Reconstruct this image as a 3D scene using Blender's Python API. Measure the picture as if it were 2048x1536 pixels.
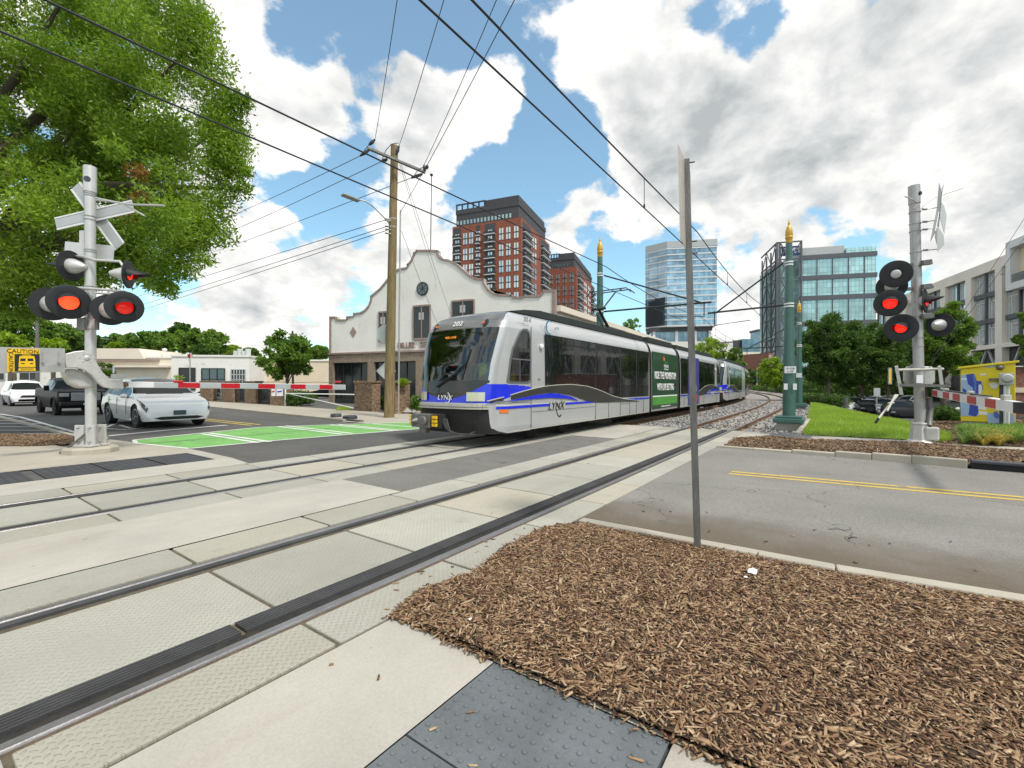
import bpy, math, random
import numpy as np
from mathutils import Vector, Matrix
R=math.radians
for o in list(bpy.data.objects): bpy.data.objects.remove(o)
sc=bpy.context.scene; COL=sc.collection
random.seed(7); rng=np.random.default_rng(7)
# ---------------------------------------------------------------- camera
# world frame: x runs along the tracks (away), y to the left across them, z up; the camera stands at the origin
F=905.0; HC=1.5; HY=770.0
A=math.atan(.714); SA=math.sin(A); CA=math.cos(A)
cam=bpy.data.cameras.new('camera'); co=bpy.data.objects.new('camera',cam); COL.objects.link(co)
co.location=(0,0,HC); co.rotation_euler=(R(90),0,-(R(90)-A)); cam.sensor_width=36; cam.lens=36*F/2048
cam.shift_y=2/2048; cam.clip_start=.05; cam.clip_end=4000; sc.camera=co
sc.view_settings.view_transform='Standard'; sc.view_settings.look='None'; sc.view_settings.gamma=1
sc.view_settings.use_curve_mapping=False
sc.view_settings.exposure=0.60
def W(X,Y,z=0.): return Vector((X*SA+Y*CA,-X*CA+Y*SA,z))
def G(px,py,z=0.):
    Y=F*(HC-z)/(py-HY); return W((px-1024)/F*Y,Y,z)
def P(px,py,Y): return W((px-1024)/F*Y,Y,HC-(py-HY)/F*Y)
def GX(px,Y,z=0.): return W((px-1024)/F*Y,Y,z)
# ---------------------------------------------------------------- sun and sky
sd=Vector((-.14,-.74,1.15)).normalized()
sl=bpy.data.lights.new('sun','SUN'); sl.energy=2.2; sl.angle=R(9); sl.color=(1,.95,.87)
so=bpy.data.objects.new('sun',sl); COL.objects.link(so); so.rotation_euler=sd.to_track_quat('Z','Y').to_euler()
so.location=(0,0,60)
class NT:
    def __init__(s,nt): s.nt=nt
    def n(s,t,**k):
        x=s.nt.nodes.new(t)
        for a,b in k.items(): setattr(x,a,b)
        return x
    def l(s,a,b): s.nt.links.new(a,b)
    def put(s,sock,v):
        if isinstance(v,bpy.types.NodeSocket): s.l(v,sock)
        elif v is not None:
            if isinstance(v,tuple) and len(v)==3 and sock.type=='RGBA': v=v+(1,)
            sock.default_value=v
    def m(s,op,a,b=None,c=None,clamp=False):
        x=s.n('ShaderNodeMath',operation=op,use_clamp=clamp)
        s.put(x.inputs[0],a); s.put(x.inputs[1],b) if b is not None else 0
        if c is not None: s.put(x.inputs[2],c)
        return x.outputs[0]
    def v(s,op,a,b=None,scale=None):
        x=s.n('ShaderNodeVectorMath',operation=op); s.put(x.inputs[0],a)
        if b is not None: s.put(x.inputs[1],b)
        if scale is not None: s.put(x.inputs[3],scale)
        return x.outputs['Value'] if op in('DOT_PRODUCT','LENGTH') else x.outputs[0]
    def noise(s,vec,scale,detail=4,rough=.5,dist=0):
        x=s.n('ShaderNodeTexNoise'); s.put(x.inputs['Vector'],vec); x.inputs['Scale'].default_value=scale
        x.inputs['Detail'].default_value=detail; x.inputs['Roughness'].default_value=rough; x.inputs['Distortion'].default_value=dist
        return x.outputs[0]
    def mr(s,v,a,b,c=0.,d=1.,smooth=False):
        x=s.n('ShaderNodeMapRange'); x.interpolation_type='SMOOTHSTEP' if smooth else 'LINEAR'
        s.put(x.inputs[0],v)
        for i,q in enumerate((a,b,c,d)): s.put(x.inputs[i+1],q)
        return x.outputs[0]
    def mix(s,f,a,b,mode='MIX'):
        x=s.n('ShaderNodeMix',data_type='RGBA',blend_type=mode); s.put(x.inputs[0],f); s.put(x.inputs[6],a); s.put(x.inputs[7],b)
        return x.outputs[2]
    def sep(s,v):
        x=s.n('ShaderNodeSeparateXYZ'); s.put(x.inputs[0],v); return x.outputs
    def comb(s,x_,y_,z_):
        x=s.n('ShaderNodeCombineXYZ'); s.put(x.inputs[0],x_); s.put(x.inputs[1],y_); s.put(x.inputs[2],z_); return x.outputs[0]
wd=bpy.data.worlds.new('World'); sc.world=wd; wd.use_nodes=True; wd.node_tree.nodes.clear(); t=NT(wd.node_tree)
sky=t.n('ShaderNodeTexSky',sky_type='NISHITA',sun_disc=False); sky.sun_elevation=math.asin(sd.z); sky.sun_rotation=math.atan2(sd.x,sd.y)
sky.air_density=1.0; sky.dust_density=.6; sky.ozone_density=1.4
d=t.v('NORMALIZE',t.n('ShaderNodeTexCoord').outputs['Generated']); dx,dy,dz=t.sep(d)[:3]
zz=t.m('ADD',t.m('MAXIMUM',dz,0.0),.50)
pl=t.comb(t.m('DIVIDE',dx,zz),t.m('DIVIDE',dy,zz),t.m('MULTIPLY',dz,.6))
def skydir(px,py):
    v=W((px-1024)/F,1,0); v.z=-(py-HY)/F; return v.normalized()
def blob(px,py,rad,amp):
    q=t.v('DOT_PRODUCT',d,tuple(skydir(px,py)))
    return t.mr(q,math.cos(R(rad)),math.cos(R(rad*.15)),0.,amp,True)
bias=None
for b in [(1120,270,7,-.15),(895,70,5,-.14),(690,400,7,-.13),(960,345,5,-.09),(1350,30,5,-.12),(1240,560,6,-.10),(550,430,6,-.12),(600,80,4,-.10),(740,130,4,-.06),(1100,430,6,-.05),(1660,480,5,-.09),(1840,120,4,-.03),(1480,20,5,-.1),(640,760,12,-.06),
          (560,540,10,.12),(850,500,8,.1),(1270,100,11,.12),(990,190,5,.07),(1370,290,9,.12),(1700,250,28,.07),(500,130,11,.14),(850,250,8,.1),(1120,380,6,.07),(1900,100,18,.09),(1450,640,9,.06)]:
    x=blob(*b); bias=x if bias is None else t.m('ADD',bias,x)
warp=t.v('ADD',pl,t.v('SCALE',t.v('SUBTRACT',t.n('ShaderNodeTexNoise').outputs[1],(.5,.5,.5)),scale=.0))
n1=t.noise(pl,3.4,9,.55,.15)
nb=t.noise(t.v('ADD',pl,(5.2,1.3,.4)),8.5,8,.6,.2)
den=t.m('ADD',t.m('ADD',t.m('MULTIPLY',n1,.66),t.m('MULTIPLY',nb,.34)),bias)
mask=t.mr(den,.455,.515,0,1,True)
hz=t.mr(dz,.0,.12,.55,0.)          # thin white veil near the horizon
mask2=t.m('MAXIMUM',mask,hz)
up=t.noise(t.v('ADD',pl,(.02,-.03,.055)),3.4,9,.55,.15)     # density a little towards the sun: shades the far side
dif=t.m('SUBTRACT',n1,up)
core=t.mr(den,.53,.72,0,1,True)
sh=t.m('ADD',t.m('MULTIPLY',core,-.25),t.m('MULTIPLY',dif,1.7))
puff=t.m('MULTIPLY',t.m('SUBTRACT',t.noise(pl,9.0,8,.58,.2),.5),.8)
sh=t.m('ADD',sh,puff)
gray=blob(1700,170,26,-.10); gray2=blob(760,150,12,-.10); gray3=blob(560,640,9,-.08)
sh=t.m('ADD',sh,t.m('ADD',gray,t.m('ADD',gray2,gray3)))
br=t.m('MAXIMUM',t.m('ADD',1.0,sh),.50); br=t.m('MINIMUM',br,1.2)
ccol=t.mix(t.mr(br,.45,.95),(.90,.97,1.0),(1,.985,.95))
cl=t.v('SCALE',ccol,scale=t.m('MULTIPLY',br,6.7))
skc=t.mix(.07,t.mix(1.0,sky.outputs[0],(1.08,1.42,1.30),'MULTIPLY'),(7.,7.2,7.2))
bgc=t.mix(mask2,skc,cl)
bg=t.n('ShaderNodeBackground'); t.l(bgc,bg.inputs[0]); bg.inputs[1].default_value=.11
t.l(bg.outputs[0],t.n('ShaderNodeOutputWorld').inputs[0])
# ---------------------------------------------------------------- mesh helper
class MB:
    def __init__(s): s.v=[];s.f=[];s.m=[];s.i=0;s.M=None
    def add(s,vs,fs):
        b=len(s.v)
        s.v+= [tuple(s.M@Vector(q)) for q in vs] if s.M is not None else [tuple(q) for q in vs]
        s.f+=[tuple(b+i for i in f) for f in fs]; s.m+=[s.i]*len(fs); return s
    def box(s,x0,y0,z0,x1,y1,z1):
        x0,x1=min(x0,x1),max(x0,x1);y0,y1=min(y0,y1),max(y0,y1);z0,z1=min(z0,z1),max(z0,z1)
        return s.add([(x0,y0,z0),(x1,y0,z0),(x1,y1,z0),(x0,y1,z0),(x0,y0,z1),(x1,y0,z1),(x1,y1,z1),(x0,y1,z1)],
          [(0,3,2,1),(4,5,6,7),(0,1,5,4),(1,2,6,5),(2,3,7,6),(3,0,4,7)])
    def bar(s,p,q,w,h=None,up=(0,0,1)):
        h=h or w; p=Vector(p);q=Vector(q); d=(q-p).normalized(); u=Vector(up)
        if abs(d.dot(u))>.98: u=Vector((1,0,0))
        r=d.cross(u).normalized(); u=r.cross(d)
        vs=[e+r*a*w/2+u*b*h/2 for e in(p,q) for a,b in((-1,-1),(1,-1),(1,1),(-1,1))]
        return s.add(vs,[(0,1,2,3),(7,6,5,4),(0,4,5,1),(1,5,6,2),(2,6,7,3),(3,7,4,0)])
    def tube(s,pts,r,n=8,caps=True):
        pts=[Vector(p) for p in pts]; k=len(pts); rs=r if isinstance(r,(list,tuple)) else [r]*k; vs=[]; u=None
        for i,p in enumerate(pts):
            d=(pts[min(i+1,k-1)]-pts[max(i-1,0)]).normalized()
            if u is None: u=Vector((0,0,1)) if abs(d.z)<.9 else Vector((1,0,0))
            a=d.cross(u).normalized(); u=a.cross(d).normalized()
            vs+=[p+(a*math.cos(2*math.pi*j/n)+u*math.sin(2*math.pi*j/n))*rs[i] for j in range(n)]
        fs=[(i*n+j,(i+1)*n+j,(i+1)*n+(j+1)%n,i*n+(j+1)%n) for i in range(k-1) for j in range(n)]
        if caps: fs+=[tuple(range(n)),tuple(reversed(range((k-1)*n,k*n)))]
        return s.add(vs,fs)
    def cyl(s,p,q,r,r1=None,n=16): return s.tube([p,q],[r,r if r1 is None else r1],n)
    def lathe(s,prof,org=(0,0,0),axis=(0,0,1),n=20,sx=1.):
        q=Vector(axis).normalized().to_track_quat('Z','Y').to_matrix(); o=Vector(org); vs=[]
        for r,z in prof: vs+=[o+q@Vector((r*math.cos(2*math.pi*j/n)*sx,r*math.sin(2*math.pi*j/n),z)) for j in range(n)]
        k=len(prof); fs=[(i*n+j,i*n+(j+1)%n,(i+1)*n+(j+1)%n,(i+1)*n+j) for i in range(k-1) for j in range(n)]
        fs+=[tuple(reversed(range(n))),tuple(range((k-1)*n,k*n))]
        return s.add(vs,fs)
    def prism(s,poly,a,b,f=None):
        """poly of 2D points, extruded from a to b; f(u,v,w) gives the point"""
        f=f or (lambda u,v,w:(u,v,w)); n=len(poly)
        vs=[f(u,v,a) for u,v in poly]+[f(u,v,b) for u,v in poly]
        return s.add(vs,[tuple(range(n-1,-1,-1)),tuple(range(n,2*n))]+[(i,(i+1)%n,n+(i+1)%n,n+i) for i in range(n)])
    def sheet(s,pts,z=None):
        return s.add([(p[0],p[1],z if z is not None else p[2]) for p in pts],[tuple(range(len(pts)))])
    def build(s,name,mat,parent=None,smooth=None,bevel=0,recenter=True):
        me=bpy.data.meshes.new(name); me.from_pydata(s.v,[],s.f)
        for m in (mat if isinstance(mat,(list,tuple)) else [mat]): me.materials.append(m)
        if any(s.m): me.polygons.foreach_set('material_index',s.m)
        o=bpy.data.objects.new(name,me); COL.objects.link(o)
        import bmesh
        bm=bmesh.new(); bm.from_mesh(me); bmesh.ops.recalc_face_normals(bm,faces=bm.faces)
        if smooth is not None:
            for f_ in bm.faces: f_.smooth=True
            for e in bm.edges:
                if len(e.link_faces)==2 and e.calc_face_angle(0)>R(smooth): e.smooth=False
        bm.to_mesh(me); bm.free()
        if parent is not None: o.parent=parent
        if bevel:
            b=o.modifiers.new('bevel','BEVEL'); b.width=bevel; b.segments=2; b.limit_method='ANGLE'
        return o
def raw(name,V,Fq,mat,parent=None,smooth=False):
    """numpy mesh: V (n,3), Fq (m,k) all faces with k corners"""
    me=bpy.data.meshes.new(name); k=Fq.shape[1]; m=len(Fq)
    me.vertices.add(len(V)); me.vertices.foreach_set('co',V.astype(np.float32).ravel())
    me.loops.add(m*k); me.loops.foreach_set('vertex_index',Fq.astype(np.int32).ravel())
    me.polygons.add(m); me.polygons.foreach_set('loop_start',np.arange(0,m*k,k,dtype=np.int32)); me.polygons.foreach_set('loop_total',np.full(m,k,dtype=np.int32))
    me.update(calc_edges=True); me.validate(); me.materials.append(mat)
    if smooth: me.polygons.foreach_set('use_smooth',[True]*len(me.polygons))
    o=bpy.data.objects.new(name,me); COL.objects.link(o)
    if parent is not None: o.parent=parent
    return o
def thing(name,label,cat,loc=(0,0,0),rz=0,group=None):
    o=bpy.data.objects.new(name,None); COL.objects.link(o); o.location=loc; o.rotation_euler=(0,0,rz); o.empty_display_size=.3
    return tag(o,label,cat,group)
def tag(o,label,cat,group=None):
    o['label']=label; o['category']=cat
    if group: o['group']=group
    return o
def struct(o,kind='structure',label=None,cat=None):
    o['kind']=kind
    if label: o['label']=label
    if cat: o['category']=cat
    return o
def copy_tree(o,parent=None,skip=()):
    c=o.copy(); COL.objects.link(c); c.parent=parent
    for ch in list(o.children):
        if ch.name.split('.')[0] in skip: continue
        copy_tree(ch,c,skip)
    return c
def local(mb,root):
    """vertices given in world space become local to root"""
    Mi=(Matrix.Translation(root.location)@root.rotation_euler.to_matrix().to_4x4()).inverted()
    mb.v=[tuple(Mi@Vector(v)) for v in mb.v]; return mb
def grounded(o):
    """move a top-level mesh's origin to the foot of its shape"""
    vs=np.empty(len(o.data.vertices)*3,dtype=np.float32); o.data.vertices.foreach_get('co',vs); vs=vs.reshape(-1,3)
    c=np.array([(vs[:,0].min()+vs[:,0].max())/2,(vs[:,1].min()+vs[:,1].max())/2,vs[:,2].min()]); vs-=c
    o.data.vertices.foreach_set('co',vs.ravel()); o.location=Vector(c); o.data.update(); return o
_tc={}
def text(s,size,name,mat,parent,M,ext=.004,align='CENTER',sx=1.,bold=0):
    k=(s,size,ext,align,bold)
    if k not in _tc:
        cu=bpy.data.curves.new('lettering','FONT'); cu.body=s; cu.size=size; cu.extrude=ext; cu.align_x=align; cu.align_y='CENTER'; cu.offset=bold
        cu.resolution_u=3
        ob=bpy.data.objects.new('tmp',cu); COL.objects.link(ob); dg=bpy.context.evaluated_depsgraph_get()
        me=bpy.data.meshes.new_from_object(ob.evaluated_get(dg)); bpy.data.objects.remove(ob); _tc[k]=me
    me=_tc[k].copy(); me.transform(M@Matrix.Diagonal((sx,1,1,1))); me.materials.clear(); me.materials.append(mat)
    o=bpy.data.objects.new(name,me); COL.objects.link(o)
    if parent is not None: o.parent=parent
    return o
def frame(o,x,y):
    """matrix with origin o, text x axis x, text y axis y"""
    x=Vector(x).normalized(); y=Vector(y); z=x.cross(y).normalized(); y=z.cross(x)
    m=Matrix((x,y,z)).transposed().to_4x4(); m.translation=Vector(o); return m
# ---------------------------------------------------------------- materials
MT={}
def mat(name,col,rough=.6,metal=0.,var=.12,scale=3.,fine=40.,finev=.06,bump=0.,bscale=80.,island=0.,spec=.5,coat=0.,emit=0.,ecol=None,stain=None,stf=(.55,.7),sts=1.3,coord='Object',aniso=None):
    if name in MT: return MT[name]
    m=bpy.data.materials.new(name); m.use_nodes=True; m.node_tree.nodes.clear(); t=NT(m.node_tree)
    b=t.n('ShaderNodeBsdfPrincipled'); out=t.n('ShaderNodeOutputMaterial'); t.l(b.outputs[0],out.inputs[0])
    tc=t.n('ShaderNodeTexCoord').outputs[coord]
    if aniso: tc=t.v('MULTIPLY',tc,aniso)
    c=tuple(col)
    lo=tuple(x*(1-var) for x in c); hi=tuple(min(1,x*(1+var)) for x in c)
    n=t.mr(t.noise(tc,scale,5,.6),.3,.7); cc=t.mix(n,lo,hi)
    if finev:
        f=t.mr(t.noise(tc,fine,3,.7),.25,.75,1-finev,1+finev); cc=t.v('SCALE',cc,scale=f)
    if stain:
        s_=t.mr(t.noise(tc,sts,6,.65,.5),stf[0],stf[1],0,1,True); cc=t.mix(s_,cc,stain)
    if island:
        g=t.n('ShaderNodeNewGeometry').outputs['Random Per Island']; cc=t.v('SCALE',cc,scale=t.mr(g,0,1,1-island,1+island))
    t.l(cc,b.inputs['Base Color'])
    b.inputs['Roughness'].default_value=rough; b.inputs['Metallic'].default_value=metal; b.inputs['Specular IOR Level'].default_value=spec
    b.inputs['Coat Weight'].default_value=coat; b.inputs['Coat Roughness'].default_value=.04
    if bump:
        bp=t.n('ShaderNodeBump'); bp.inputs['Strength'].default_value=bump; bp.inputs['Distance'].default_value=.02
        t.l(t.noise(tc,bscale,4,.6),bp.inputs['Height']); t.l(bp.outputs[0],b.inputs['Normal'])
    if emit:
        b.inputs['Emission Color'].default_value=tuple(ecol or col)+(1,); b.inputs['Emission Strength'].default_value=emit
    MT[name]=m; return m
def nodes(name):
    m=bpy.data.materials.new(name); m.use_nodes=True; m.node_tree.nodes.clear(); t=NT(m.node_tree)
    b=t.n('ShaderNodeBsdfPrincipled'); out=t.n('ShaderNodeOutputMaterial'); t.l(b.outputs[0],out.inputs[0]); MT[name]=m
    return m,t,b
def bumpn(t,h,b,strength,dist):
    bp=t.n('ShaderNodeBump'); bp.inputs['Strength'].default_value=strength; bp.inputs['Distance'].default_value=dist
    t.l(h,bp.inputs['Height']); t.l(bp.outputs[0],b.inputs['Normal'])
def asphalt(name,base,crk=True,brown=True):
    m,t,b=nodes(name); tc=t.n('ShaderNodeTexCoord').outputs['Object']
    n=t.noise(tc,.7,5,.6); c=t.mix(t.mr(n,.3,.7),tuple(x*.84 for x in base),tuple(x*1.14 for x in base))
    sp=t.noise(tc,75,2,.8); c=t.mix(t.mr(sp,.56,.70,0,.8),c,(.42,.40,.37)); c=t.mix(t.mr(sp,.44,.30,0,.7),c,(.05,.05,.045)); s2=t.noise(tc,22,3,.7); c=t.v('SCALE',c,scale=t.mr(s2,.3,.7,.86,1.13))
    x,y,z=t.sep(tc)[:3]
    trk=t.noise(t.v('MULTIPLY',tc,(1.6,.22,1)),1.,5,.6); c=t.mix(t.mr(trk,.5,.7,0,.35),c,tuple(q*.7 for q in base))
    if brown:
        e=t.mr(t.m('ADD',x,t.m('MULTIPLY',t.noise(tc,1.4,5,.6),1.2)),5.3,6.6,.8,0.,True); c=t.mix(e,c,(.115,.085,.055))
    h=sp
    if crk:
        vv=t.n('ShaderNodeTexVoronoi',feature='DISTANCE_TO_EDGE'); dn=t.n('ShaderNodeTexNoise'); dn.inputs['Scale'].default_value=2.5; dn.inputs['Detail'].default_value=5; t.l(tc,dn.inputs['Vector'])
        t.l(t.v('ADD',tc,t.v('SCALE',dn.outputs[1],scale=.7)),vv.inputs['Vector']); vv.inputs['Scale'].default_value=.33
        ck=t.mr(vv.outputs[0],.0006,.0028,.8,0); ck=t.m('MULTIPLY',ck,t.mr(t.noise(tc,.5,2),.42,.5)); c=t.mix(ck,c,(.03,.028,.025))
        h=t.m('SUBTRACT',sp,ck)
    t.l(c,b.inputs['Base Color']); b.inputs['Roughness'].default_value=.95; b.inputs['Specular IOR Level'].default_value=.25; bumpn(t,h,b,.35,.008); return m
asphalt('asphalt',(.23,.22,.20)); asphalt('asphalt_dark',(.098,.095,.09),brown=False); asphalt('asphalt_mid',(.17,.165,.15),brown=False)
def concrete(name,base,plate=False,isl=.13):
    m,t,b=nodes(name); tc=t.n('ShaderNodeTexCoord').outputs['Object']
    n=t.noise(tc,1.1,6,.6); c=t.mix(t.mr(n,.3,.7),tuple(x*.88 for x in base),tuple(min(1,x*1.1) for x in base))
    st=t.noise(t.v('MULTIPLY',tc,(.6,1.5,1)),.9,7,.65,.4); c=t.mix(t.mr(st,.5,.72,0,.35,True),c,(base[0]*.68,base[1]*.62,base[2]*.52))
    g=t.n('ShaderNodeNewGeometry').outputs['Random Per Island']; c=t.v('SCALE',c,scale=t.mr(g,0,1,1-isl,1+isl))
    if plate:
        c=t.mix(t.mr(t.m('FRACT',t.m('MULTIPLY',g,7.3)),.6,1,0,.22),c,(.52,.42,.26)); r2=t.noise(t.v('MULTIPLY',tc,(.7,2.2,1)),2.3,7,.7,.6); c=t.mix(t.mr(r2,.60,.78,0,.5,True),c,(.30,.20,.10)); gr=t.noise(tc,3.1,6,.7,.3); c=t.mix(t.mr(gr,.58,.75,0,.35,True),c,(.17,.155,.13))
    fn=t.noise(tc,70,4,.7); c=t.v('SCALE',c,scale=t.mr(fn,.3,.7,.9,1.08))
    sp=t.noise(tc,9,2,.5); c=t.mix(t.mr(sp,.74,.77,0,.6),c,(.12,.11,.10))
    h=fn
    if plate:
        x,y,z=t.sep(t.v('SCALE',t.comb(t.m('ADD',t.sep(tc)[0],t.sep(tc)[1]),t.m('SUBTRACT',t.sep(tc)[0],t.sep(tc)[1]),0.),scale=19.))[:3]
        fx=t.m('SUBTRACT',t.m('FRACT',x),.5); fy=t.m('SUBTRACT',t.m('FRACT',y),.5)
        p=t.m('MODULO',t.m('ABSOLUTE',t.m('ADD',t.m('FLOOR',x),t.m('FLOOR',y))),2.)
        a=t.m('ADD',t.m('MULTIPLY',fx,t.m('SUBTRACT',1.,p)),t.m('MULTIPLY',fy,p)); q=t.m('ADD',t.m('MULTIPLY',fy,t.m('SUBTRACT',1.,p)),t.m('MULTIPLY',fx,p))
        e=t.m('ADD',t.m('POWER',t.m('DIVIDE',t.m('ABSOLUTE',a),.46),2.),t.m('POWER',t.m('DIVIDE',t.m('ABSOLUTE',q),.17),2.))
        dm=t.mr(e,.25,1.,1,0,True); wear=t.mr(t.noise(tc,1.1,5,.6),.35,.65,.12,1)
        h=t.m('ADD',t.m('MULTIPLY',t.m('MULTIPLY',dm,wear),1.),t.m('MULTIPLY',fn,.35))
    t.l(c,b.inputs['Base Color']); b.inputs['Roughness'].default_value=.8; bumpn(t,h,b,.75 if plate else .25,.012 if plate else .006); return m
concrete('conc_panel',(.385,.37,.315),True); concrete('conc_walk',(.415,.388,.335)); concrete('conc_kerb',(.42,.38,.31)); concrete('conc_grey',(.36,.34,.30)); concrete('conc_old',(.40,.36,.29))
mat('rail_steel',(.30,.285,.285),.42,.75,.2,3,60,.15,bump=.1); mat('rail_rust',(.16,.085,.04),.85,0,.35,8,60,.2,bump=.4)
mat('rubber',(.05,.05,.05),.75,0,.3,4,90,.2,bump=.2); mat('groove',(.03,.026,.02),.95,0,.4,14,bump=.3); mat('dirt',(.13,.105,.07),.95,0,.35,9,70,.3,bump=.6)
mat('white_paint',(.72,.71,.68),.6,0,.08,6,50,.1,stain=(.35,.34,.32),stf=(.58,.72),sts=4); mat('yellow_paint',(.62,.42,.06),.65,0,.12,6,stain=(.25,.22,.12),stf=(.55,.66),sts=7)
mat('green_paint',(.17,.41,.10),.8,0,.16,1.8,60,.15,stain=(.13,.22,.09),stf=(.52,.68),sts=5)
mat('tactile',(.13,.142,.15),.62,0,.22,2.5,90,.15,bump=.35,bscale=220,stain=(.045,.05,.055),stf=(.62,.72),sts=5)
mat('tactile_dark',(.045,.045,.05),.7,0,.2,bump=.3)
mat('ballast_sheet',(.27,.255,.24),.95,0,.25,2,45,.35,bump=1.,bscale=30,stain=(.26,.18,.10),stf=(.5,.7),sts=.7)
mat('stone_bit',(.27,.26,.25),.9,0,.2,island=.6); mat('sleeper_conc',(.47,.43,.36),.85,0,.15,4,50,.15,stain=(.33,.22,.12),stf=(.5,.65),sts=3,island=.1)
mat('galv',(.46,.455,.44),.5,.5,.10,3,60,.08,stain=(.38,.375,.36),stf=(.5,.7),sts=3); mat('alu',(.60,.59,.57),.42,.45,.08,3,50,.06)
mat('alu_cast',(.56,.545,.52),.5,.4,.14,5,50,.12,bump=.15,stain=(.38,.35,.31),stf=(.55,.75),sts=3)
mat('black_metal',(.022,.024,.027),.5,.1,.25,5); mat('dark_metal',(.055,.06,.07),.55,.2,.2,6)
mat('sign_back',(.62,.62,.61),.45,.35,.06,2); mat('post_grey',(.17,.165,.155),.5,.5,.25,9,70,.2,bump=.2,aniso=(1,1,.25))
mat('pole_green',(.055,.135,.115),.4,0,.12,3,coat=.2); mat('gold',(.62,.36,.045),.4,.1,.18,7)
mat('white_metal',(.78,.78,.77),.4,0,.04); mat('grey_metal',(.33,.34,.35),.5,.3,.1)
mat('red_sheet',(.48,.012,.02),.35,0,.08); mat('silver_sheet',(.44,.46,.47),.35,.1,.06); mat('white_sheet',(.74,.74,.74),.35,0,.04)
mat('red_plain',(.5,.03,.03),.4); mat('orange',(.75,.17,.03),.35); mat('yellow_sign',(.80,.50,.01),.45,0,.05); mat('black_ink',(.012,.012,.014),.6,0,0,finev=0); mat('white_ink',(.82,.82,.82),.5,0,0,finev=0)
mat('red_lamp',(.75,.01,.005),.25,emit=1.2,ecol=(1,.015,.008)); mat('red_lamp_dim',(.45,.01,.008),.2,emit=.35,ecol=(1,.02,.01),coat=.5); mat('red_lamp_hot',(.9,.1,.02),.25,emit=2.2,ecol=(1,.035,.01)); mat('lamp_off',(.5,.5,.48),.3,island=.2)
def leafmat(name,a,b_,tr=.35,rough=.55):
    m=bpy.data.materials.new(name); m.use_nodes=True; m.node_tree.nodes.clear(); t=NT(m.node_tree)
    g=t.n('ShaderNodeNewGeometry').outputs['Random Per Island']; tc=t.n('ShaderNodeTexCoord').outputs['Object']
    f=t.m('ADD',t.m('MULTIPLY',g,.5),t.mr(t.noise(tc,.55,3),.3,.7,0,.5)); c=t.mix(f,a,b_)
    b=t.n('ShaderNodeBsdfPrincipled'); t.l(c,b.inputs['Base Color']); b.inputs['Roughness'].default_value=rough; b.inputs['Specular IOR Level'].default_value=.35
    tl=t.n('ShaderNodeBsdfTranslucent'); t.l(t.mix(1.,c,(1.25,1.3,.6),'MULTIPLY'),tl.inputs[0])
    mx=t.n('ShaderNodeMixShader'); mx.inputs[0].default_value=tr; t.l(b.outputs[0],mx.inputs[1]); t.l(tl.outputs[0],mx.inputs[2])
    t.l(mx.outputs[0],t.n('ShaderNodeOutputMaterial').inputs[0]); MT[name]=m; return m
leafmat('leaf_oak',(.07,.15,.015),(.32,.46,.05),tr=.42); leafmat('leaf_mid',(.06,.13,.02),(.21,.34,.05),tr=.4); leafmat('leaf_dark',(.025,.065,.014),(.13,.23,.04),tr=.35); leafmat('leaf_lime',(.16,.26,.02),(.36,.50,.05),tr=.4)
leafmat('grass_blade',(.20,.32,.04),(.42,.55,.09)); leafmat('leaf_brown',(.18,.07,.02),(.32,.15,.04)); leafmat('blade_green',(.05,.12,.015),(.20,.33,.04),tr=.2); leafmat('blade_yellow',(.35,.28,.06),(.55,.42,.10))
mat('bark',(.12,.095,.07),.9,0,.3,4,30,.3,bump=.8,bscale=20,aniso=(1,1,.3))
def woodpole():
    m,t,b=nodes('pole_wood'); tc=t.n('ShaderNodeTexCoord').outputs['Object']
    q=t.v('MULTIPLY',tc,(1,1,.06)); n=t.noise(q,22,6,.7,.3); c=t.mix(t.mr(n,.3,.7),(.10,.065,.03),(.36,.26,.13)); c=t.mix(t.mr(t.noise(tc,.7,4),.4,.65,0,.5),c,(.20,.17,.07))
    t.l(c,b.inputs['Base Color']); b.inputs['Roughness'].default_value=.85; bumpn(t,n,b,.8,.01)
woodpole()
def mulchmat(name,pal,dark=(.035,.022,.013)):
    m,t,b=nodes(name); g=t.n('ShaderNodeNewGeometry').outputs['Random Per Island']; tc=t.n('ShaderNodeTexCoord').outputs['Object']
    r=t.n('ShaderNodeValToRGB'); t.l(g,r.inputs[0]); e=r.color_ramp.elements
    e[0].position=0; e[0].color=pal[0]+(1,); e[1].position=1; e[1].color=pal[-1]+(1,)
    for i,pc in enumerate(pal[1:-1]): q=e.new((i+1)/(len(pal)-1)); q.color=pc+(1,)
    n=t.noise(t.v('MULTIPLY',tc,(3,3,1)),25,4,.7); c=t.v('SCALE',r.outputs[0],scale=t.mr(n,.3,.7,.75,1.2))
    t.l(c,b.inputs['Base Color']); b.inputs['Roughness'].default_value=.85; bumpn(t,n,b,.4,.004)
mulchmat('mulch_chip',[(.05,.025,.012),(.12,.06,.03),(.20,.108,.054),(.27,.155,.08),(.33,.205,.11),(.39,.26,.15),(.50,.37,.23)])
mulchmat('mulch_far',[(.10,.055,.03),(.18,.11,.06),(.26,.16,.09),(.36,.26,.16)])
mat('mulch_bed',(.055,.034,.02),.95,0,.4,20,90,.4,bump=1.,bscale=60)
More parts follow.
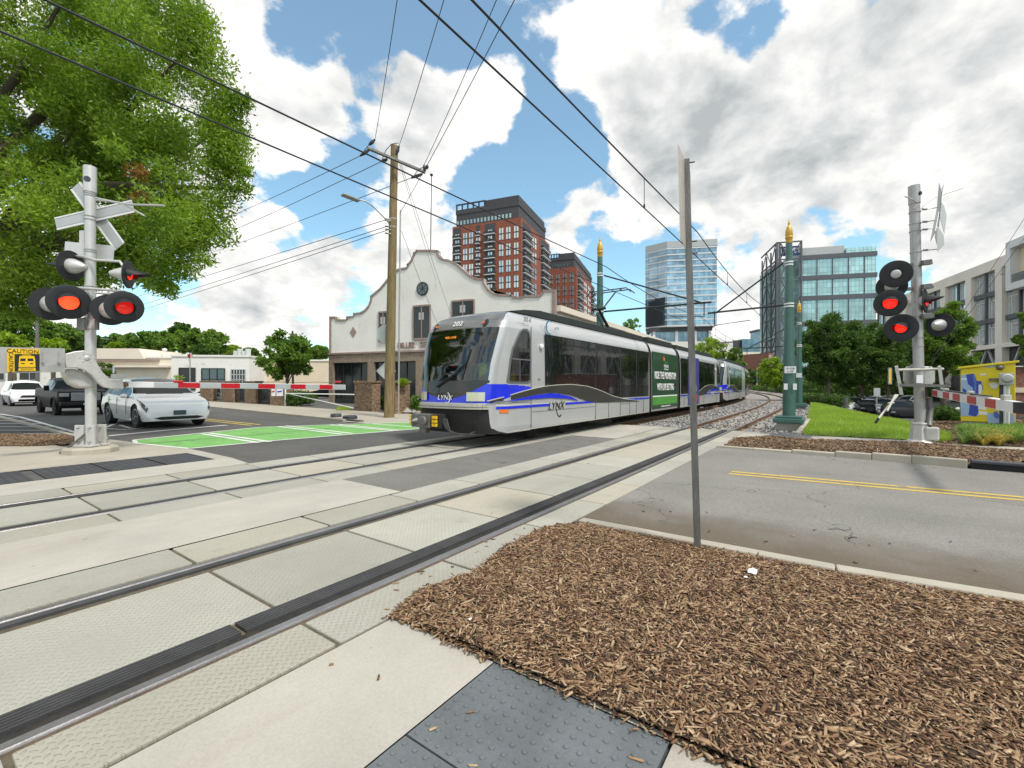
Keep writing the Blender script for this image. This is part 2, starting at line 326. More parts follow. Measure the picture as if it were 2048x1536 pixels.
# ================================================================ SETTING
NC,FC=3.555,7.72            # centre lines of the near and far track
def off(s):
    if s<27: return 0.
    if s<90: return .0017*(s-27)**2
    return .0017*63**2+.2142*(s-90)
def head(s): return math.atan((off(s+.5)-off(s-.5)))
def smooth(a,b,x):
    x=min(1,max(0,(x-a)/(b-a))); return x*x*(3-2*x)
def gz(x,y):
    z=-.02
    if x<16.4 and 2.35<y<9.15: z=-.13
    if x>=16.4:
        v=y-off(x); k=smooth(.4,1.2,v)*(1-smooth(11.8,12.6,v)); z=-.02-.36*k
    z-=1.43*smooth(27,33,x)*smooth(.1,2.,-(y-off(x)*.55))*(1 if x<230 else 0)
    return z
xs=sorted(set([-1500,-400,-120,-60,-30,-12,-6]+[i*1. for i in range(-4,17)]+[16.35,16.45]+[float(i) for i in range(17,100)]+[110,125,140,170,220,300,500,900,1600]))
ys=sorted(set([-1500,-500,-200,-100,-60,-40,-30]+[i*1. for i in range(-24,36)]+[2.3,2.4,9.1,9.2]+[40,50,60,80,100,150,250,500,1500]))
mb=MB(); mb.v=[(x,y,gz(x,y)) for x in xs for y in ys]; k=len(ys)
mb.f=[(i*k+j,(i+1)*k+j,(i+1)*k+j+1,i*k+j+1) for i in range(len(xs)-1) for j in range(k-1)]; mb.m=[0]*len(mb.f)
struct(mb.build('ground',MT['asphalt_dark'],smooth=60))
def flat(name,pts,m,z,mt=None):
    o=MB().sheet(pts,z).build(name,MT[m]); return struct(o)
far=[(11.75,2.33),(11.62,0),(11.5,-1.2),(11.36,-2),(11.25,-6),(11.2,-60)]
flat('road',[(4.55,2.33),(4.55,-60)]+far[::-1],'asphalt',0)
flat('road',[(4.28,4.94),(11.95,4.94),(11.95,6.37),(4.28,6.37)],'asphalt_mid',.0)
lf=[(11.0,9.1),(10.95,16.2),(11.4,20),(12.0,27),(12.8,35),(14.5,55),(16,90)]
c1=[tuple(G(px,py)[:2]) for px,py in((500,928),(464,916),(400,902),(376,897.5),(300,890),(262,884),(212,878))]
flat('road',lf[::-1]+c1+[(3.35,15.2),(3.35,90)],'asphalt_dark',0)
# pavements
flat('pavement',[(-20,-1.0),(1.93,-1.0),(1.93,.55),(-20,.55)],'conc_walk',.004)
flat('pavement',[(-20,1.5),(1.94,1.5),(1.94,2.31),(-20,2.31)],'conc_walk',.004)
flat('pavement',[(-20,4.96),(4.27,4.96),(4.27,6.38),(-20,6.38)],'conc_walk',.004)
flat('pavement',[(11.96,4.96),(16.35,4.96),(16.35,6.38),(11.96,6.38)],'conc_walk',.004)
flat('pavement',[(-20,9.12)]+[(c1[0][0],9.12)]+c1[:4]+[(3.95,11.62),(3.95,10.17),(-20,10.17)],'conc_walk',.004)
flat('pavement',[(-20,11.62),(3.95,11.62)]+c1[3:]+[(3.3,14.9),(3.0,14.9),(2.6,15.2),(2.0,24),(-20,24)],'conc_old',.003)
flat('pavement',[(11.15,9.1),(11.1,16.2),(11.55,20),(12.15,27),(12.95,35),(14.6,55),(18,55),(17.2,34),(16.1,22),(15.7,9.1)],'conc_old',.003)
s1=[G(1470,877),G(1539,873.5),G(1615,880),G(1824,886.6),G(2048,904),G(2200,925)]; s2=[G(2200,912),G(2048,896),G(1875,885),G(1780,879.6),G(1615,871.5),G(1539,868),G(1488,866)]
flat('pavement',[tuple(p[:2]) for p in s1+s2],'conc_walk',.012)
flat('pavement',[(12.0,1.9),(16.3,1.9),(16.3,2.33),(12,2.33)],'conc_grey',.004)
# kerbs
def kerb(pts,w,h,name='kerb',m='conc_kerb',z0=-.05,seg=1.6):
    mb=MB()
    for a,b in zip(pts[:-1],pts[1:]):
        a=Vector((a[0],a[1],0));b=Vector((b[0],b[1],0)); L=(b-a).length; k=max(1,int(L/seg)); dr=(b-a)/k
        for i in range(k):
            p=a+dr*i+dr.normalized()*.008; q=a+dr*(i+1); hh=h(p) if callable(h) else h
            mb.bar(p+Vector((0,0,(z0+hh)/2)),q+Vector((0,0,(z0+hh)/2)),w,hh-z0)
    return struct(mb.build(name,MT[m],bevel=.015))
kerb([(4.48,2.28),(4.5,0),(4.62,-1.2),(4.8,-3.2),(5,-7)],.13,.035)
kerb([(11.83,2.33),(11.70,0),(11.58,-1.2),(11.46,-1.95)],.15,lambda p:.04+.11*smooth(0,1,(2.0-p.y)/3.2),seg=.6)
kerb([(11.0,16.2),(11.45,20),(12.05,27),(12.85,35),(14.5,55)],.15,.11)
kerb([c1[6]]+[(3.3,15.2),(3.3,50)],.12,.06)
kerb([G(1595,871)[:2],G(1618,842)[:2]],.14,.10)
# crossing panels of concrete: gauge and field panels, one island each
js=[-5.95+1.25*i for i in range(18)]+[16.3]
def panels(c,sign):
    mb=MB(); g0,g1=(c-.475,c+.535) if sign>0 else (c-.535,c+.475)
    rows=[(2.34,2.725) if sign>0 else (6.39,6.905),(g0,g1),(4.39,4.94) if sign>0 else (8.53,9.11)]
    for y0,y1 in rows:
        for a,b in zip(js[:-1],js[1:]):
            e=rng.uniform(-.004,.004); mb.box(a+.014,y0+.004,-.1,b-.014,y1-.004,.005+e*.5)
    return struct(mb.build('pavement',MT['conc_panel'],bevel=.008))
panels(NC,1); panels(FC,-1)
mb=MB().box(-6,2.32,-.10,16.32,4.95,-.012); mb.box(-6,6.38,-.10,16.32,9.115,-.012)
# joint filler just below the panel tops (panels stand through it)
struct(mb.build('pavement',MT['dirt']))
# railway tracks
def sweep(mb,prof,y0,ss,mi=None):
    vs=[];n=len(prof)
    for s in ss:
        h=head(s); c,sn=math.cos(h),math.sin(h)
        for (v,z) in prof: vs.append((s-sn*(v+y0),off(s)+(v+y0)*c,z) if s>27 else (s,y0+v,z))
    k=len(ss); fs=[(i*n+j,(i+1)*n+j,(i+1)*n+(j+1)%n,i*n+(j+1)%n) for i in range(k-1) for j in range(n)]
    b=len(mb.v); mb.v+=vs; mb.f+=[tuple(b+i for i in f) for f in fs]; mb.m+=[(mi[f%n] if mi else mb.i) for f in range(len(fs))]
    mb.f.append(tuple(b+i for i in range(n))); mb.m.append(0)
ssr=[-6,2,10,16.3]+[16.4+2.2*i for i in range(34)]+[95+8*i for i in range(12)]
hp=[(-.036,-.05),(-.036,-.008),(-.026,.006),(.026,.006),(.036,-.008),(.036,-.05),(.009,-.06),(.009,-.145),(.07,-.165),(.07,-.18),(-.07,-.18),(-.07,-.165),(-.009,-.145),(-.009,-.06)]
def track(c,label,sg):
    r=thing('railway_track',label,'railway track',(16.4,c,-.15))
    for y in (c-.755,c+.755):
        mb=MB(); sweep(mb,[(v,z) for v,z in hp],y,ssr,[1,0,0,0,1,1,1,1,1,1,1,1,1,1]); local(mb,r).build('rail',[MT['rail_steel'],MT['rail_rust']],r,smooth=40)
    inn=1 if sg>0 else -1
    wide=[(0,-.07)]+[q for i in range(6) for q in ((.001+i*.027,.012),(.019+i*.027,.012),(.020+i*.027,-.012),(.0265+i*.027,-.012))]+[(.166,-.07)]
    nar=[(0,-.07),(.002,.008),(.068,.008),(.07,-.07)]
    cut=[(-6,1.27 if sg>0 else .6),(1.30 if sg>0 else .63,16.3)]
    a=c-.755*inn; b=c+.755*inn
    for lo,hi in cut:
        mb=MB(); sweep(mb,[(inn*(.108+v),z) for v,z in wide],a,[lo,hi]); local(mb,r).build('rubber_strip',MT['rubber'],r)
        mb=MB(); sweep(mb,[(-inn*(.062+v),z) for v,z in nar],b,[lo-.9,hi-.9 if hi<5 else hi]); local(mb,r).build('rubber_strip',MT['rubber'],r)
    mb=MB()
    for y,w in((a,inn*.11),(b,-inn*.065)): mb.box(-6,min(y+.036*inn*(1 if y==a else -1),y+w),-.012,16.3,max(y+.036*inn*(1 if y==a else -1),y+w),-.009)
    local(mb,r).build('flangeway',MT['groove'],r)
    sl=MB().box(-.13,-1.28,-.22,.13,1.28,-.005)
    for y in(-.755,.755):
        for e in(-.13,.13): sl.box(-.05,y+e-.035,-.005,.05,y+e+.035,.03)
    p=sl.build('sleeper',MT['sleeper_conc'],r,bevel=.01); s=16.95; i=0
    while s<82:
        q=p if i==0 else p.copy()
        if i: COL.objects.link(q)
        h=head(s); q.location=Vector((s-math.sin(h)*c,off(s)+c*math.cos(h),-.165))-r.location; q.rotation_euler=(0,0,h); s+=.66 if s<50 else 1.3; i+=1
    return r
track(NC,'empty near railway track curving away past the green poles, rusty rails on concrete sleepers','+')if 0 else track(NC,'empty railway track nearest the viewer, rusty rails on pale sleepers curving away',1)
track(FC,'railway track that the white and blue tram stands on',-1)
# ballast: a bumpy sheet and loose stones
sa=np.concatenate([np.arange(16.33,50,.35),np.arange(50,110,1.5),np.arange(110,190,8.)]); va=np.concatenate([[.5,.9],np.arange(1.3,11.6,.3),[11.9,12.3]])
V=[]
for s in sa:
    h=head(s)
    for v in va:
        z=-.165+.03*math.sin(v*2.1+s)*math.sin(s*.9)*.4+random.uniform(-.012,.012)
        if v<1.2: z=-.165+(1.2-v)*.2
        if v>11.6: z=-.165+(v-11.6)*.2
        V.append((s-math.sin(h)*v*(s>27),off(s)+v*math.cos(h),z))
k=len(va); Fq=np.array([(i*k+j,(i+1)*k+j,(i+1)*k+j+1,i*k+j+1) for i in range(len(sa)-1) for j in range(k-1)])
struct(raw('ballast',np.array(V),Fq,MT['ballast_sheet'],smooth=True),'structure')
def inpoly(x,y,poly):
    r=np.zeros(len(x),bool); n=len(poly); j=n-1
    for i in range(n):
        xi,yi=poly[i][:2]; xj,yj=poly[j][:2]
        c=((yi>y)!=(yj>y))&(x<(xj-xi)*(y-yi)/((yj-yi) if yj!=yi else 1e-9)+xi); r^=c; j=i
    return r
def scatter(poly,n):
    a=np.array([p[:2] for p in poly]); lo,hi=a.min(0),a.max(0); out=np.zeros((0,2))
    while len(out)<n:
        q=rng.uniform(lo,hi,(n*2,2)); out=np.vstack([out,q[inpoly(q[:,0],q[:,1],poly)]])
    return out[:n]
CUBE=np.array([(-1,-1,-1),(1,-1,-1),(1,1,-1),(-1,1,-1),(-1,-1,1),(1,-1,1),(1,1,1),(-1,1,1)],float)
CF=np.array([(0,3,2,1),(4,5,6,7),(0,1,5,4),(1,2,6,5),(2,3,7,6),(3,0,4,7)])
def bits(name,pos,dim,tilt,jit,m,kind='stuff'):
    """jittered little hexahedra: pos (n,3), dim (n,3) half sizes"""
    n=len(pos); v=CUBE[None]*(1+rng.uniform(-jit,jit,(n,8,3)))*dim[:,None,:]
    a=rng.uniform(0,2*np.pi,n); b=rng.normal(0,tilt,n); g=rng.normal(0,tilt,n)
    ca,sa_,cb,sb,cg,sg=np.cos(a),np.sin(a),np.cos(b),np.sin(b),np.cos(g),np.sin(g)
    x=v[...,0]*cb[:,None]+v[...,2]*sb[:,None]; z=-v[...,0]*sb[:,None]+v[...,2]*cb[:,None]; y=v[...,1]*cg[:,None]-z*sg[:,None]; z=v[...,1]*sg[:,None]+z*cg[:,None]
    X=x*ca[:,None]-y*sa_[:,None]; Y=x*sa_[:,None]+y*ca[:,None]
    V=np.stack([X,Y,z],-1)+pos[:,None,:]; Fq=(CF[None]+8*np.arange(n)[:,None,None]).reshape(-1,4)
    return struct(raw(name,V.reshape(-1,3),Fq,m),kind)
n=15000; s=16.4+34*rng.random(n)**1.5; v=rng.uniform(.7,12,n); mk=(np.abs(v-FC)>1.3)
s,v=s[mk],v[mk]; n=len(s); keep=(np.abs(v-NC)>1.35)|(rng.random(n)<.25); s,v=s[keep],v[keep]; n=len(s)
pos=np.stack([s,v+np.array([off(q) for q in s]),np.full(n,-.15)+rng.uniform(-.01,.02,n)],1)
bits('ballast_stones',pos,rng.uniform(.018,.045,(n,3)),.6,.3,MT['stone_bit'])
# mulch beds
edge=[(1.97,2.36),(2.1,2.40),(2.25,2.47),(2.5,2.42),(2.8,2.36),(3.1,2.42),(3.4,2.50),(3.7,2.47),(4.0,2.50),(4.2,2.42),(4.42,2.2)]
flat('pavement',[(1.93,.50),(1.958,.50),(1.958,1.5),(1.93,1.5)],'conc_walk',.010)
bed=[(1.935,2.36)]+edge[1:]+[(4.44,0),(4.56,-1.2),(4.75,-3.2),(1.935,-3.2)]
def bedmesh(poly,h,fn=None):
    a=np.array([p[:2] for p in poly]); lo,hi=a.min(0),a.max(0); st=.06 if h<.06 else .12
    gx,gy=np.arange(lo[0],hi[0]+st,st),np.arange(lo[1],hi[1]+st,st); X,Y=np.meshgrid(gx,gy,indexing='ij'); ins=inpoly(X.ravel(),Y.ravel(),poly).reshape(X.shape)
    # height rises from the border
    dist=np.zeros(X.shape); cur=ins.copy()
    for i in range(6):
        dist+=cur; nx=cur.copy(); nx[1:]&=cur[:-1]; nx[:-1]&=cur[1:]; nx[:,1:]&=cur[:,:-1]; nx[:,:-1]&=cur[:,1:]; cur=nx
    Z=.006+dist/6*h+.008*np.sin(X*7)*np.sin(Y*5)*(dist>2); idx=np.cumsum(ins.ravel()).reshape(X.shape)-1
    q=ins[:-1,:-1]&ins[1:,:-1]&ins[1:,1:]&ins[:-1,1:]; i,j=np.nonzero(q)
    V=np.stack([X[ins],Y[ins],Z[ins]],1); Fq=np.stack([idx[i,j],idx[i+1,j],idx[i+1,j+1],idx[i,j+1]],1)
    return V,Fq,(gx,gy,Z)
def hz_at(g,p):
    i=np.clip(((p[:,0]-g[0][0])/(g[0][1]-g[0][0])).round().astype(int),0,len(g[0])-1); j=np.clip(((p[:,1]-g[1][0])/(g[1][1]-g[1][0])).round().astype(int),0,len(g[1])-1)
    return g[2][i,j]
flat('mulch_bed',[(1.93,2.33),(1.93,-3.2),(4.70,-3.2),(4.45,0),(4.43,2.33)],'mulch_bed',.0065)['kind']='stuff'
V,Fq,g=bedmesh(bed,.035); struct(raw('mulch_bed',V,Fq,MT['mulch_bed'],smooth=True),'stuff')
vis=[p for p in bed if p[1]>-2]+[(4.66,-2.2),(1.97,-1.6)]
p=scatter([(1.938,2.36)]+edge[1:]+[(4.44,0),(4.56,-1.2),(4.66,-2.2),(1.938,-1.4)],56000)
z=hz_at(g,p)+rng.uniform(-.002,.012,len(p)); L=rng.gamma(2.2,.0062,len(p))+.004
dim=np.stack([L,np.minimum(L*.45,rng.uniform(.0016,.0060,len(p))),rng.uniform(.0008,.0025,len(p))],1)
big=rng.random(len(p))<.02; dim[big]*=np.array([1.5,2.2,1.9])
bits('mulch',np.column_stack([p,z]),dim,.22,.35,MT['mulch_chip'])
e_=np.column_stack([rng.normal(1.935,.018,900),rng.uniform(-1.4,2.35,900)]); e_=e_[(e_[:,1]<.5)|(e_[:,1]>1.5)|(rng.random(900)<.4)]
bits('mulch',np.column_stack([e_,.018+rng.uniform(-.004,.01,len(e_))]),np.stack([rng.uniform(.008,.03,len(e_)),rng.uniform(.002,.006,len(e_)),rng.uniform(.001,.003,len(e_))],1),.25,.3,MT['mulch_chip'])
# a few chips strayed onto the paving
st=np.vstack([scatter([(.9,.6),(1.95,.6),(1.95,2.3),(.9,2.3)],8),scatter([(1.9,2.35),(4,2.35),(4,2.75),(1.9,2.75)],26),scatter([(4.5,-3),(6.,-3),(6,2),(4.6,2)],22),scatter([(0,-.9),(4,3),(16,5),(12,8)],30)])
bits('mulch',np.column_stack([st,np.full(len(st),.010)]),np.stack([rng.uniform(.008,.028,len(st)),rng.uniform(.003,.006,len(st)),np.full(len(st),.003)],1),.05,.3,MT['mulch_chip'])
fb=[(11.92,2.2),(11.80,0),(11.68,-1.2),(11.5,-2),(11.4,-6),(13.5,-7.5)]+[(q[0]-.03,q[1]) for q in s1[::-1][1:]]
V,Fq,g=bedmesh(fb,.07); struct(raw('mulch_bed',V,Fq,MT['mulch_bed'],smooth=True),'stuff')
p=scatter(fb,15000); z=hz_at(g,p)+rng.uniform(0,.02,len(p))
bits('mulch',np.column_stack([p,z]),np.stack([rng.uniform(.015,.05,len(p)),rng.uniform(.006,.014,len(p)),rng.uniform(.002,.006,len(p))],1),.3,.3,MT['mulch_far'])
rb=[G(1835,886)[:2],G(1838,858)[:2],G(1852,846)[:2],G(1900,838)[:2],G(2100,842)[:2],G(2200,905)[:2],G(2048,895)[:2]]
rb=[tuple(q) for q in rb]
V,Fq,g=bedmesh(rb,.06); struct(raw('mulch_bed',V,Fq,MT['mulch_bed'],smooth=True),'stuff')
p=scatter(rb,9000); z=hz_at(g,p)+rng.uniform(0,.02,len(p))
bits('mulch',np.column_stack([p,z]),np.stack([rng.uniform(.02,.06,len(p)),rng.uniform(.008,.018,len(p)),rng.uniform(.002,.006,len(p))],1),.3,.3,MT['mulch_far'])
lb=[tuple(G(a,b)[:2]) for a,b in((-60,893),(60,893),(150,889),(160,876),(130,871),(0,870),(-60,872))]
V,Fq,g=bedmesh(lb,.06); struct(raw('mulch_bed',V,Fq,MT['mulch_bed'],smooth=True),'stuff')
p=scatter(lb,6000); z=hz_at(g,p)+rng.uniform(0,.02,len(p))
bits('mulch',np.column_stack([p,z]),np.stack([rng.uniform(.02,.05,len(p)),rng.uniform(.008,.016,len(p)),rng.uniform(.002,.006,len(p))],1),.3,.3,MT['mulch_far'])
# lawn
lw=[tuple(G(a,b)[:2]) for a,b in((1606,871),(1617,835),(1622,806),(1650,810),(1700,822),(1760,835),(1800,842),(1840,850),(1848,884),(1780,879))]
mat('lawn_base',(.15,.24,.045),.95,0,.25,1.5,40,.3,stain=(.42,.36,.20),stf=(.60,.70),sts=.8,bump=.6)
V,Fq,g=bedmesh(lw,.10); struct(raw('lawn',V,Fq,MT['lawn_base'],smooth=True),'structure')
def blades(name,p,z,hmin,hmax,w,m,lean=.5,parent=None,kind='stuff'):
    n=len(p); a=rng.uniform(0,2*np.pi,n); h=rng.uniform(hmin,hmax,n); d=np.stack([np.cos(a),np.sin(a)],1); l=rng.normal(0,lean,(n,2))*h[:,None]
    b=np.column_stack([p,z]); V=np.zeros((n,3,3)); V[:,0]=b; V[:,1]=b; V[:,0,:2]+=d*w; V[:,1,:2]-=d*w; V[:,2]=b; V[:,2,:2]+=l; V[:,2,2]+=h
    o=raw(name,V.reshape(-1,3),np.arange(n*3).reshape(-1,3),m,parent); return struct(o,kind) if kind else o
p=scatter(lw,60000); nn=np.sin(p[:,0]*1.3+np.cos(p[:,1]*2))*np.sin(p[:,1]*1.7+p[:,0]*.4); bare=(nn>.6)&(rng.random(len(p))<.7); p=p[~bare]
blades('grass',p,hz_at(g,p),.04,.11,.009,MT['grass_blade'])
tuft=np.vstack([scatter([tuple(G(a,b)[:2]) for a,b in((1850,886),(1900,886),(1895,872),(1850,872))],2500)]); blades('grass',tuft,np.full(len(tuft),.03),.08,.2,.012,MT['grass_blade'])
# road markings, 4 mm above the road
def strip(pts,w,z=.004):
    mb=MB()
    for a,b in zip(pts[:-1],pts[1:]):
        a=Vector((a[0],a[1],z));b=Vector((b[0],b[1],z)); n=(b-a).cross(Vector((0,0,1))).normalized()*w/2
        mb.sheet([a+n,b+n,b-n,a-n])
    return mb
def yl(y0): return [( 8.46+.085*(1.5-y)+y0,y) for y in (1.46,-.2,-2.5,-6,-20)]
mb=strip(yl(.12),.095); q=strip(yl(-.12),.095); mb.add(q.v,q.f); struct(mb.build('road_marking',MT['yellow_paint']))
gp=[G(a,b) for a,b in((268,881),(522,855),(787,846),(849,845.5),(900,846),(900,853),(849,856.5),(561,880),(379,897),(272,887))]
struct(MB().sheet(gp,.006).build('road_marking',MT['green_paint']))
mb=strip([G(379,897.5),G(561,880.5),G(849,857),G(930,851)],.12,.009); q=strip([G(266,880.5),G(522,854.5),G(787,845.5),G(849,845),G(900,845)],.12,.009); mb.add(q.v,q.f)
q=strip([G(268,881),G(272,887),G(379,897.5)],.1,.009); mb.add(q.v,q.f)
for a,b in(((403,868),(517,886)),((418,866.5),(540,884)),((556,853.5),(684,869)),((572,852),(705,867.5)),((659,850),(787,862)),((675,849),(800,861)),((745,848),(849,856))):
    q=strip([G(*a),G(*b)],.13,.011); mb.add(q.v,q.f)
q=strip([G(170,870.5),G(212,872.5),G(330,861),G(453,850.5)],.24,.007); mb.add(q.v,q.f)
q=strip([G(0,828),G(40,834),G(170,870)],.13); mb.add(q.v,q.f)
for y,x1 in((835,35),(841,62),(847,85),(853.5,112),(860.5,138),(867.5,160)): q=strip([G(-40,y),G(x1,y+.3)],.12 if y<850 else .10); mb.add(q.v,q.f)
for a in([(240,850),(262,857),(330,851)],[(205,857),(255,859.5),(300,854)],[(205,857),(232,847)]): q=strip([G(*c) for c in a],.12); mb.add(q.v,q.f)
struct(mb.build('road_marking',MT['white_paint']))
mb=strip([G(400,840),G(503,851)],.13,.006); q=strip([G(405,837.5),G(520,849.5)],.13,.006); mb.add(q.v,q.f); struct(mb.build('road_marking',MT['yellow_paint']))
# tactile plates
def plate(x0,y0,x1,y1,label,domes=True,step=.0585,m='tactile',z=.006):
    mb=MB().box(x0,y0,-.02,x1,y1,z); nx=int((x1-x0)/step); ny=int((y1-y0)/step); n=7
    if domes:
        for i in range(nx):
            for j in range(ny):
                cx=x0+(i+.5)*(x1-x0)/nx; cy=y0+(j+.5)*(y1-y0)/ny; b=len(mb.v)
                for r,h in((.0135,z),(.012,z+.005),(.0075,z+.0065)):
                    mb.v+=[(cx+r*math.cos(2*math.pi*q/n),cy+r*math.sin(2*math.pi*q/n),h) for q in range(n)]
                for l in(0,1): mb.f+=[(b+l*n+q,b+l*n+(q+1)%n,b+(l+1)*n+(q+1)%n,b+(l+1)*n+q) for q in range(n)]
                mb.f.append(tuple(range(b+2*n,b+3*n))); mb.m+=[0]*(2*n+1)
    return grounded(tag(mb.build('tactile_plate',MT[m]),label,'tactile plate','tactile paving plates'))
plate(1.315,.565,1.925,1.49,'dark grey studded tactile plate touching the wood chips in the foreground')
plate(.69,.565,1.305,1.49,'dark grey studded tactile plate cut off by the bottom edge of the picture')
plate(.06,.565,.68,1.49,'dark grey studded tactile plate just outside the picture foot')
lab=['at the right hand end of the strip by the left mast','second from the right end of the strip by the left mast','in the middle of the strip below the left mast','fourth along the strip, left of the mast foot','at the left picture edge of the strip below the mast']
for i,y in enumerate((3.95,3.15,2.35,1.45,.35)):
    x0=y-(.78 if i<3 else 1.07); plate(x0,10.19,y-.03,11.6,'dark ribbed tactile plate '+lab[i],True,.10,'tactile_dark')
a,b=G(1540,873.5),G(1612,878.5)
mb=MB(); mb.sheet([G(1534,875),G(1545,868.5),G(1622,872.5),G(1616,879.5)],.02)
for i in range(14):
    u=i/13; p0=G(1534,875).lerp(G(1616,879.5),u); p1=G(1545,868.5).lerp(G(1622,872.5),u); mb.bar(Vector((p0.x,p0.y,.024)),Vector((p1.x,p1.y,.024)),.05,.012)
grounded(tag(mb.build('tactile_plate',MT['tactile']),'grey ribbed tactile plate beside the foot of the nearest green pole','tactile plate','tactile paving plates'))
# storm drains
r=thing('storm_drain','dark kerb inlet of a storm drain in the far kerb at the right picture edge','storm drain',(11.4,-3,0))
a,b=Vector((11.44,-2.0,0)),Vector((11.32,-4.6,0))
mb=MB().bar(a+Vector((.05,0,.125)),b+Vector((.05,0,.125)),.22,.05); local(mb,r).build('hood',MT['dark_metal'],r,bevel=.012)
mb=MB().bar(a+Vector((.08,0,.04)),b+Vector((.08,0,.04)),.12,.10); local(mb,r).build('opening',MT['black_ink'],r)
r=thing('storm_drain','two rounded dark drain covers in the kerb beyond the green crossing','storm drain',G(688,838))
for px,py,w in((672,834,.5),(700,838,.62)):
    c=G(px,py); mb=MB().lathe([(w*.5,0),(w*.5,.12),(w*.42,.16),(.01,.17)],c,n=18); local(mb,r).build('cover',MT['dark_metal'],r,smooth=50)
mb=MB().bar(G(655,836)+Vector((-.1,0,.02)),G(725,843)+Vector((-.1,0,.02)),.3,.04); local(mb,r).build('opening',MT['black_ink'],r)
# litter
for (px,py,s_,lb_) in((1505,1152,.045,'crumpled white paper scrap on the wood chips right of the signpost'),(1492,1163,.018,'tiny white paper scrap below the crumpled one'),(941,1249,.014,'small white scrap at the tip of the wood chip bed')):
    c=G(px,py,.03); mb=MB(); k=5
    for i in range(k):
        for j in range(3): mb.v.append((c.x+(i-2)*s_*.5+random.uniform(-.2,.2)*s_,c.y+(j-1)*s_*.6+random.uniform(-.2,.2)*s_,.062+random.uniform(0,.5)*s_))
    mb.f=[(i*3+j,(i+1)*3+j,(i+1)*3+j+1,i*3+j+1) for i in range(k-1) for j in range(2)]; mb.m=[0]*len(mb.f)
    grounded(tag(mb.build('paper_scrap',MT['white_ink']),lb_,'litter'))
# ================================================================ TRAM
mat('tram_white',(.50,.51,.51),.28,.25,.03,2,coat=.4,stain=(.50,.49,.46),stf=(.62,.8),sts=2); mat('tram_silver',(.22,.22,.22),.25,.7,.15,1.2); mat('tram_roof',(.02,.028,.026),.6)
mat('tram_blue',(.012,.03,.68),.25,0,.05,2,coat=.5); mat('tram_char',(.05,.05,.048),.35,.2,.1,coat=.3); mat('tram_black',(.008,.009,.010),.25,0,.2,coat=.6)
mat('bellows',(.05,.042,.038),.85); mat('under',(.02,.018,.016),.8,0,.3,6); mat('lamp_lens',(.55,.56,.42),.15,.2,.1,30,coat=.5)
mat('ad_green',(.018,.065,.03),.35,0,.1,coat=.3); mat('ad_light',(.08,.30,.05),.4); mat('ad_purple',(.06,.055,.28),.35,coat=.3); mat('beige_trim',(.48,.46,.40),.5); mat('seam',(.10,.10,.10),.6); mat('frame_grey',(.13,.135,.14),.5)
mat('led',(.9,.3,.05),.5,emit=2.2,ecol=(1,.25,.03)); mat('hi_vis',(.55,.75,.05),.7); mat('teal_ink',(.06,.20,.32),.5); mat('olive',(.28,.30,.05),.5)
def glassdark(name,col,rough=.03,wob=0.):
    m,t,b=nodes(name); b.inputs['Base Color'].default_value=tuple(col)+(1,); b.inputs['Roughness'].default_value=rough; b.inputs['Specular IOR Level'].default_value=.6
    b.inputs['Coat Weight'].default_value=.9; b.inputs['Coat Roughness'].default_value=.02; b.inputs['Coat IOR'].default_value=1.8
    if wob:
        tc=t.n('ShaderNodeTexCoord').outputs['Object']; bumpn(t,t.noise(t.v('MULTIPLY',tc,(1.4,1,.6)),2.2,2,.5),b,wob,.05)
glassdark('glass_band',(.008,.009,.010),.04,.35); mat('glass_car',(.010,.013,.013),.12,0,0,finev=0,spec=.18)
def clearglass():
    m=bpy.data.materials.new('windscreen'); m.use_nodes=True; m.node_tree.nodes.clear(); t=NT(m.node_tree)
    a=t.n('ShaderNodeBsdfTransparent'); a.inputs[0].default_value=(.42,.50,.47,1); g=t.n('ShaderNodeBsdfGlossy'); g.inputs['Roughness'].default_value=.02; g.inputs[0].default_value=(.85,.9,.9,1)
    f=t.n('ShaderNodeFresnel'); f.inputs[0].default_value=1.5; mx=t.n('ShaderNodeMixShader'); t.l(t.m('ADD',t.m('MULTIPLY',f.outputs[0],1.),.06),mx.inputs[0]); t.l(a.outputs[0],mx.inputs[1]); t.l(g.outputs[0],mx.inputs[2])
    t.l(mx.outputs[0],t.n('ShaderNodeOutputMaterial').inputs[0]); MT['windscreen']=m
clearglass()
HW=1.325; X0=7.55; SIDE=FC-HW
def fac(x): return 1-.13*(1-smooth(.75,1.3,x))
def side(px,py):
    k=(px-1024)/F; Y=(SIDE-.004)/(SA-CA*k); return (k*Y*SA+Y*CA-X0, HC-(py-HY)/F*Y)
def hstrip(root,name,x0,x1,z0,z1,m,t1,sides=(-1,1)):
    xs=[x0]+[q for q in (1.0,1.1,1.2,1.3,1.45) if x0<q<x1]+[x1]
    for sg in sides:
        mb=MB()
        for xa,xb in zip(xs[:-1],xs[1:]):
            ya,yb=[sg*(HW*(fac(q) if root.name.startswith('body') else 1)+t1) for q in(xa,xb)]; mb.add([(xa,ya,z0),(xb,yb,z0),(xb,yb,z1),(xa,ya,z1)],[(0,1,2,3)])
        mb.build(name,MT[m],root)
def crop(lst,sc_=4.8,ox=840,oy=580): return [side(ox+x/sc_,oy+y/sc_) for x,y in lst]
def ringpts(hw):  # cross-section from the right skirt over the roof to the left skirt
    half=[(hw*.985,.36),(hw,.5),(hw,1.),(hw,1.5),(hw*.998,2.),(hw*.99,2.5),(hw*.975,2.9),(hw*.945,3.08),(hw*.90,3.22),(hw*.82,3.33),(hw*.68,3.40),(hw*.45,3.43),(0,3.44)]
    return [(-y,z) for y,z in half]+[(y,z) for y,z in half[-2::-1]]
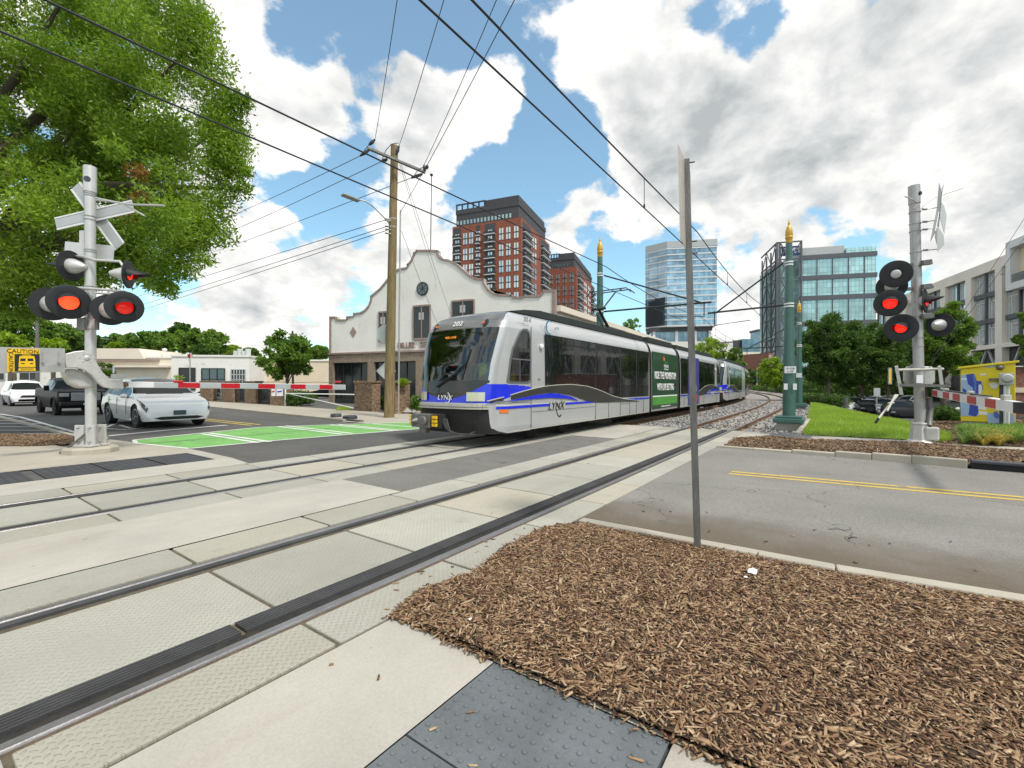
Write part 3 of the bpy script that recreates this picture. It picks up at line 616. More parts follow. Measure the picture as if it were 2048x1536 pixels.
def loft(mb,secs,mi=0):
    n=len(secs[0]); b=len(mb.v); [mb.v.extend(s) for s in secs]
    mb.f+=[(b+i*n+j,b+(i+1)*n+j,b+(i+1)*n+j+1,b+i*n+j+1) for i in range(len(secs)-1) for j in range(n-1)]; mb.m+=[mi]*((len(secs)-1)*(n-1))
def sidepoly(root,name,poly,m,t0=.004,t1=.010,sides=(-1,1),parent=None):
    for sg in sides:
        mb=MB().prism(poly,HW+t0-.006,HW+t1,lambda u,v,w,sg=sg:(u,sg*(w-HW*(1-fac(u))),v) if u<1.4 and root.name.startswith('body') else (u,sg*w,v)); mb.build(name,MT[m],root)
def sect(tram,LA,x,h,flip,full=True):
    """cab section: body from 0 (nose) to LA along +x"""
    b=MB(); ds=[2.25,2.6,4,6,8,10,LA-.35]
    loft(b,[[(d_,y,z) for y,z in ringpts(HW)] for d_ in ds])
    body=b.build('body',MT['tram_white'],tram,smooth=35)
    # nose grid
    zs=np.array(list(np.arange(.34,.52,.006))+list(np.arange(.52,.96,.0155))+list(np.arange(1.,1.7,.018))+list(np.arange(1.7,2.85,.06))+list(np.arange(2.85,3.0,.02))+list(np.arange(3.,3.45,.035))); nu=200
    def xf(z): return float(np.interp(z,[.3,.6,1.,1.3,1.6,2.,2.5,2.9,3.1,3.25,3.36,3.43,3.46],[.62,.54,.5,.51,.54,.60,.74,.88,1.02,1.2,1.5,1.9,2.25]))
    def wz(z): return float(np.interp(z,[.36,.5,2.,2.5,2.9,3.08,3.22,3.33,3.40,3.43,3.44],[.985,1,.998,.99,.975,.945,.90,.82,.68,.45,.1]))*HW
    grid=[]
    for z in zs:
        row=[]; w=wz(z); x0=xf(z); D=.40
        # perimeter: side from 2.25 to corner, round the front, back along the other side
        us=np.linspace(-1,1,nu)
        for u in us:
            a=abs(u); sg=-1 if u<0 else 1
            if a>.62: q=(a-.62)/.38; xx=D+x0+(2.25-D-x0)*q if x0+D<2.25 else 2.25; xx=min(2.25,xx); yy=w*fac(xx)
            else:
                th=a/.62; yy=math.sin(th*math.pi/2)**.62; xx=x0+D*(1-(1-min(1,yy)**4)**.55); yy*=w*fac(min(2.25,x0+D))
                xx=min(xx,2.25)
            row.append((xx,sg*yy,z))
        grid.append(row)
    parts={k:MB() for k in('skin','windscreen','hood_panel','blue_panel','underframe','roof_cowl')}
    for P_ in parts.values(): P_.v=[q for r_ in grid for q in r_]
    for i in range(len(zs)-1):
        for j in range(nu-1):
            c=[grid[i][j],grid[i+1][j],grid[i+1][j+1],grid[i][j+1]]; x=sum(q[0] for q in c)/4; y=abs(sum(q[1] for q in c)/4); z=sum(q[2] for q in c)/4
            fx=x-xf(z)
            um=abs((grid[i][j][1]/abs(grid[i][j][1]) if grid[i][j][1] else 0)*abs(np.linspace(-1,1,nu)[j]+1/(nu-1))); front=um<.455
            if z<.93:
                lim=float(np.interp(z,[.34,.4,.5,.65,.93],[1.25,1.0,.78,.62,.40])); k='underframe' if x<lim or front else 'skin'
            elif front and 1.62<z<2.90 : k='windscreen' if um<.425 else 'skin'
            elif front and z>=2.90: k='roof_cowl'
            elif y<1.0 and fx<.5 and z>2.9: k='roof_cowl'
            elif front and z>1.16+.34*(y/1.05)**2 and z<=1.62 : k='hood_panel'
            elif z<1.52 and z>1.04:
                zb=float(np.interp(x,[.8,.95,1.4,2.3,3.],[1.07,1.12,1.22,1.40,1.46])); k='blue_panel' if z>zb and z<1.515-.04*max(0,x-1.0)**2 else 'skin'
            else: k='skin'
            parts[k].f.append((i*nu+j,(i+1)*nu+j,(i+1)*nu+j+1,i*nu+j+1)); parts[k].m.append(0)
    mm={'skin':'tram_white','windscreen':'windscreen','hood_panel':'tram_black','blue_panel':'tram_blue','underframe':'under','roof_cowl':'tram_silver'}
    sub={}
    for k,P_ in parts.items():
        used=sorted({i for f in P_.f for i in f}); mp={a:b_ for b_,a in enumerate(used)}; P_.v=[P_.v[i] for i in used]; P_.f=[tuple(mp[i] for i in f) for f in P_.f]
        sub[k]=P_.build({'skin':'nose'}.get(k,k),MT[mm[k]],body,smooth=50)
    # bumper, floor, cab interior
    mb=MB()
    for z0,z1,e in((.93,.965,.05),(.985,1.045,.04)):
        pts=[(xf(1.)+.40*(1-(1-min(1,abs(y)/1.155)**4)**.55)-e,y) for y in np.linspace(-1.13,1.13,25)]
        for (xa,ya),(xb,yb) in zip(pts[:-1],pts[1:]): mb.bar((xa,ya,(z0+z1)/2),(xb,yb,(z0+z1)/2),.07,z1-z0)
    mb.build('bumper',MT['beige_trim'],body)
    MB().box(.85,-1.05,.45,2.6,1.05,1.10).build('underframe',MT['under'],body)
    mb=MB().box(2.3,-1.2,1.1,2.36,1.2,3.2); mb.box(.9,-1.1,1.1,2.3,1.1,1.16); mb.box(.75,-.9,1.16,1.1,.9,1.5); mb.build('cab_interior',MT['under'],body)
    MB().box(1.,-.95,2.82,1.5,.95,2.84).build('cab_ceiling',MT['seam'],body)
    mb=MB().prism([(-1.0,1.5),(-.6,1.66),(0,1.70),(.6,1.66),(1.,1.5)],.62,1.15,lambda u,v,w:(w,u*.9,v)); mb.build('dashboard',MT['frame_grey'],body)
    MB().box(1.6,-.45,1.1,1.8,.15,2.1).build('driver_seat',MT['dark_metal'],body)
    mb=MB(); mb.v=[(.84,y,z) for y,z in((-.85,2.60),(-.85,2.78),(.85,2.78),(.85,2.60))]; mb.f=[(0,1,2,3)]; mb.m=[0]; mb.build('destination_screen',MT['black_ink'],body)
    # wiper
    nf=lambda y,z:(xf(z)+.40*(1-(1-min(1,abs(y)/(wz(z)*.87))**4)**.55)-.03,y,z)
    mb=MB().tube([nf(.35,1.45),nf(-.2,1.75),nf(-.55,2.02)],.014,6); mb.tube([nf(.30,1.45),nf(-.2,1.71),nf(-.55,1.97)],.010,6); mb.tube([nf(-.46,1.62),nf(-.55,2.0),nf(-.62,2.36)],.013,6); mb.build('wiper',MT['black_ink'],body)
    # headlights in the blue panel
    for sg in(-1,1):
        pts=[nf(sg*y,z) for y in(.66,.80,.94,1.07) for z in(1.12,1.22,1.33)]
        mb=MB(); mb.v=[(x-.012,y,z) for x,y,z in pts]; mb.f=[(i*3+j,(i+1)*3+j,(i+1)*3+j+1,i*3+j+1) for i in range(3) for j in range(2)]; mb.m=[0]*6
        mb.build('headlight',MT['lamp_lens'],body)
        q=nf(sg*.84,3.02); MB().lathe([(.13,-.05),(.13,.02),(.10,.03)],(q[0]-.01,q[1],q[2]-.02),(-1,0,.75),n=16,sx=.45).build('marker_lamp',MT['under'],body)
        q=nf(sg*.78,3.02); MB().lathe([(.035,0),(.03,.035)],(q[0]-.03,q[1]-.02,q[2]-.02),(-1,0,.75),n=10).build('tail_lamp',MT['orange'],body)
    # coupler with hoses
    mb=MB().box(.03,.10,.48,.33,.72,.80); mb.lathe([(.11,0),(.12,.08),(.09,.10)],(.04,.27,.65),(-1,0,0),14); mb.lathe([(.10,0),(.02,.14)],(.04,.57,.63),(-1,0,0),14); mb.box(.3,.3,.5,.9,.6,.72); mb.box(.08,.28,.34,.23,.50,.50); mb.build('coupler',MT['post_grey'],body,bevel=.015)
    mb=MB(); [mb.box(.05,y,z,.11,y+.06,z+.07) for y in(.75,-.02,-.10) for z in(.52,.61,.70)]; mb.build('coupler_contacts',MT['yellow_sign'],body)
    MB().box(.10,-.14,.48,.33,.09,.80).build('coupler_box',MT['under'],body)
    for e in range(4): MB().tube([(.25,-.1-.05*e,.70),(.22,-.25-.05*e,.50-.04*e),(.3,-.45-.06*e,.36),(.45,-.75,.34),(.75,-.8,.42)],.02,7).build('hose',MT['rubber'],body)
    # side: cab window
    dwin=crop([(835,880),(862,660),(885,560),(925,470),(960,400),(990,370),(1025,370),(1050,400),(1062,470),(1062,880),(1045,898),(850,895)])
    cx=sum(p[0] for p in dwin)/len(dwin); cz=sum(p[1] for p in dwin)/len(dwin)
    shr=lambda poly,k:[(cx+(x-cx)*k,cz+(z-cz)*(1-(1-k)*.55)) for x,z in poly]
    sidepoly(body,'cab_window_frame',dwin,'frame_grey',0,.012); sidepoly(body,'cab_window',shr(dwin,.84),'glass_band',.002,.030)
    a=side(1017,717)[1]; sidepoly(body,'window_bar',[(shr(dwin,.86)[1][0],a-.015),(dwin[9][0]-.03,a-.015),(dwin[9][0]-.03,a+.015),(shr(dwin,.86)[1][0],a+.015)],'frame_grey',0,.036)
    m_=side(1038,750)[0]; sidepoly(body,'window_bar',[(m_-.012,dwin[0][1]+.03),(m_+.012,dwin[0][1]+.03),(m_+.012,a),(m_-.012,a)],'frame_grey',0,.036)
    # glass band, lower swoosh, stripe, seams
    zt,zb=2.88,1.34; x0=side(1090,700)[0]; x1=LA-.45
    bandtop=[(x0,zt),(x1,zt),(x1,1.05),(x1-.02,1.05)]
    sw=crop([(1690,1080),(1600,1065),(1500,1025),(1400,995),(1250,982),(1100,1005),(850,1060),(700,1076),(700,1072),(900,1000),(1100,945),(1225,922)])
    band=[(x0,zt),(x1,zt),(x1,1.02)]+[(sw[0][0],1.02)]+sw[1:8]+sw[8:]+[(x0,zb)]
    up=crop([(700,1071),(800,1037),(900,1000),(1000,970),(1100,945),(1200,925),(1300,914),(1450,907),(1600,924),(1700,955),(1750,975),(1850,1018),(1950,1045),(2100,1062)]); lo=crop([(2100,1068),(1900,1074),(1690,1081),(1600,1065),(1500,1025),(1400,995),(1250,982),(1100,1005),(950,1038),(850,1060),(700,1076)])
    sidepoly(body,'window_band',[(x0,1.44),(x0,zt),(x1,zt),(x1,1.04)]+[(lo[1][0],1.04),(lo[3][0],1.10),(lo[4][0],1.25)],'tram_black',0,.009)
    n_=len(up)
    for i in range(n_-1):
        f=lambda x:float(np.interp(x,[p[0] for p in lo][::-1],[p[1] for p in lo][::-1]))
        (xa,za),(xb,zb_)=up[i],up[i+1]
        sidepoly(body,'swoosh',[(xa,min(za,f(xa))-.001),(xb,min(zb_,f(xb))-.001),(xb,zb_),(xa,za)],'tram_char',.001,.020)
        sidepoly(body,'swoosh_edge',[(xa,za-.004),(xb,zb_-.004),(xb,zb_+.016),(xa,za+.016)],'beige_trim',.001,.022)
    xd=[side(p,700)[0] for p in(1192,1240)]; edges=[x0+.06,x0+1.1,x0+2.2,xd[0]-.02]
    for a_,b_ in((x0+.06,xd[0]-.06),(xd[0]+.08,(xd[0]+xd[1])/2-.03),((xd[0]+xd[1])/2+.03,xd[1]-.08),(xd[1]+.1,xd[1]+1.6),(xd[1]+1.72,x1-1.3),(x1-1.2,x1-.08)):
        dr=xd[0]<a_<xd[1]; z0=1.50 if not dr else 1.18
        sidepoly(body,'window',[(a_,z0),(a_,2.64),(b_,2.64),(b_,z0)],'glass_band',.004,.018)
    sidepoly(body,'window',[(x0+.06,2.68),(x0+.06,2.84),(xd[0]-.06,2.84),(xd[0]-.06,2.68)],'glass_band',.004,.018)
    sidepoly(body,'blue_wave',crop([(850,1062),(1100,1010),(1250,990),(1330,996),(1450,1025),(1515,1060),(1400,1042),(1250,1035),(1100,1045),(900,1064),(800,1070)]),'tram_blue',.002,.024)
    s0=side(985,815)[0]; hstrip(body,'blue_stripe',.93,side(1098,812)[0],.925,.985,'tram_blue',.012); hstrip(body,'blue_stripe',side(1131,810)[0],LA-.4,.925,.985,'tram_blue',.012)
    hstrip(body,'white_line',.93,sw[1][0]-1.0,1.0,1.012,'white_ink',.008)
    for xx,z0,z1 in((2.25,.4,3.0),(xd[0]-.03,.38,2.9),((xd[0]+xd[1])/2,.38,1.0),(xd[1]+.03,.38,2.9),(LA-1.9,.4,2.9),(LA-2.6,.4,1.),(xd[1]+2.5,.4,1.)):
        sidepoly(body,'panel_seam',[(xx-.006,z0),(xx+.006,z0),(xx+.006,z1),(xx-.006,z1)],'seam',0,.013)
    for xa,xb,zz_ in((2.3,xd[0]-.05,.80),(xd[1]+.05,LA-2.6,.80),(.95,2.2,1.07)): hstrip(body,'panel_seam',xa,xb,zz_-.006,zz_+.006,'seam',.006)
    hstrip(body,'skirt_trim',1.3,LA-.4,.36,.385,'beige_trim',.012)
    sidepoly(body,'marker_light',[(1.02,.83),(1.24,.83),(1.25,.86),(1.24,.91),(1.02,.91),(1.01,.86)],'orange',0,.02)
    for sg in(-1,1): MB().lathe([(.07,0),(.07,.05),(.03,.075)],(side(1082,690)[0],sg*HW,side(1082,690)[1]-.04),(0,sg,0),16).build('camera_pod',MT['white_metal'],body,smooth=40)
    # roof equipment
    mb=MB().prism([(1.75,3.38),(2.3,3.48),(3.1,3.56),(LA-.5,3.56),(LA-.5,3.36),(1.8,3.36)],-1.08,1.08,lambda u,v,w:(u,w,v)); [mb.box(3.4+i*2.,-.8,3.5,5.+i*2.,.8,3.62) for i in range(4)]; mb.build('roof_fairing',MT['tram_roof'],body,bevel=.04)
    # running gear
    for xx in(3.1,4.9): MB().lathe([(.33,-.06),(.36,-.05),(.33,.03),(.30,.06)],(xx,-.76,.33),(0,-1,0),24).build('wheel',MT['under'],body,smooth=40); MB().lathe([(.33,-.06),(.36,-.05),(.33,.03),(.30,.06)],(xx,.76,.33),(0,1,0),24).build('wheel',MT['under'],body,smooth=40)
    mb=MB().box(2.4,-1.0,.28,5.7,1.0,.5); mb.box(2.7,-1.1,.30,5.4,-.95,.55); mb.box(6,-1.1,.25,LA-.5,1.1,.45); mb.build('bogie',MT['under'],body)
    body.location=(x,0,0)
    return body
def txt_side(parent,s,size,px,py,m,sx=1.,name='lettering',ext=.003,slant=0):
    x,z=side(px,py); M=frame((x,-HW-.014,z),(1,0,0),(0,0,1))
    if slant: M=M@Matrix(((1,slant,0,0),(0,1,0,0),(0,0,1,0),(0,0,0,1)))
    return text(s,size,name,MT[m],parent,M,ext,sx=sx)
def pose(o,s,h): 
    o.location=Vector((s,off(s)+FC,0)) if s<27 else Vector((s-math.sin(head(s))*FC,off(s)+math.cos(head(s))*FC,0)); o.rotation_euler=(0,0,h)
def pathpt(s): return Vector((s-(math.sin(head(s))*FC if s>27 else 0),off(s)+FC*(math.cos(head(s)) if s>27 else 1),0))
def span(o,sa_,sb_,root,flip=False):
    a,b=pathpt(sa_),pathpt(sb_); d_=(b-a); h=math.atan2(d_.y,d_.x); p=b if flip else a
    o.location=p-root.location; o.rotation_euler=(0,0,h+(math.pi if flip else 0))
tram=thing('tram','front tram, silver with blue nose and the number 202, standing at the crossing','tram',(X0,FC,0))
LA=11.75
secA=sect(tram,LA,0,0,False)
import_ok=True
# centre module
def centre(tram):
    b=MB(); loft(b,[[(d_,y,z) for y,z in ringpts(HW*.99)] for d_ in(.0,1,2,3,3.9)]); body=b.build('centre_body',MT['tram_white'],tram,smooth=35)
    sidepoly(body,'advert_panel',[(.05,.45),(.05,2.95),(3.85,2.95),(3.85,.45)],'ad_green',-.01,.002); sidepoly(body,'advert_lawn',[(.1,.62),(.1,1.02),(3.8,1.02),(3.8,.62)],'ad_light',-.01,.006)
    sidepoly(body,'advert_line',[(.1,.98),(.1,1.03),(3.8,1.03),(3.8,.98)],'white_ink',-.01,.009)
    for x0 in(-.42,3.9):
        q=MB(); loft(q,[[(x0+i*.035,y*(1 if i%2 else .965),z) for y,z in ringpts(HW*.97)] for i in range(13)]); q.build('bellows',MT['bellows'],body)
    mb=MB().box(.2,-1.1,3.36,3.7,1.1,3.6); mb.build('roof_fairing',MT['tram_roof'],body,bevel=.04); MB().box(0,-1.15,.28,3.9,1.15,.42).build('bogie',MT['under'],body)
    return body
secC=centre(tram)
secB=copy_tree(secA,tram)
# pantograph on the centre of section A's rear
def pant(parent,x):
    p=MB().box(x-.7,-.6,3.6,x+.9,.6,3.75); p=p.build('pantograph_base',MT['dark_metal'],parent)
    MB().tube([(x+.8,0,3.75),(x-.35,0,4.55)],[.07,.05],8).build('lower_arm',MT['black_metal'],p); 
    mb=MB(); [mb.tube([(x-.35,y,4.55),(x+.75,y*1.6,5.42)],.03,6) for y in(-.18,.18)]; mb.tube([(x-.35,-.3,4.55),(x-.35,.3,4.55)],.045,8); mb.tube([(x+.5,.08,3.75),(x-.48,.08,4.4)],.018,6); mb.build('upper_arm',MT['black_metal'],p)
    mb=MB(); [mb.tube([(x+.75+e,-1.0,5.28),(x+.75+e,-.8,5.46),(x+.75+e,.8,5.46),(x+.75+e,1.0,5.28)],.025,6) for e in(-.2,.2)]; mb.tube([(x+.55,-.5,5.45),(x+.95,-.5,5.45)],.02,6); mb.tube([(x+.55,.5,5.45),(x+.95,.5,5.45)],.02,6); mb.build('contact_strip',MT['dark_metal'],p)
pant(secA,9.6)
def put_tram(root,parts,s0):
    a,c,b=parts; span(a,s0,s0+LA,root); span(c,s0+LA-.02,s0+LA+3.95,root); span(b,s0+LA+4.2,s0+2*LA+4.2,root,True)
# lettering on the first tram only
def lynx(par,px,py,m,sz=.30):
    txt_side(par,'LYNX',sz,px,py,m,1.15,slant=.3)
    x,z=side(px+6,py-2); mb=MB()
    arc=lambda a0,a1,rx,rz,w:[(x+rx*math.cos(a_)*(1),z+rz*math.sin(a_)) for a_ in np.linspace(a0,a1,16)]+[(x+(rx-w)*math.cos(a_)-.01,z+(rz-w)*math.sin(a_)) for a_ in np.linspace(a1,a0,16)]
    for a0,a1,mm in((R(-20),R(120),'olive'),(R(200),R(300),m)): MB().prism(arc(a0,a1,.2,.34,.035),HW+.008,HW+.013,lambda u,v,w:(u,-w,v)).build('emblem',MT[mm],par)
lynx(secA,1113,812,'black_ink')
txt_side(secA,'202-A',.17,1054,640,'seam',.85); txt_side(secA,'202-A',.06,1078,759,'seam',.8)
# arc logo with letters
x,z=side(1105,656); MB().prism([(x-.16+.2*math.cos(a_),z+.2*math.sin(a_)) for a_ in np.linspace(R(60),R(300),20)]+[(x-.13+.17*math.cos(a_),z+.17*math.sin(a_)) for a_ in np.linspace(R(300),R(60),20)],HW+.0,HW+.006,lambda u,v,w:(u,-w,v)).build('emblem',MT['teal_ink'],secA)
txt_side(secA,'ATS',.12,1113,658,'teal_ink',1.2,slant=.3)
MB().prism([(side(1049.5,706)[0]+a_,side(1049.5,706)[1]+b_) for a_,b_ in((-.11,0),(0,-.17),(.11,0),(0,.17))],HW+.012,HW+.02,lambda u,v,w:(u,-w,v)).build('warning_sticker',MT['yellow_sign'],secA)
q=MB().box(side(1163,777)[0]-.04,-HW-.014,side(1163,778)[1]-.05,side(1163,777)[0]+.06,-HW-.006,side(1163,778)[1]+.04).build('sticker',MT['white_ink'],secA)
def nosept(y,z,e=.02):
    xf=float(np.interp(z,[.3,.6,1.,1.3,1.6,2.,2.5,2.9,3.1,3.25,3.36,3.43,3.46],[.62,.54,.5,.51,.54,.60,.74,.88,1.02,1.2,1.5,1.9,2.25])); return (xf+.40*(1-(1-min(1,abs(y)/1.15)**4)**.55)-e,y,z)
text('202',.20,'lettering',MT['white_ink'],secA,frame(nosept(.02,3.04,.035),(0,-1,0),(.55,0,1)),.003,sx=1.1)
M=frame(nosept(.02,1.19,.03),(0,-1,0),(.0,0,1))@Matrix(((1,.3,0,0),(0,1,0,0),(0,0,1,0),(0,0,0,1))); text('LYNX',.16,'lettering',MT['white_ink'],secA,M,.003,sx=1.2)
MB().prism([(.10*math.cos(a_),.13*math.sin(a_)) for a_ in np.linspace(R(-130),R(80),18)]+[(.085*math.cos(a_)-.01,.115*math.sin(a_)) for a_ in np.linspace(R(80),R(-130),18)],0,.004,lambda u,v,w:(nosept(0,1.19,.03)[0]-w,-.06-u,1.19+v)).build('emblem',MT['white_ink'],secA)
text('RED LINE',.075,'lettering',MT['led'],secA,frame((.82,.15,2.69),(0,-1,0),(.2,0,1)),.002,sx=1.2)
# adverts
def ctext(s,size,x,z,m,sx=1.,b=0): text(s,size,'lettering',MT[m],secC,frame((x,-HW-.012,z),(1,0,0),(0,0,1)),.003,sx=sx,bold=b)
ctext('RIDE THE MOMENTUM',.44,1.95,1.92,'white_ink',.72,.01); ctext('WITH LIVE BETTING',.42,1.95,1.40,'white_ink',.66,.01)
ctext('DRAFT',.16,2.0,2.52,'ad_light',1.1); ctext('KINGS',.20,2.0,2.36,'white_ink',1.2); ctext('SPORTSBOOK',.09,2.0,2.22,'white_ink',1.2)
MB().prism([(1.6,2.62),(1.75,2.6),(1.85,2.72),(1.72,2.74),(1.74,2.85),(1.64,2.76),(1.56,2.82),(1.57,2.70)],HW-.005,HW+.003,lambda u,v,w:(u,-w,v)).build('emblem',MT['orange'],secC)
ctext('GAMBLING PROBLEM? CALL',.09,1.95,.53,'white_ink',1.3)
# purple advert on the rear section (its nose points away, so local x runs backwards)
sB=secB
xx0,xx1=LA-4.3,LA-1.9
MB().box(xx0,HW-.01,.42,xx1,HW+.024,3.02).build('advert_panel',MT['ad_purple'],sB)
def btext(s,size,x,z,m,sx=1.): text(s,size,'lettering',MT[m],sB,frame((x,HW+.028,z),(-1,0,0),(0,0,1)),.003,sx=sx)
btext('Ask the',.26,xx0+1.2,2.3,'white_ink'); btext('experts',.26,xx0+1.2,2.0,'white_ink'); btext('first.',.26,xx0+1.2,1.7,'white_ink')
MB().box(xx0+1.3,HW,1.15,xx0+1.7,HW+.03,1.42).build('advert_block',MT['red_plain'],sB); MB().box(xx0+.6,HW,1.15,xx0+1.1,HW+.03,1.42).build('advert_block',MT['silver_sheet'],sB)
MB().lathe([(.22,0),(.22,.005)],(xx0+.5,HW+.024,.8),(0,1,0),20).build('advert_disc',MT['red_plain'],sB)
put_tram(tram,(secA,secC,secB),X0)
tram2=thing('tram','second white articulated tram coupled behind, half hidden by the curve','tram',pathpt(X0+2*LA+4.7))
keep=[c for c in(secA,secC,secB)]
SK=('lettering','emblem','warning_sticker','sticker','advert_panel','advert_line','advert_lawn','advert_block','advert_disc','hose')
secs2=[copy_tree(c,tram2,SK) for c in keep]
put_tram(tram2,secs2,X0+2*LA+4.7)
# driver in the cab, seen through the windscreen
def figure(root,joints,edges,radii,m,name='body'):
    me=bpy.data.meshes.new(name); me.from_pydata(joints,edges,[]); o=bpy.data.objects.new(name,me); COL.objects.link(o); o.parent=root
    sk=o.modifiers.new('skin','SKIN'); sk.use_smooth_shade=True
    for v,r_ in zip(me.skin_vertices[0].data,radii): v.radius=(r_,r_)
    me.skin_vertices[0].data[0].use_root=True; o.modifiers.new('sub','SUBSURF').render_levels=2; o.modifiers['sub'].levels=1; me.materials.append(MT[m]); return o
mat('skin',(.30,.17,.11),.6); mat('hair',(.02,.015,.012),.8)
dv=thing('person','driver in a yellow safety vest seated behind the windscreen of the front tram','person',(X0+1.5,FC-.42,1.1))
J=[(0,0,.45),(0,0,.62),(0,0,.85),(-.02,0,1.0),(-.03,0,1.08),(-.04,0,1.18),(-.04,.19,.92),(-.12,.24,.68),(-.38,.16,.60),(-.04,-.19,.92),(-.12,-.24,.68),(-.38,-.16,.60),(-.42,.12,.42),(-.42,-.12,.42),(-.45,.12,.05),(-.45,-.12,.05)]
figure(dv,J,[(0,1),(1,2),(2,3),(3,4),(4,5),(2,6),(6,7),(7,8),(2,9),(9,10),(10,11),(0,12),(0,13),(12,14),(13,15)],[.15,.15,.16,.06,.06,.09,.06,.05,.035,.06,.05,.035,.08,.08,.05,.05],'skin')
MB().lathe([(.12,.38),(.18,.5),(.19,.75),(.18,.90),(.09,.97)],(0,0,0),(0,0,1),16,1.).build('vest',MT['hi_vis'],dv,smooth=60)
MB().lathe([(.10,1.18),(.11,1.24),(.08,1.31),(.02,1.33)],(-.02,0,0),(0,0,1),14).build('hair',MT['hair'],dv,smooth=60)
# ================================================================ SIGNALS, POLES, WIRES
Zup=Vector((0,0,1))
def px2m(n,Y): return n/F*Y
def head_signal(root,c,dr,rb,lens,lit,hood=.42,name='signal_light',droop=.24,bk=True):
    """one flashing light: c centre of the back plate, dr the way it faces"""
    dr=Vector(dr).normalized(); q=dr.to_track_quat('Z','Y').to_matrix(); up=(Zup-dr*dr.dot(Zup)).normalized(); rt=up.cross(dr)
    bp=MB().lathe([(rb,-.012),(rb,.006),(rb*.93,.014),(lens*1.15,.004),(lens*1.1,.02)],c,dr,36); b=bp.build(name,MT['black_metal'],root,smooth=40)
    MB().lathe([(lens,.01),(lens*.9,.035),(lens*.6,.05),(.001,.055)],c,dr,28).build('lens',MT[lit],b,smooth=60)
    if bk: MB().lathe([(lens*1.25,0),(lens*1.2,-.10),(lens*.75,-.24),(lens*.35,-.33),(.01,-.34)],c,dr,24).build('housing',MT['alu'],b,smooth=40)
    mb=MB(); n=18; vs=[]
    for k,(e,dd) in enumerate(((0,0.),(1,1.))):
        for i in range(n+1):
            a=math.pi*(-.12+1.24*i/n); s_=max(0,math.sin(a)); Lh=hood*(.25+.75*s_); r=lens*1.12
            vs.append(Vector(c)+rt*math.cos(a)*r+up*math.sin(a)*r+dr*(.0 if e==0 else Lh)-up*(0 if e==0 else droop*Lh))
    vs2=[v+(v-Vector(c)-dr*(v-Vector(c)).dot(dr)).normalized()*.008 for v in vs]
    m=n+1; mb.v=[tuple(v) for v in vs+vs2]; mb.f=[(i,i+1,m+i+1,m+i) for i in range(n)]+[(2*m+i,2*m+i+1,3*m+i+1,3*m+i) for i in range(n)]+[(m+i,m+i+1,3*m+i+1,3*m+i) for i in range(n)]; mb.m=[0]*len(mb.f)
    mb.build('visor',MT['black_metal'],b,smooth=60)
    return b
def WD(X,Y,z=0): return W(X,Y,z)     # direction in camera-aligned axes
def board(mb,c,ax,nrm,L,w,t=.02):
    ax=Vector(ax).normalized(); nrm=Vector(nrm).normalized(); s_=nrm.cross(ax); h=Vector(c)
    mb.add([h+ax*a*L/2+s_*b*w/2+nrm*e*t/2 for e in(-1,1) for a,b in((-1,-1),(1,-1),(1,1),(-1,1))],[(0,3,2,1),(4,5,6,7),(0,1,5,4),(1,2,6,5),(2,3,7,6),(3,0,4,7)])
# ---- left mast
base=G(182,905); YL=10.05
m1=thing('crossing_signal','tall silver signal mast on the left carrying an X of boards and red warning lights','crossing signal',base)
pc=lambda px,py,Y=YL:P(px,py,Y)
rp=px2m(12,YL)*.74
top=pc(180,336)
rt_=.098
MB().tube([base+Vector((0,0,.1)),Vector((top.x,top.y,top.z))],rt_,22).build('pole',MT['alu'],m1,smooth=40)
for ch in m1.children: ch.location=-m1.location
def bld(mb,name,mt,root,**k):
    o=local(mb,root).build(name,MT[mt] if isinstance(mt,str) else mt,root,**k); return o
mb=MB().tube([pc(180,334),pc(180,385)],rt_*1.22,22); cap=bld(mb,'pole_cap','alu',m1,smooth=40)
for px in(170,187):
    c=pc(px if px>175 else 171,362); d_=(WD(.35,-1) if px>175 else WD(-1,-.5)).normalized(); ax=pc(180,362)
    local(MB().lathe([(.062,-.01),(.062,.01),(.055,.012)],ax+d_*rt_*1.20,d_,18),m1).build('cap_opening',MT['dark_metal'],cap)
# base casting and concrete pad
mb=MB().lathe([(.48,-.02),(.48,.10),(.44,.14),(.01,.145)],base,(0,0,1),9); bld(mb,'foundation','conc_old',m1)
for dx,dy in((-.16,-.10),(.13,-.13),(-.12,.12),(.15,.10)):
    c=base+WD(dx*.95,dy*1.05); mb=MB()
    d1=WD(1,0,0); mb.bar(c+Vector((0,0,.14)),c+Vector((0,0,.62)),.19,.05,up=WD(0,1,0)); mb.bar(c+Vector((0,0,.15)),c+Vector((0,0,.19)),.24,.2,up=WD(0,1,0)); bld(mb,'base_bracket','alu',m1,bevel=.01)
    mb=MB(); [mb.lathe([(.022,0),(.022,.035),(.01,.045)],c+WD(0,-.03,z),WD(.0,-1,0),8) for z in(.25,.56)]; bld(mb,'bolt','grey_metal',m1)
mb=MB().tube([base+WD(-.42,-.28,.03),base+WD(-.2,-.2,.22),base+WD(-.0,-.15,.42)],.022,7); bld(mb,'conduit','post_grey',m1,smooth=50)
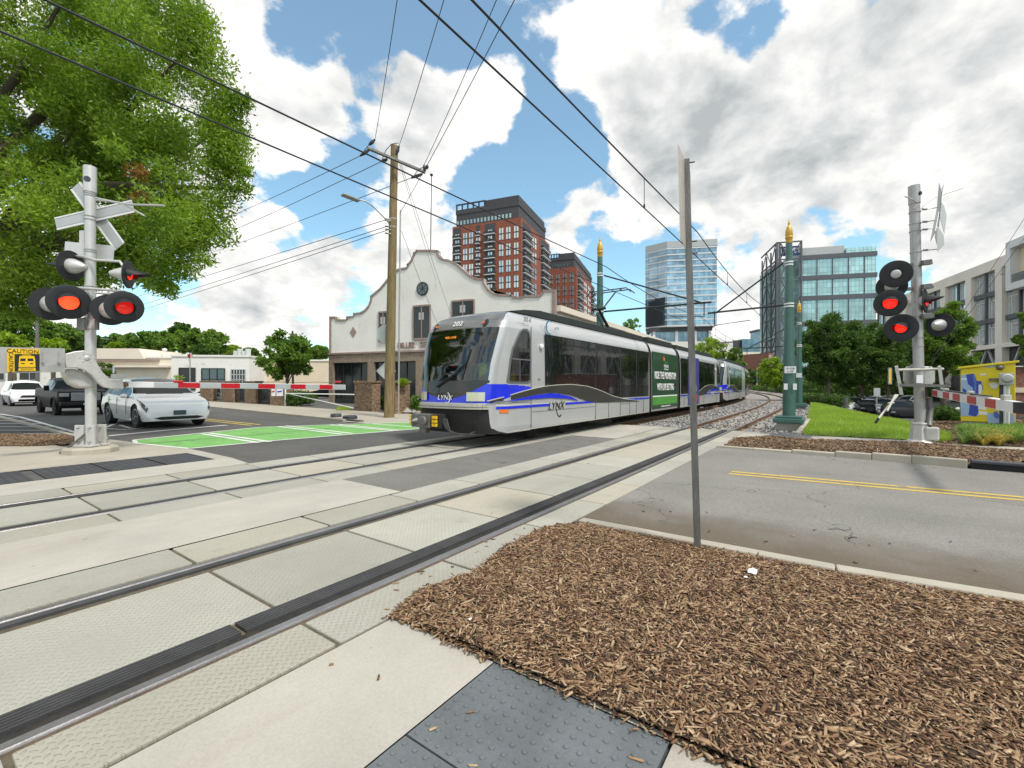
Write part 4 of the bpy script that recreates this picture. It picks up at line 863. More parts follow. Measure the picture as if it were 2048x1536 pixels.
# crossbuck: two boards seen from behind
fn=WD(.1,1,0)
for (a,b) in(((98,443),(254,407)),((134,364),(224,488))):
    A_,B_=pc(*a),pc(*b); off_=WD(0,.16 if a[0]<110 else .20)
    mb=MB(); board(mb,(A_+B_)/2+off_,B_-A_,fn,(B_-A_).length,.30,.012); o=bld(mb,'cross_board','sign_back',m1)
    mb=MB(); ax=(B_-A_).normalized(); s_=fn.cross(ax).normalized()
    for e in(-.13,.13): mb.bar(A_+off_+s_*e-fn*.012,B_+off_+s_*e-fn*.012,.03,.012,up=fn)
    local(mb,m1).build('edge_rib',MT['white_sheet'],o)
    mb=MB(); mb.bar(A_+off_-fn*.010,B_+off_-fn*.010,.17,.004,up=fn); local(mb,m1).build('face_band',MT['silver_sheet'],o)
# plus-shaped sign seen from behind
mb=MB(); board(mb,pc(166,498)+WD(0,.15),WD(1,0,-.09),fn,px2m(100,YL),px2m(30,YL),.01); board(mb,pc(158,482)+WD(0,.155),WD(0,0,1),fn,px2m(52,YL),px2m(28,YL),.008); bld(mb,'sign_plate','sign_back',m1)
# bands
mb=MB()
for y in(388,392,433,440,500,504,520,573,578,636,658): mb.lathe([(rt_+.012,-.008),(rt_+.012,.008)],pc(180.6,y),(0,0,1),20)
bld(mb,'clamp_band','galv',m1)
# brackets and lights
mb=MB().tube([pc(192,400,9.9),pc(215,402,9.7),pc(240,406,9.6),pc(265,418,9.5),pc(290,432,9.4)],.018,7); mb.tube([pc(192,396,9.9),pc(225,403,9.7),pc(260,409,9.5),pc(328,411,9.2)],.022,7); mb.tube([pc(150,512),pc(168,513,9.9),pc(190,520,9.9),pc(240,523,9.8),pc(246,532,9.8)],.028,8); bld(mb,'bracket_arm','alu',m1,smooth=50)
mb=MB().tube([pc(140,575,9.9),pc(165,576,9.9),pc(215,580,9.9),pc(250,584,9.8)],.030,8); mb.tube([pc(192,586,9.9),pc(225,588,9.9)],.025,8); bld(mb,'bracket_arm','alu',m1,smooth=50)
tocam=lambda c:Vector((-c.x,-c.y,HC-c.z+.4)).normalized()
c1_=pc(138,604,9.6); head_l=[(c1_,tocam(c1_)+WD(.12,0),.36,.165,'red_lamp_hot'),(pc(249,614,9.6),tocam(pc(249,614,9.6))+WD(.2,0),.335,.155,'red_lamp_dim')]
def shift(o,root):
    o.location=-root.location
for c,d_,rb,ln,mt in head_l:
    b=head_signal(m1,c,d_,rb,ln,mt,.34); shift(b,m1)
for c,rb in((pc(103,608,9.95),.36),(pc(220,620,9.95),.335)):
    d_=-tocam(c)+WD(-.1,0); b=head_signal(m1,c,d_,rb,.15,'red_lamp',.3); shift(b,m1)
b=head_signal(m1,pc(141,532,9.9),WD(-1,-.02,.05),.33,.13,'red_lamp',.55); shift(b,m1)
b=head_signal(m1,pc(257,549,9.8),WD(1,.35,-.03),.30,.12,'red_lamp',.42); shift(b,m1)
mb=MB(); board(mb,pc(163,648,9.85),WD(0,0,1),fn,px2m(24,YL),px2m(16,YL),.05); board(mb,pc(194,648,9.9),WD(0,0,1),fn,px2m(24,YL),px2m(6,YL),.05); bld(mb,'junction_box','post_grey',m1)
# ---- left gate
g1=thing('crossing_gate','lowered red and white barrier arm of the left mast with a CAUTION counterweight','crossing gate',base)
U=Vector((1,0,0)); O=Vector((base.x,base.y,0)); 
def gp_(px,py,off_=0.):  # on the vertical plane through the arm (y = const) in the track frame
    y=base.y+off_; k=(px-1024)/F; Y=y/(SA-CA*k); return Vector((k*Y*SA+Y*CA,y,HC-(py-HY)/F*Y))
near=-.22
a0,a1=gp_(252,769,near),gp_(690,774.5,near)
h0,h1=px2m(13,9.8),px2m(11,14.5)*.93
segs=[(252,272,'w'),(272,307,'w'),(307,355,'s'),(355,399,'r'),(399,441,'s'),(441,479,'r'),(479,515,'s'),(515,549,'r'),(549,580,'s'),(580,610,'r'),(610,638,'s'),(638,664,'r'),(664,690,'s')]
arm=MB()
def armbox(mb,x0,x1,e,w=0.):
    u0,u1=(x0-252)/438,(x1-252)/438; A_,B_=gp_(x0,769+5.5*u0,near),gp_(x1,769+5.5*u1,near); ha,hb=(h0+(h1-h0)*u)*.5*1 if 0 else None,None
def ah(x): 
    t_=gp_(x,769,near).x; u=(t_-a0.x)/(a1.x-a0.x); return h0+(h1-h0)*u
def slab(mb,x0,x1,y0,y1,hs=1.):
    z=lambda x:769+5.5*(x-252)/438
    A_,B_=gp_(x0,z(x0),near),gp_(x1,z(x1),near); a,b=ah(x0)*hs/2,ah(x1)*hs/2
    mb.add([(A_.x,y0+near+base.y,A_.z-a),(B_.x,y0+near+base.y,B_.z-b),(B_.x,y1+near+base.y,B_.z-b),(A_.x,y1+near+base.y,A_.z-a),(A_.x,y0+near+base.y,A_.z+a),(B_.x,y0+near+base.y,B_.z+b),(B_.x,y1+near+base.y,B_.z+b),(A_.x,y1+near+base.y,A_.z+a)],
      [(0,3,2,1),(4,5,6,7),(0,1,5,4),(1,2,6,5),(2,3,7,6),(3,0,4,7)])
slab(arm,252,690,-.03,.03); armo=bld(arm,'arm','white_metal',g1)
for x0,x1,k in segs:
    mb=MB(); slab(mb,x0,x1,-.036,-.031,.86); local(mb,g1).build({'w':'plate','s':'silver_stripe','r':'red_stripe'}[k],MT[{'w':'white_sheet','s':'silver_sheet','r':'red_sheet'}[k]],armo)
for px in(356,676):
    c=gp_(px,765.5,near); mb=MB().box(c.x-.10,c.y-.05,c.z,c.x+.10,c.y+.05,c.z+.06); local(mb,g1).build('arm_lamp',MT['red_plain'],armo,bevel=.015)
mb=MB(); mb.tube([gp_(x,763.5+(x%37)/18.,near+.0) for x in range(300,690,26)],.008,5); local(mb,g1).build('cable',MT['rubber'],armo)
# cast yoke and shaft
yk=[(128,720),(128,708),(146,703),(165,701),(178,706),(186,714),(192,728),(203,745),(215,757),(243,758),(245,778),(222,778),(205,775),(192,765),(180,750),(165,740),(150,736),(130,737)]
def pl(poly,y0,y1): 
    pts=[gp_(px,py,near) for px,py in poly]; return MB().prism([(p.x,p.z) for p in pts],y0,y1,lambda u,v,w:(u,w,v))
mb=pl(yk,base.y-.34,base.y-.20); bld(mb,'yoke','alu_cast',g1,bevel=.02)
mb=pl([(128,738),(150,737),(168,742),(183,753),(195,768),(186,776),(160,777),(142,768),(131,752)],base.y-.17,base.y+.22); bld(mb,'gate_mechanism','alu_cast',g1,bevel=.05)
c=gp_(171,716,near)+Vector((0,-.12,0)); mb=MB().lathe([(.05,0),(.05,.02),(.02,.03)],c,(0,-1,0),16); bld(mb,'hub','alu',g1)
mb=MB(); [mb.lathe([(.02,0),(.016,.015)],c+Vector((.12*math.cos(a),.005,.09*math.sin(a))),(0,-1,0),8) for a in np.arange(6)*math.pi/3]; bld(mb,'bolt','alu',g1)
mb=MB().tube([gp_(246,769,near)-U*.02,gp_(252,769,near)+U*.03],.06,10); bld(mb,'arm_bracket','rail_rust',g1)
mb=pl([(222,748),(252,748),(252,757),(222,757)],base.y-.33,base.y-.2); bld(mb,'bracket_plate','alu',g1)
mb=pl([(-12,694),(128,697),(128,744),(-12,747)],base.y-.30,base.y-.24); cw=bld(mb,'counterweight','galv',g1)
gr=pl([(-12,694),(128,697),(128,744),(-12,747)],0,1)
cy=base.y-.305
def cpt(px,py): return gp_(px,py,near)
mb=MB(); q=[gp_(px,py,near-.085) for px,py in((14,697),(79,698.2),(79,742.5),(14,744))]; mb.prism([(p.x,p.z) for p in q],cy-.002,cy-.008,lambda u,v,w:(u,w,v)); cs=local(mb,g1).build('caution_sign',MT['yellow_sign'],cw)
q2=[gp_(px,py,near-.09) for px,py in((29,708),(79,708),(79,742),(29,743))]; mb=MB().prism([(p.x,p.z) for p in q2],cy-.008,cy-.011,lambda u,v,w:(u,w,v)); local(mb,g1).build('sign_field',MT['black_ink'],cs)
def sp(px,py): return gp_(px,py,near-.092)-m1.location
wz_=(sp(79,703)-sp(14,703)).x
text('CAUTION',.105,'lettering',MT['black_ink'],cs,frame((sp(46,702.9).x,cy-.012-m1.location.y,sp(46,702.9).z),(1,0,0),(0,0,1)),.002,sx=wz_*.92/.44)
text('CAUTION',.085,'lettering',MT['black_ink'],cs,frame((sp(21.5,725).x,cy-.012-m1.location.y,sp(21.5,725).z),(0,0,-1),(1,0,0)),.002,sx=1.05)
def ico(poly,m,e): 
    pts=[sp(a,b) for a,b in poly]; MB().prism([(p.x,p.z) for p in pts],cy-e-m1.location.y,cy-e-.002-m1.location.y,lambda u,v,w:(u,w,v)).build('train_symbol',MT[m],cs)
ico([(39,712),(68,712),(70,718),(71,734),(37,734),(38,718)],'yellow_sign',.012); ico([(44,709.5),(62,709.5),(62,711),(44,711)],'yellow_sign',.012)
ico([(41,717),(51,717),(51,722),(40,722)],'black_ink',.015); ico([(55,717),(66,717),(67,722),(55,722)],'black_ink',.015); ico([(42,726),(49,726),(49,728),(42,728)],'black_ink',.015); ico([(60,726),(66,726),(66,728),(60,728)],'black_ink',.015)
ico([(38,735.5),(70,735.5),(72,741.5),(36,741.5)],'yellow_sign',.012); ico([(41,737.3),(67,737.3),(67,738.6),(41,738.6)],'black_ink',.015)
mb=MB()
for px in(83,115): a_,b_=cpt(px,703)+Vector((0,-.10,0)),cpt(px,724)+Vector((0,-.10,0)); mb.bar(a_,b_,.012); mb.lathe([(.022,0),(.022,.03)],b_,(0,-1,0),8)
local(mb,g1).build('bolt',MT['grey_metal'],cw)
# ---- right mast
YR=11.8; base2=G(1841,885); qc=lambda px,py,Y=YR:P(px,py,Y)
m2=thing('crossing_signal','grey signal mast on the right with edge-on X boards and clustered red lights','crossing signal',base2)
tp=qc(1828,374); rr=.112
axis=lambda py:qc(1841+(1828-1841)*(885-py)/511.,py)
bld(MB().tube([qc(1841,880),axis(376)],rr,22),'pole','galv',m2,smooth=40)
bld(MB().tube([axis(408),axis(372)],rr*1.12,22),'pole_cap','galv',m2,smooth=40)
bld(MB().lathe([(.05,-.01),(.05,.012)],axis(390)+WD(.05,-.12),WD(.3,-1),16),'cap_opening','black_ink',m2)
b0=qc(1841,886); mb=MB().lathe([(.30,0),(.28,.03),(.24,.06),(.19,.45),(.21,.47),(.20,.50),(.12,.51)],Vector((b0.x,b0.y,0.02)),(0,0,1),8); bld(mb,'pedestal','alu_cast',m2)
c=qc(1863,867,11.6); bld(MB().box(c.x-.12,c.y-.14,c.z-.17,c.x+.12,c.y+.14,c.z+.17),'junction_box','alu_cast',m2,bevel=.04)
bld(MB().tube([qc(1858,852,11.6),qc(1860,820),qc(1858,795)],.07,10),'conduit','post_grey',m2,smooth=50)
mb=MB(); [mb.lathe([(rr+.014,-.01),(rr+.014,.01)],axis(y),(0,0,1),20) for y in(425,448,463,505,532,583,633,675,692,735,738)]; bld(mb,'clamp_band','galv',m2)
# edge-on crossbuck and shield
e2=WD(.22,1,0).normalized()      # boards lie in the plane containing the view direction
for a,b,Ya,Yb in(((1866,472),(1885,375),11.0,12.6),((1872,482),(1881,374),12.7,11.0),):
    A_,B_=qc(a[0],a[1],Ya),qc(b[0],b[1],Yb); mb=MB(); dr=(B_-A_).normalized(); n_=WD(1,-.25,0); n_=(n_-dr*n_.dot(dr)).normalized(); board(mb,(A_+B_)/2,dr,n_,(B_-A_).length,.26,.014); bld(mb,'cross_board','sign_back',m2)
for poly in([(1876,396),(1888,412),(1893,432),(1888,468),(1878,430)],[(1875,452),(1887,470),(1888,490),(1874,504)]):
    mb=MB(); vs=[qc(px,py,11.5+(px-1875)*.06) for px,py in poly]; n=len(vs); o_=WD(.012,.004); mb.add([v for v in vs]+[v+o_ for v in vs],[tuple(range(n)),tuple(range(2*n-1,n-1,-1))]+[(i,n+i,n+(i+1)%n,(i+1)%n) for i in range(n)]); bld(mb,'sign_plate','sign_back',m2)
mb=MB()
for y,x1,y1 in((422,1876,415),(447,1874,440),(462,1876,455),(503,1877,498)): mb.tube([axis(y),qc(x1,y1)],.011,6); mb.tube([axis(y)+WD(.1,-.12,0),axis(y)+WD(.22,-.1,.01)],.028,7)
bld(mb,'sign_bracket','galv',m2)
bld(MB().tube([qc(1838,420),qc(1850,408),qc(1870,394),qc(1900,384),qc(1925,376)],.016,6),'bracket_arm','galv',m2,smooth=50); bld(MB().tube([qc(1810,393),qc(1826,399,11.6),qc(1836,408,11.6),qc(1828,418,11.6)],.016,6),'bracket_arm','galv',m2,smooth=50)
mb=MB()
for y0_,xl,xr in((527,1800,1864),(575,1796,1866),(634,1805,1880)): mb.bar(qc(xl,y0_+5),qc(xr,y0_-2),.05,.09); mb.bar(qc(1844,y0_-1,11.6),qc(1862,y0_-3,11.6),.10,.13)
bld(mb,'crossarm','post_grey',m2,bevel=.01)
cl=[((1792,548),.335,.11,'lamp_off',None,.02),((1783,573),.33,.12,'red_lamp',-1,.2),((1780,606),.335,.15,'red_lamp',None,.34),((1851,602),.30,.13,'red_lamp',WD(.75,-1,0),.36),((1802,656),.36,.13,'red_lamp',WD(-1,-.75,.05),.5),((1880,650),.30,.12,'red_lamp',WD(1,.5,.05),.45)]
for (cx,cy_),rb,ln,mt,d_,hd in cl:
    c=qc(cx,cy_,11.4 if d_ is None else 11.7); 
    if d_ is None: d_=tocam(c)
    elif d_==-1: c=qc(cx,cy_,11.75); d_=-tocam(c)
    b=head_signal(m2,c,d_,rb,ln,mt,hd); shift(b,m2)
# mechanism box
g2=thing('crossing_gate','red and white barrier arm reaching out over the street from the right mast','crossing gate',base2)
mb=MB().prism([(1806,742),(1812,733),(1822,732),(1824,728),(1834,728),(1836,732),(1864,733),(1870,740),(1870,765),(1862,770),(1812,770),(1806,762)],0,1,lambda u,v,w:tuple(qc(u,v,11.95+.35*w))); bld(mb,'gate_mechanism','alu_cast',g2,bevel=.03)
mb=MB().bar(qc(1796,770,11.55),qc(1897,772,11.55),.12,.07); bld(mb,'mounting_plate','post_grey',g2)
for x0,x1 in((1790,1804),(1876,1888)):
    mb=MB().prism([(x0-1,732),(x0+6,731),(x1+3,790),(x1-5,790),(x1-8,772)],0,1,lambda u,v,w:tuple(qc(u,v,11.5+.1*w))); bld(mb,'yoke','galv',g2,bevel=.01)
bld(MB().tube([qc(1792,740,11.7),qc(1886,738,11.7)],.035,8),'shaft','beige_trim',g2)
mb=MB(); board(mb,qc(1780,752,11.4),(0,0,1),WD(.55,-1,0),px2m(32,YR),px2m(13,YR),.02); w_=bld(mb,'caution_sign','grey_metal',g2); mb=MB(); board(mb,qc(1779,752,11.38),(0,0,1),WD(.55,-1,0),px2m(28,YR),px2m(7,YR),.02); local(mb,g2).build('sign_field',MT['yellow_sign'],w_)
mb=MB().box(-.1,-.02,-.13,.1,.02,.13); bld(MB().prism([(1833,750),(1846,750),(1846,766),(1833,766)],0,1,lambda u,v,w:tuple(qc(u,v,11.63+.02*w))),'notice','white_sheet',g2)
A2,B2=qc(1868,785.5,11.6),P(2035,815,5.95)
def a2(u): return A2.lerp(B2,u)
dr=(B2-A2).normalized(); sdv=dr.cross(Zup).normalized()
def seg2(mb,u0,u1,hs,w0,w1):
    a,b=a2(u0),a2(u1); ha=(.165-.012*u0)*hs/2; hb=(.165-.012*u1)*hs/2
    mb.add([a+sdv*w0-Zup*ha,b+sdv*w0-Zup*hb,b+sdv*w1-Zup*hb,a+sdv*w1-Zup*ha,a+sdv*w0+Zup*ha,b+sdv*w0+Zup*hb,b+sdv*w1+Zup*hb,a+sdv*w1+Zup*ha],[(0,3,2,1),(4,5,6,7),(0,1,5,4),(1,2,6,5),(2,3,7,6),(3,0,4,7)])
mb=MB(); seg2(mb,0,1,1,-.045,.045); am=bld(mb,'arm','white_metal',g2)
sgn=1 if (Vector((0,0,0))-a2(.5)).dot(sdv)>0 else -1
def u_of(px):
    k=(px-1024)/F; # solve a2(u) projects to px
    lo,hi=0,1
    for _ in range(40):
        m_=(lo+hi)/2; v=a2(m_); X=v.x*SA-v.y*CA; Y=v.x*CA+v.y*SA
        if X/Y<k: lo=m_
        else: hi=m_
    return lo
for x0,x1 in((1886,1899),(1913,1926),(1941,1958),(1974,1991),(2008,2026) if 0 else (1979,2000)):
    pass
for x0,x1 in((1869,1880),(1892,1904),(1912,1926),(1942,1960),(1979,2000)):
    mb=MB(); seg2(mb,u_of(x0),u_of(x1),.84,sgn*.046,sgn*.052); local(mb,g2).build('red_stripe',MT['red_lamp'] if 0 else MT['red_sheet'],am)
mb=MB(); seg2(mb,.995,1.03,.93,-.04,.04); local(mb,g2).build('arm_end',MT['black_ink'],am)
for px in(1892,1941,2012): c=a2(u_of(px))+Zup*.10; local(MB().box(c.x-.09,c.y-.04,c.z-.03,c.x+.09,c.y+.04,c.z+.05),g2).build('arm_lamp',MT['beige_trim'],am,bevel=.015)
mb=MB(); seg2(mb,.05,.8,.12,-.03,.03); mb.v=[(x,y,z+.10) for x,y,z in mb.v]; local(mb,g2).build('cable',MT['rubber'],am)
mb=MB(); mb.tube([P(1795,790,11.4),P(1757,837,11.0)],.025,7); mb.tube([P(1791,790,11.4),P(1774,822,11.0)],.025,7); mb.tube([P(1776,806,11.2),P(1788,806,11.2)],.02,6); pr=bld(mb,'prop_legs','beige_trim',g2)
local(MB().tube([P(1757,837,11.),P(1751,846,11.)],.03,7),g2).build('foot',MT['black_ink'],pr)
mat('post_tan',(.45,.41,.36),.5,.2)
# ---- signpost in the wood chips, seen edge-on
sb=G(1395,1101); r=thing('signpost','thin grey metal signpost leaning slightly, standing in the wood chips with its sign edge-on','signpost',Vector((sb.x,sb.y,.02)))
ptop=P(1372,320,4.11); dr=(ptop-sb).normalized(); mb=MB(); up_=WD(.3,1,0).normalized()
mb.bar(sb+Vector((0,0,.0)),ptop,.055,.055,up=up_); bld(mb,'post','post_grey',r)
vs=[P(1356,287,4.02),P(1368,318,4.13),P(1372,500,4.13),P(1371,512,4.1),P(1367,488,4.08),P(1361,476,4.03)]
oct_=MB(); n=len(vs); o_=WD(-.004,-.002); oct_.add(vs+[v+o_ for v in vs],[tuple(range(n)),tuple(range(2*n-1,n-1,-1))]+[(i,n+i,n+(i+1)%n,(i+1)%n) for i in range(n)])
# real octagonal plate about a vertical plane that points almost at the camera
def octplate(c,nrm,rad,t=.004,rot=22.5):
    nrm=Vector(nrm).normalized(); a=nrm.cross(Zup).normalized(); b=a.cross(nrm)
    m=MB(); m.prism([(rad*math.cos(R(rot+45*i)),rad*math.sin(R(rot+45*i))) for i in range(8)],-t/2,t/2,lambda u,v,w:tuple(Vector(c)+a*u+b*v+nrm*w)); return m
cc=P(1366,392,4.11); view=Vector((cc.x,cc.y,0)).normalized(); nrm=view.cross(Zup); nrm=(nrm*1+view*.075).normalized()
nt,nb_=P(1356,287,3.83),P(1361,476,3.83); ct,cb_=P(1369.5,318,4.11),P(1372.5,500,4.11); ft,fb=ct*2-nt,cb_*2-nb_; o_=WD(-.005,-.001)
mb=MB(); q_=[nt,nb_,fb,ft]; mb.add(q_+[v+o_ for v in q_],[(0,1,2,3),(7,6,5,4),(0,4,5,1),(1,5,6,2),(2,6,7,3),(3,7,4,0)]); bld(mb,'sign_plate','post_tan',r)
mb=MB(); [mb.tube([P(1376,py,4.11),P(1386,py-1,4.11)],.006,6) for py in(326,484,508,603)] if 0 else [mb.tube([sb.lerp(ptop,(1101-py)/781.),sb.lerp(ptop,(1101-py)/781.)+WD(.075,-.01,.005)],.006,6) for py in(326,484,508)]; bld(mb,'bolt','black_metal',r)
# small two-post sign behind it along the far track
# ---- green catenary poles
def green_pole(Z,label,grp,arms=None,tag_=None):
    r=thing('catenary_pole',label,'overhead line pole',(0,0,0),0,grp)
    mb=MB().lathe([(.30,0),(.30,.02)],(0,0,0),n=4); mb=MB().box(-.36,-.36,-.35,.36,.36,.13); mb.build('footing',MT['conc_grey'],r,bevel=.01)
    mb=MB().box(-.47,-.47,.13,.47,.47,.30); mb.box(-.40,-.40,.30,.40,.40,.38); mb.build('base_plate',MT['pole_green'],r,bevel=.03)
    MB().lathe([(.205,.38),(.19,2.),(.155,Z*.5),(.105,Z-.75)],(0,0,0),n=16).build('pole',MT['pole_green'],r,smooth=20)
    MB().lathe([(.105,Z-.76),(.115,Z-.72),(.105,Z-.62),(.122,Z-.60),(.125,Z-.52),(.11,Z-.50),(.125,Z-.47),(.112,Z-.32),(.078,Z-.18),(.04,Z-.13),(.03,Z-.10),(.045,Z-.07),(.025,Z-.02),(.005,Z+.10)],(0,0,0),n=16).build('finial',MT['gold'],r,smooth=50)
    [MB().lathe([(q_,z-.025),(q_,z+.025)],(0,0,0),n=16).build('clamp_band',MT['white_metal'],r) for z,q_ in((Z-1.45,.13),(Z-1.55,.133),(Z-2.95,.158),(Z-3.05,.16))]
    return r
gpol=[]
p0=G(1578,853); base3=GX(1578,16.3)
def arm(r,z1,z2,L,side_,back=False):
    """cantilever reaching to the track side (local +y) """
    s_=side_
    mb=MB().tube([(0,s_*.18,z1),(0,s_*L,z1-.05)],.035,8); mb.tube([(0,s_*.18,z2),(0,s_*(L-.35),z1-.03)],.03,8); o=mb.build('cantilever',MT['black_metal'],r)
    mb=MB().tube([(0,s_*(L-.25),z1),(0,s_*(L-.25),z1-.55)],.02,6); mb.tube([(0,s_*(L-.25),z1-.55),(0,s_*(L-1.5),z1-.45)],.016,6); mb.build('steady_arm',MT['dark_metal'],o)
    return o
labs=['tall green pole with gold finial and white number plates, nearest right of the tracks','second green pole with gold finial, just right of the nearest one']
HP=7.35
def tagplates(r):
    c=Vector((-.20,-.0,2.62)); 
    mb=MB(); d_=Vector((-1,-.25,0)).normalized(); s_=Vector((.25,-1,0)).normalized()
    def pl_(c0,w,h,name,e=.0): 
        m=MB(); m.add([c0+s_*a*w/2+Zup*b*h/2+d_*q for q in(0,-.012) for a,b in((-1,-1),(1,-1),(1,1),(-1,1))],[(0,1,2,3),(7,6,5,4),(0,4,5,1),(1,5,6,2),(2,6,7,3),(3,7,4,0)]); return m.build(name,MT['white_sheet'],r,bevel=.004)
    o=pl_(d_*.235+Zup*2.02+s_*.0,.36,.24,'number_plate')
    text('W CLB',.085,'lettering',MT['black_ink'],o,frame(d_*.243+Zup*2.07,s_,Zup),.002); text('S 192',.085,'lettering',MT['black_ink'],o,frame(d_*.243+Zup*1.96,s_,Zup),.002)
    pl_(d_*.235+Zup*1.42+s_*.14,.12,.22,'notice'); pl_(d_*.235+Zup*1.42-s_*.14,.12,.22,'notice')
spots=[(1578,16.3,HP,0),(1598.5,30.5,HP-.1,0)]
for i,(px,Y,Z,_) in enumerate(spots):
    r=green_pole(Z,labs[i],'green poles along the tracks'); r.location=GX(px,Y,.02 if i==0 else -.1); gpol.append(r)
    arm(r,Z-2.98,Z-1.45,2.75 if i==0 else 3.4,1)
    if i==0: tagplates(r)
    else:
        m=MB().box(-.24,-.16,2.1,-.22,.16,2.4).build('number_plate',MT['white_sheet'],r)
# poles further along the curve
for k,(px,Y,lb_) in enumerate(((1549,100,'distant thin green pole, third from the nearest in the row along the curve'),(1530,116,'distant thin green pole, fourth of the row along the curve'),(1514,134,'distant thin green pole, fifth of the row along the curve'),(1504,155,'farthest thin green pole just right of the second tram'))):
    r=copy_tree(gpol[1]); r.location=GX(px,Y,-.5); tag(r,lb_,'overhead line pole','green poles along the tracks')
r=green_pole(7.6,'green pole with weathered gold finial rising behind the front tram','green poles along the tracks'); r.location=GX(1200,18.9); r.rotation_euler=(0,0,math.pi)
arm(r,4.55+.0,6.05,4.35,1); 
# ---- wooden utility pole
ub=GX(778,20.9); ut=P(789,292,20.9)
u=thing('utility_pole','tall wooden utility pole in front of the white mission style building','utility pole',ub)
bld(MB().tube([ub-Vector((0,0,.2)),ub.lerp(ut,.5),ut],[.235,.20,.165],20),'pole','pole_wood',u,smooth=40)
bld(MB().tube([P(797,828,20.7),P(799,600,20.7),P(801,420,20.7)],.035,8),'conduit','galv',u)
ca,cb=P(735,296,20.0),P(851,345,20.9)
bld(MB().bar(ca,cb,.14,.11),'crossarm','post_grey',u,bevel=.01)
mb=MB()
ins=[(738,290,750,279),(738,300,720,312),(850,342,848,330),(853,338,855,330),(845,348,822,356),(792,310,798,292),(775,318,763,324)]
for x0,y0_,x1,y1 in ins: a_,b_=P(x0,y0_,20.4),P(x1,y1,20.4); bld(MB().tube([a_,a_.lerp(b_,.5),b_],[.05,.085,.04],8),'insulator','dark_metal',u)
mb=MB().tube([P(720,312,20.4),P(733,296,20.4),P(742,284,20.4),P(749,279,20.4)],.016,6); mb.tube([P(763,323,20.4),P(772,300,20.4),P(783,288,20.4),P(797,286,20.4)],.016,6); mb.tube([P(826,354,20.6),P(836,340,20.6),P(850,332,20.6),P(856,332,20.6)],.016,6); bld(mb,'jumper_wire','black_metal',u)
mb=MB(); [mb.lathe([(.19,-.02),(.19,.02)],ub.lerp(ut,f_),(0,0,1),14) for f_ in(.62,.70,.73)]; [mb.tube([P(770,y,20.7),P(782,y+2,20.7)],.04,6) for y in(437,440,452,458,466)]; bld(mb,'hardware','galv',u)
sl_=[P(780,455,20.7),P(777,445,20.4),P(765,432,20),P(745,412,19.5),P(730,402,19.3),P(714,399,19.2)]
la=bld(MB().tube(sl_,.028,8),'lamp_arm','galv',u,smooth=50)
a_,b_=P(718,402,19.2),P(685,389,18.6); mb=MB().bar(a_,b_,.28,.09); lh=local(mb,u).build('lamp_head',MT['grey_metal'],la,bevel=.03)
mb=MB().lathe([(.04,0),(.04,.06),(.01,.07)],a_.lerp(b_,.3)+Zup*.05,(0,0,1),10); local(mb,u).build('photocell',MT['galv'],lh)
# back of a stop sign and a diamond sign beside the pole
def backsign(c,kind,lab,rad,foot):
    r=thing('road_sign',lab,'road sign',Vector((c.x,c.y,foot)))
    n_=WD(.25,-1,0)
    if kind=='oct': m=octplate(c,n_,rad,.008)
    else: m=MB(); n_=n_.normalized(); a=n_.cross(Zup).normalized(); m.prism([(rad,0),(0,rad),(-rad,0),(0,-rad)],-.004,.004,lambda u,v,w:tuple(c+a*u+Zup*v+n_*w))
    bld(m,'sign_plate','sign_back',r); bld(MB().bar(Vector((c.x,c.y,foot))+WD(0,-.05),c+WD(0,-.05,rad*.8),.06),'post','galv',r); return r
q_=backsign(P(773,668,21.6),'oct','grey back of an octagonal sign, upper one beside the wooden pole','' or .48,0.)
q_=backsign(P(772,742,22.2),'dia','grey back of a diamond sign, lower one beside the wooden pole',.47,0.)
# ---- wires
wire=MB()
def span_w(name,a,b,r=.014,sag=0.,n=14,m='black_metal'):
    pts=[a.lerp(b,i/n)-Zup*4*sag*(i/n)*(1-i/n) for i in range(n+1)]; mb=MB().tube(pts,r,5); return mb
def addw(cat,label,group,mbs,name='wire',m='black_metal'):
    mb=MB(); [mb.add(q.v,q.f) for q in mbs]; o=mb.build(name,MT[m]); return grounded(tag(o,label,cat,group))
def catline(c,z1,z2,lab,mx):
    sup=[-34,17.5 if c==FC else 15.1,31.5 if c==NC else 34,54,76,100,130]
    mess=[];cont=[];drop=[]
    for a,b in zip(sup[:-1],sup[1:]):
        for i in range(10):
            s=a+(b-a)*i/10; u_=i/10; zm=z2-4*.32*u_*(1-u_); mess.append(Vector((s,off(s)+c,zm))); cont.append(Vector((s,off(s)+c,z1)))
            if 0<i and (i%3==0): drop.append(MB().tube([Vector((s,off(s)+c,zm)),Vector((s,off(s)+c,z1+.09)),Vector((s,off(s)+c,z1+.085)),Vector((s,off(s)+c,z1))],[.008,.008,.022,.022],6))
    r=thing('overhead_line',lab,'overhead line',Vector((15,c,z1)))
    local(MB().tube(mess,.016,6),r).build('messenger_wire',MT['black_metal'],r); local(MB().tube(cont,.014,6),r).build('contact_wire',MT['black_metal'],r); [local(q,r).build('dropper',MT['black_metal'],r) for q in drop]
catline(NC,5.55,6.35,'pair of overhead wires above the empty track, crossing the picture top centre',0)
catline(FC,5.52,6.40,'pair of overhead wires above the tram track, crossing in front of the wooden pole',0)
def over(p,px,py,zb=11.8,ext=1.0,r=.012,sag=.15):
    Yb=(zb-HC)*F/(HY-py); q=P(px,py,Yb); q=p+(q-p)*1.25; return span_w('w',p,q,r,sag)
addw('cable','power line from the left end of the pole crossarm up out of the picture','power lines overhead',[over(P(750,279,20.4),793,2)],'power_line')
addw('cable','power line from the top of the wooden pole up out of the picture','power lines overhead',[over(P(798,292,20.4),885,2)],'power_line')
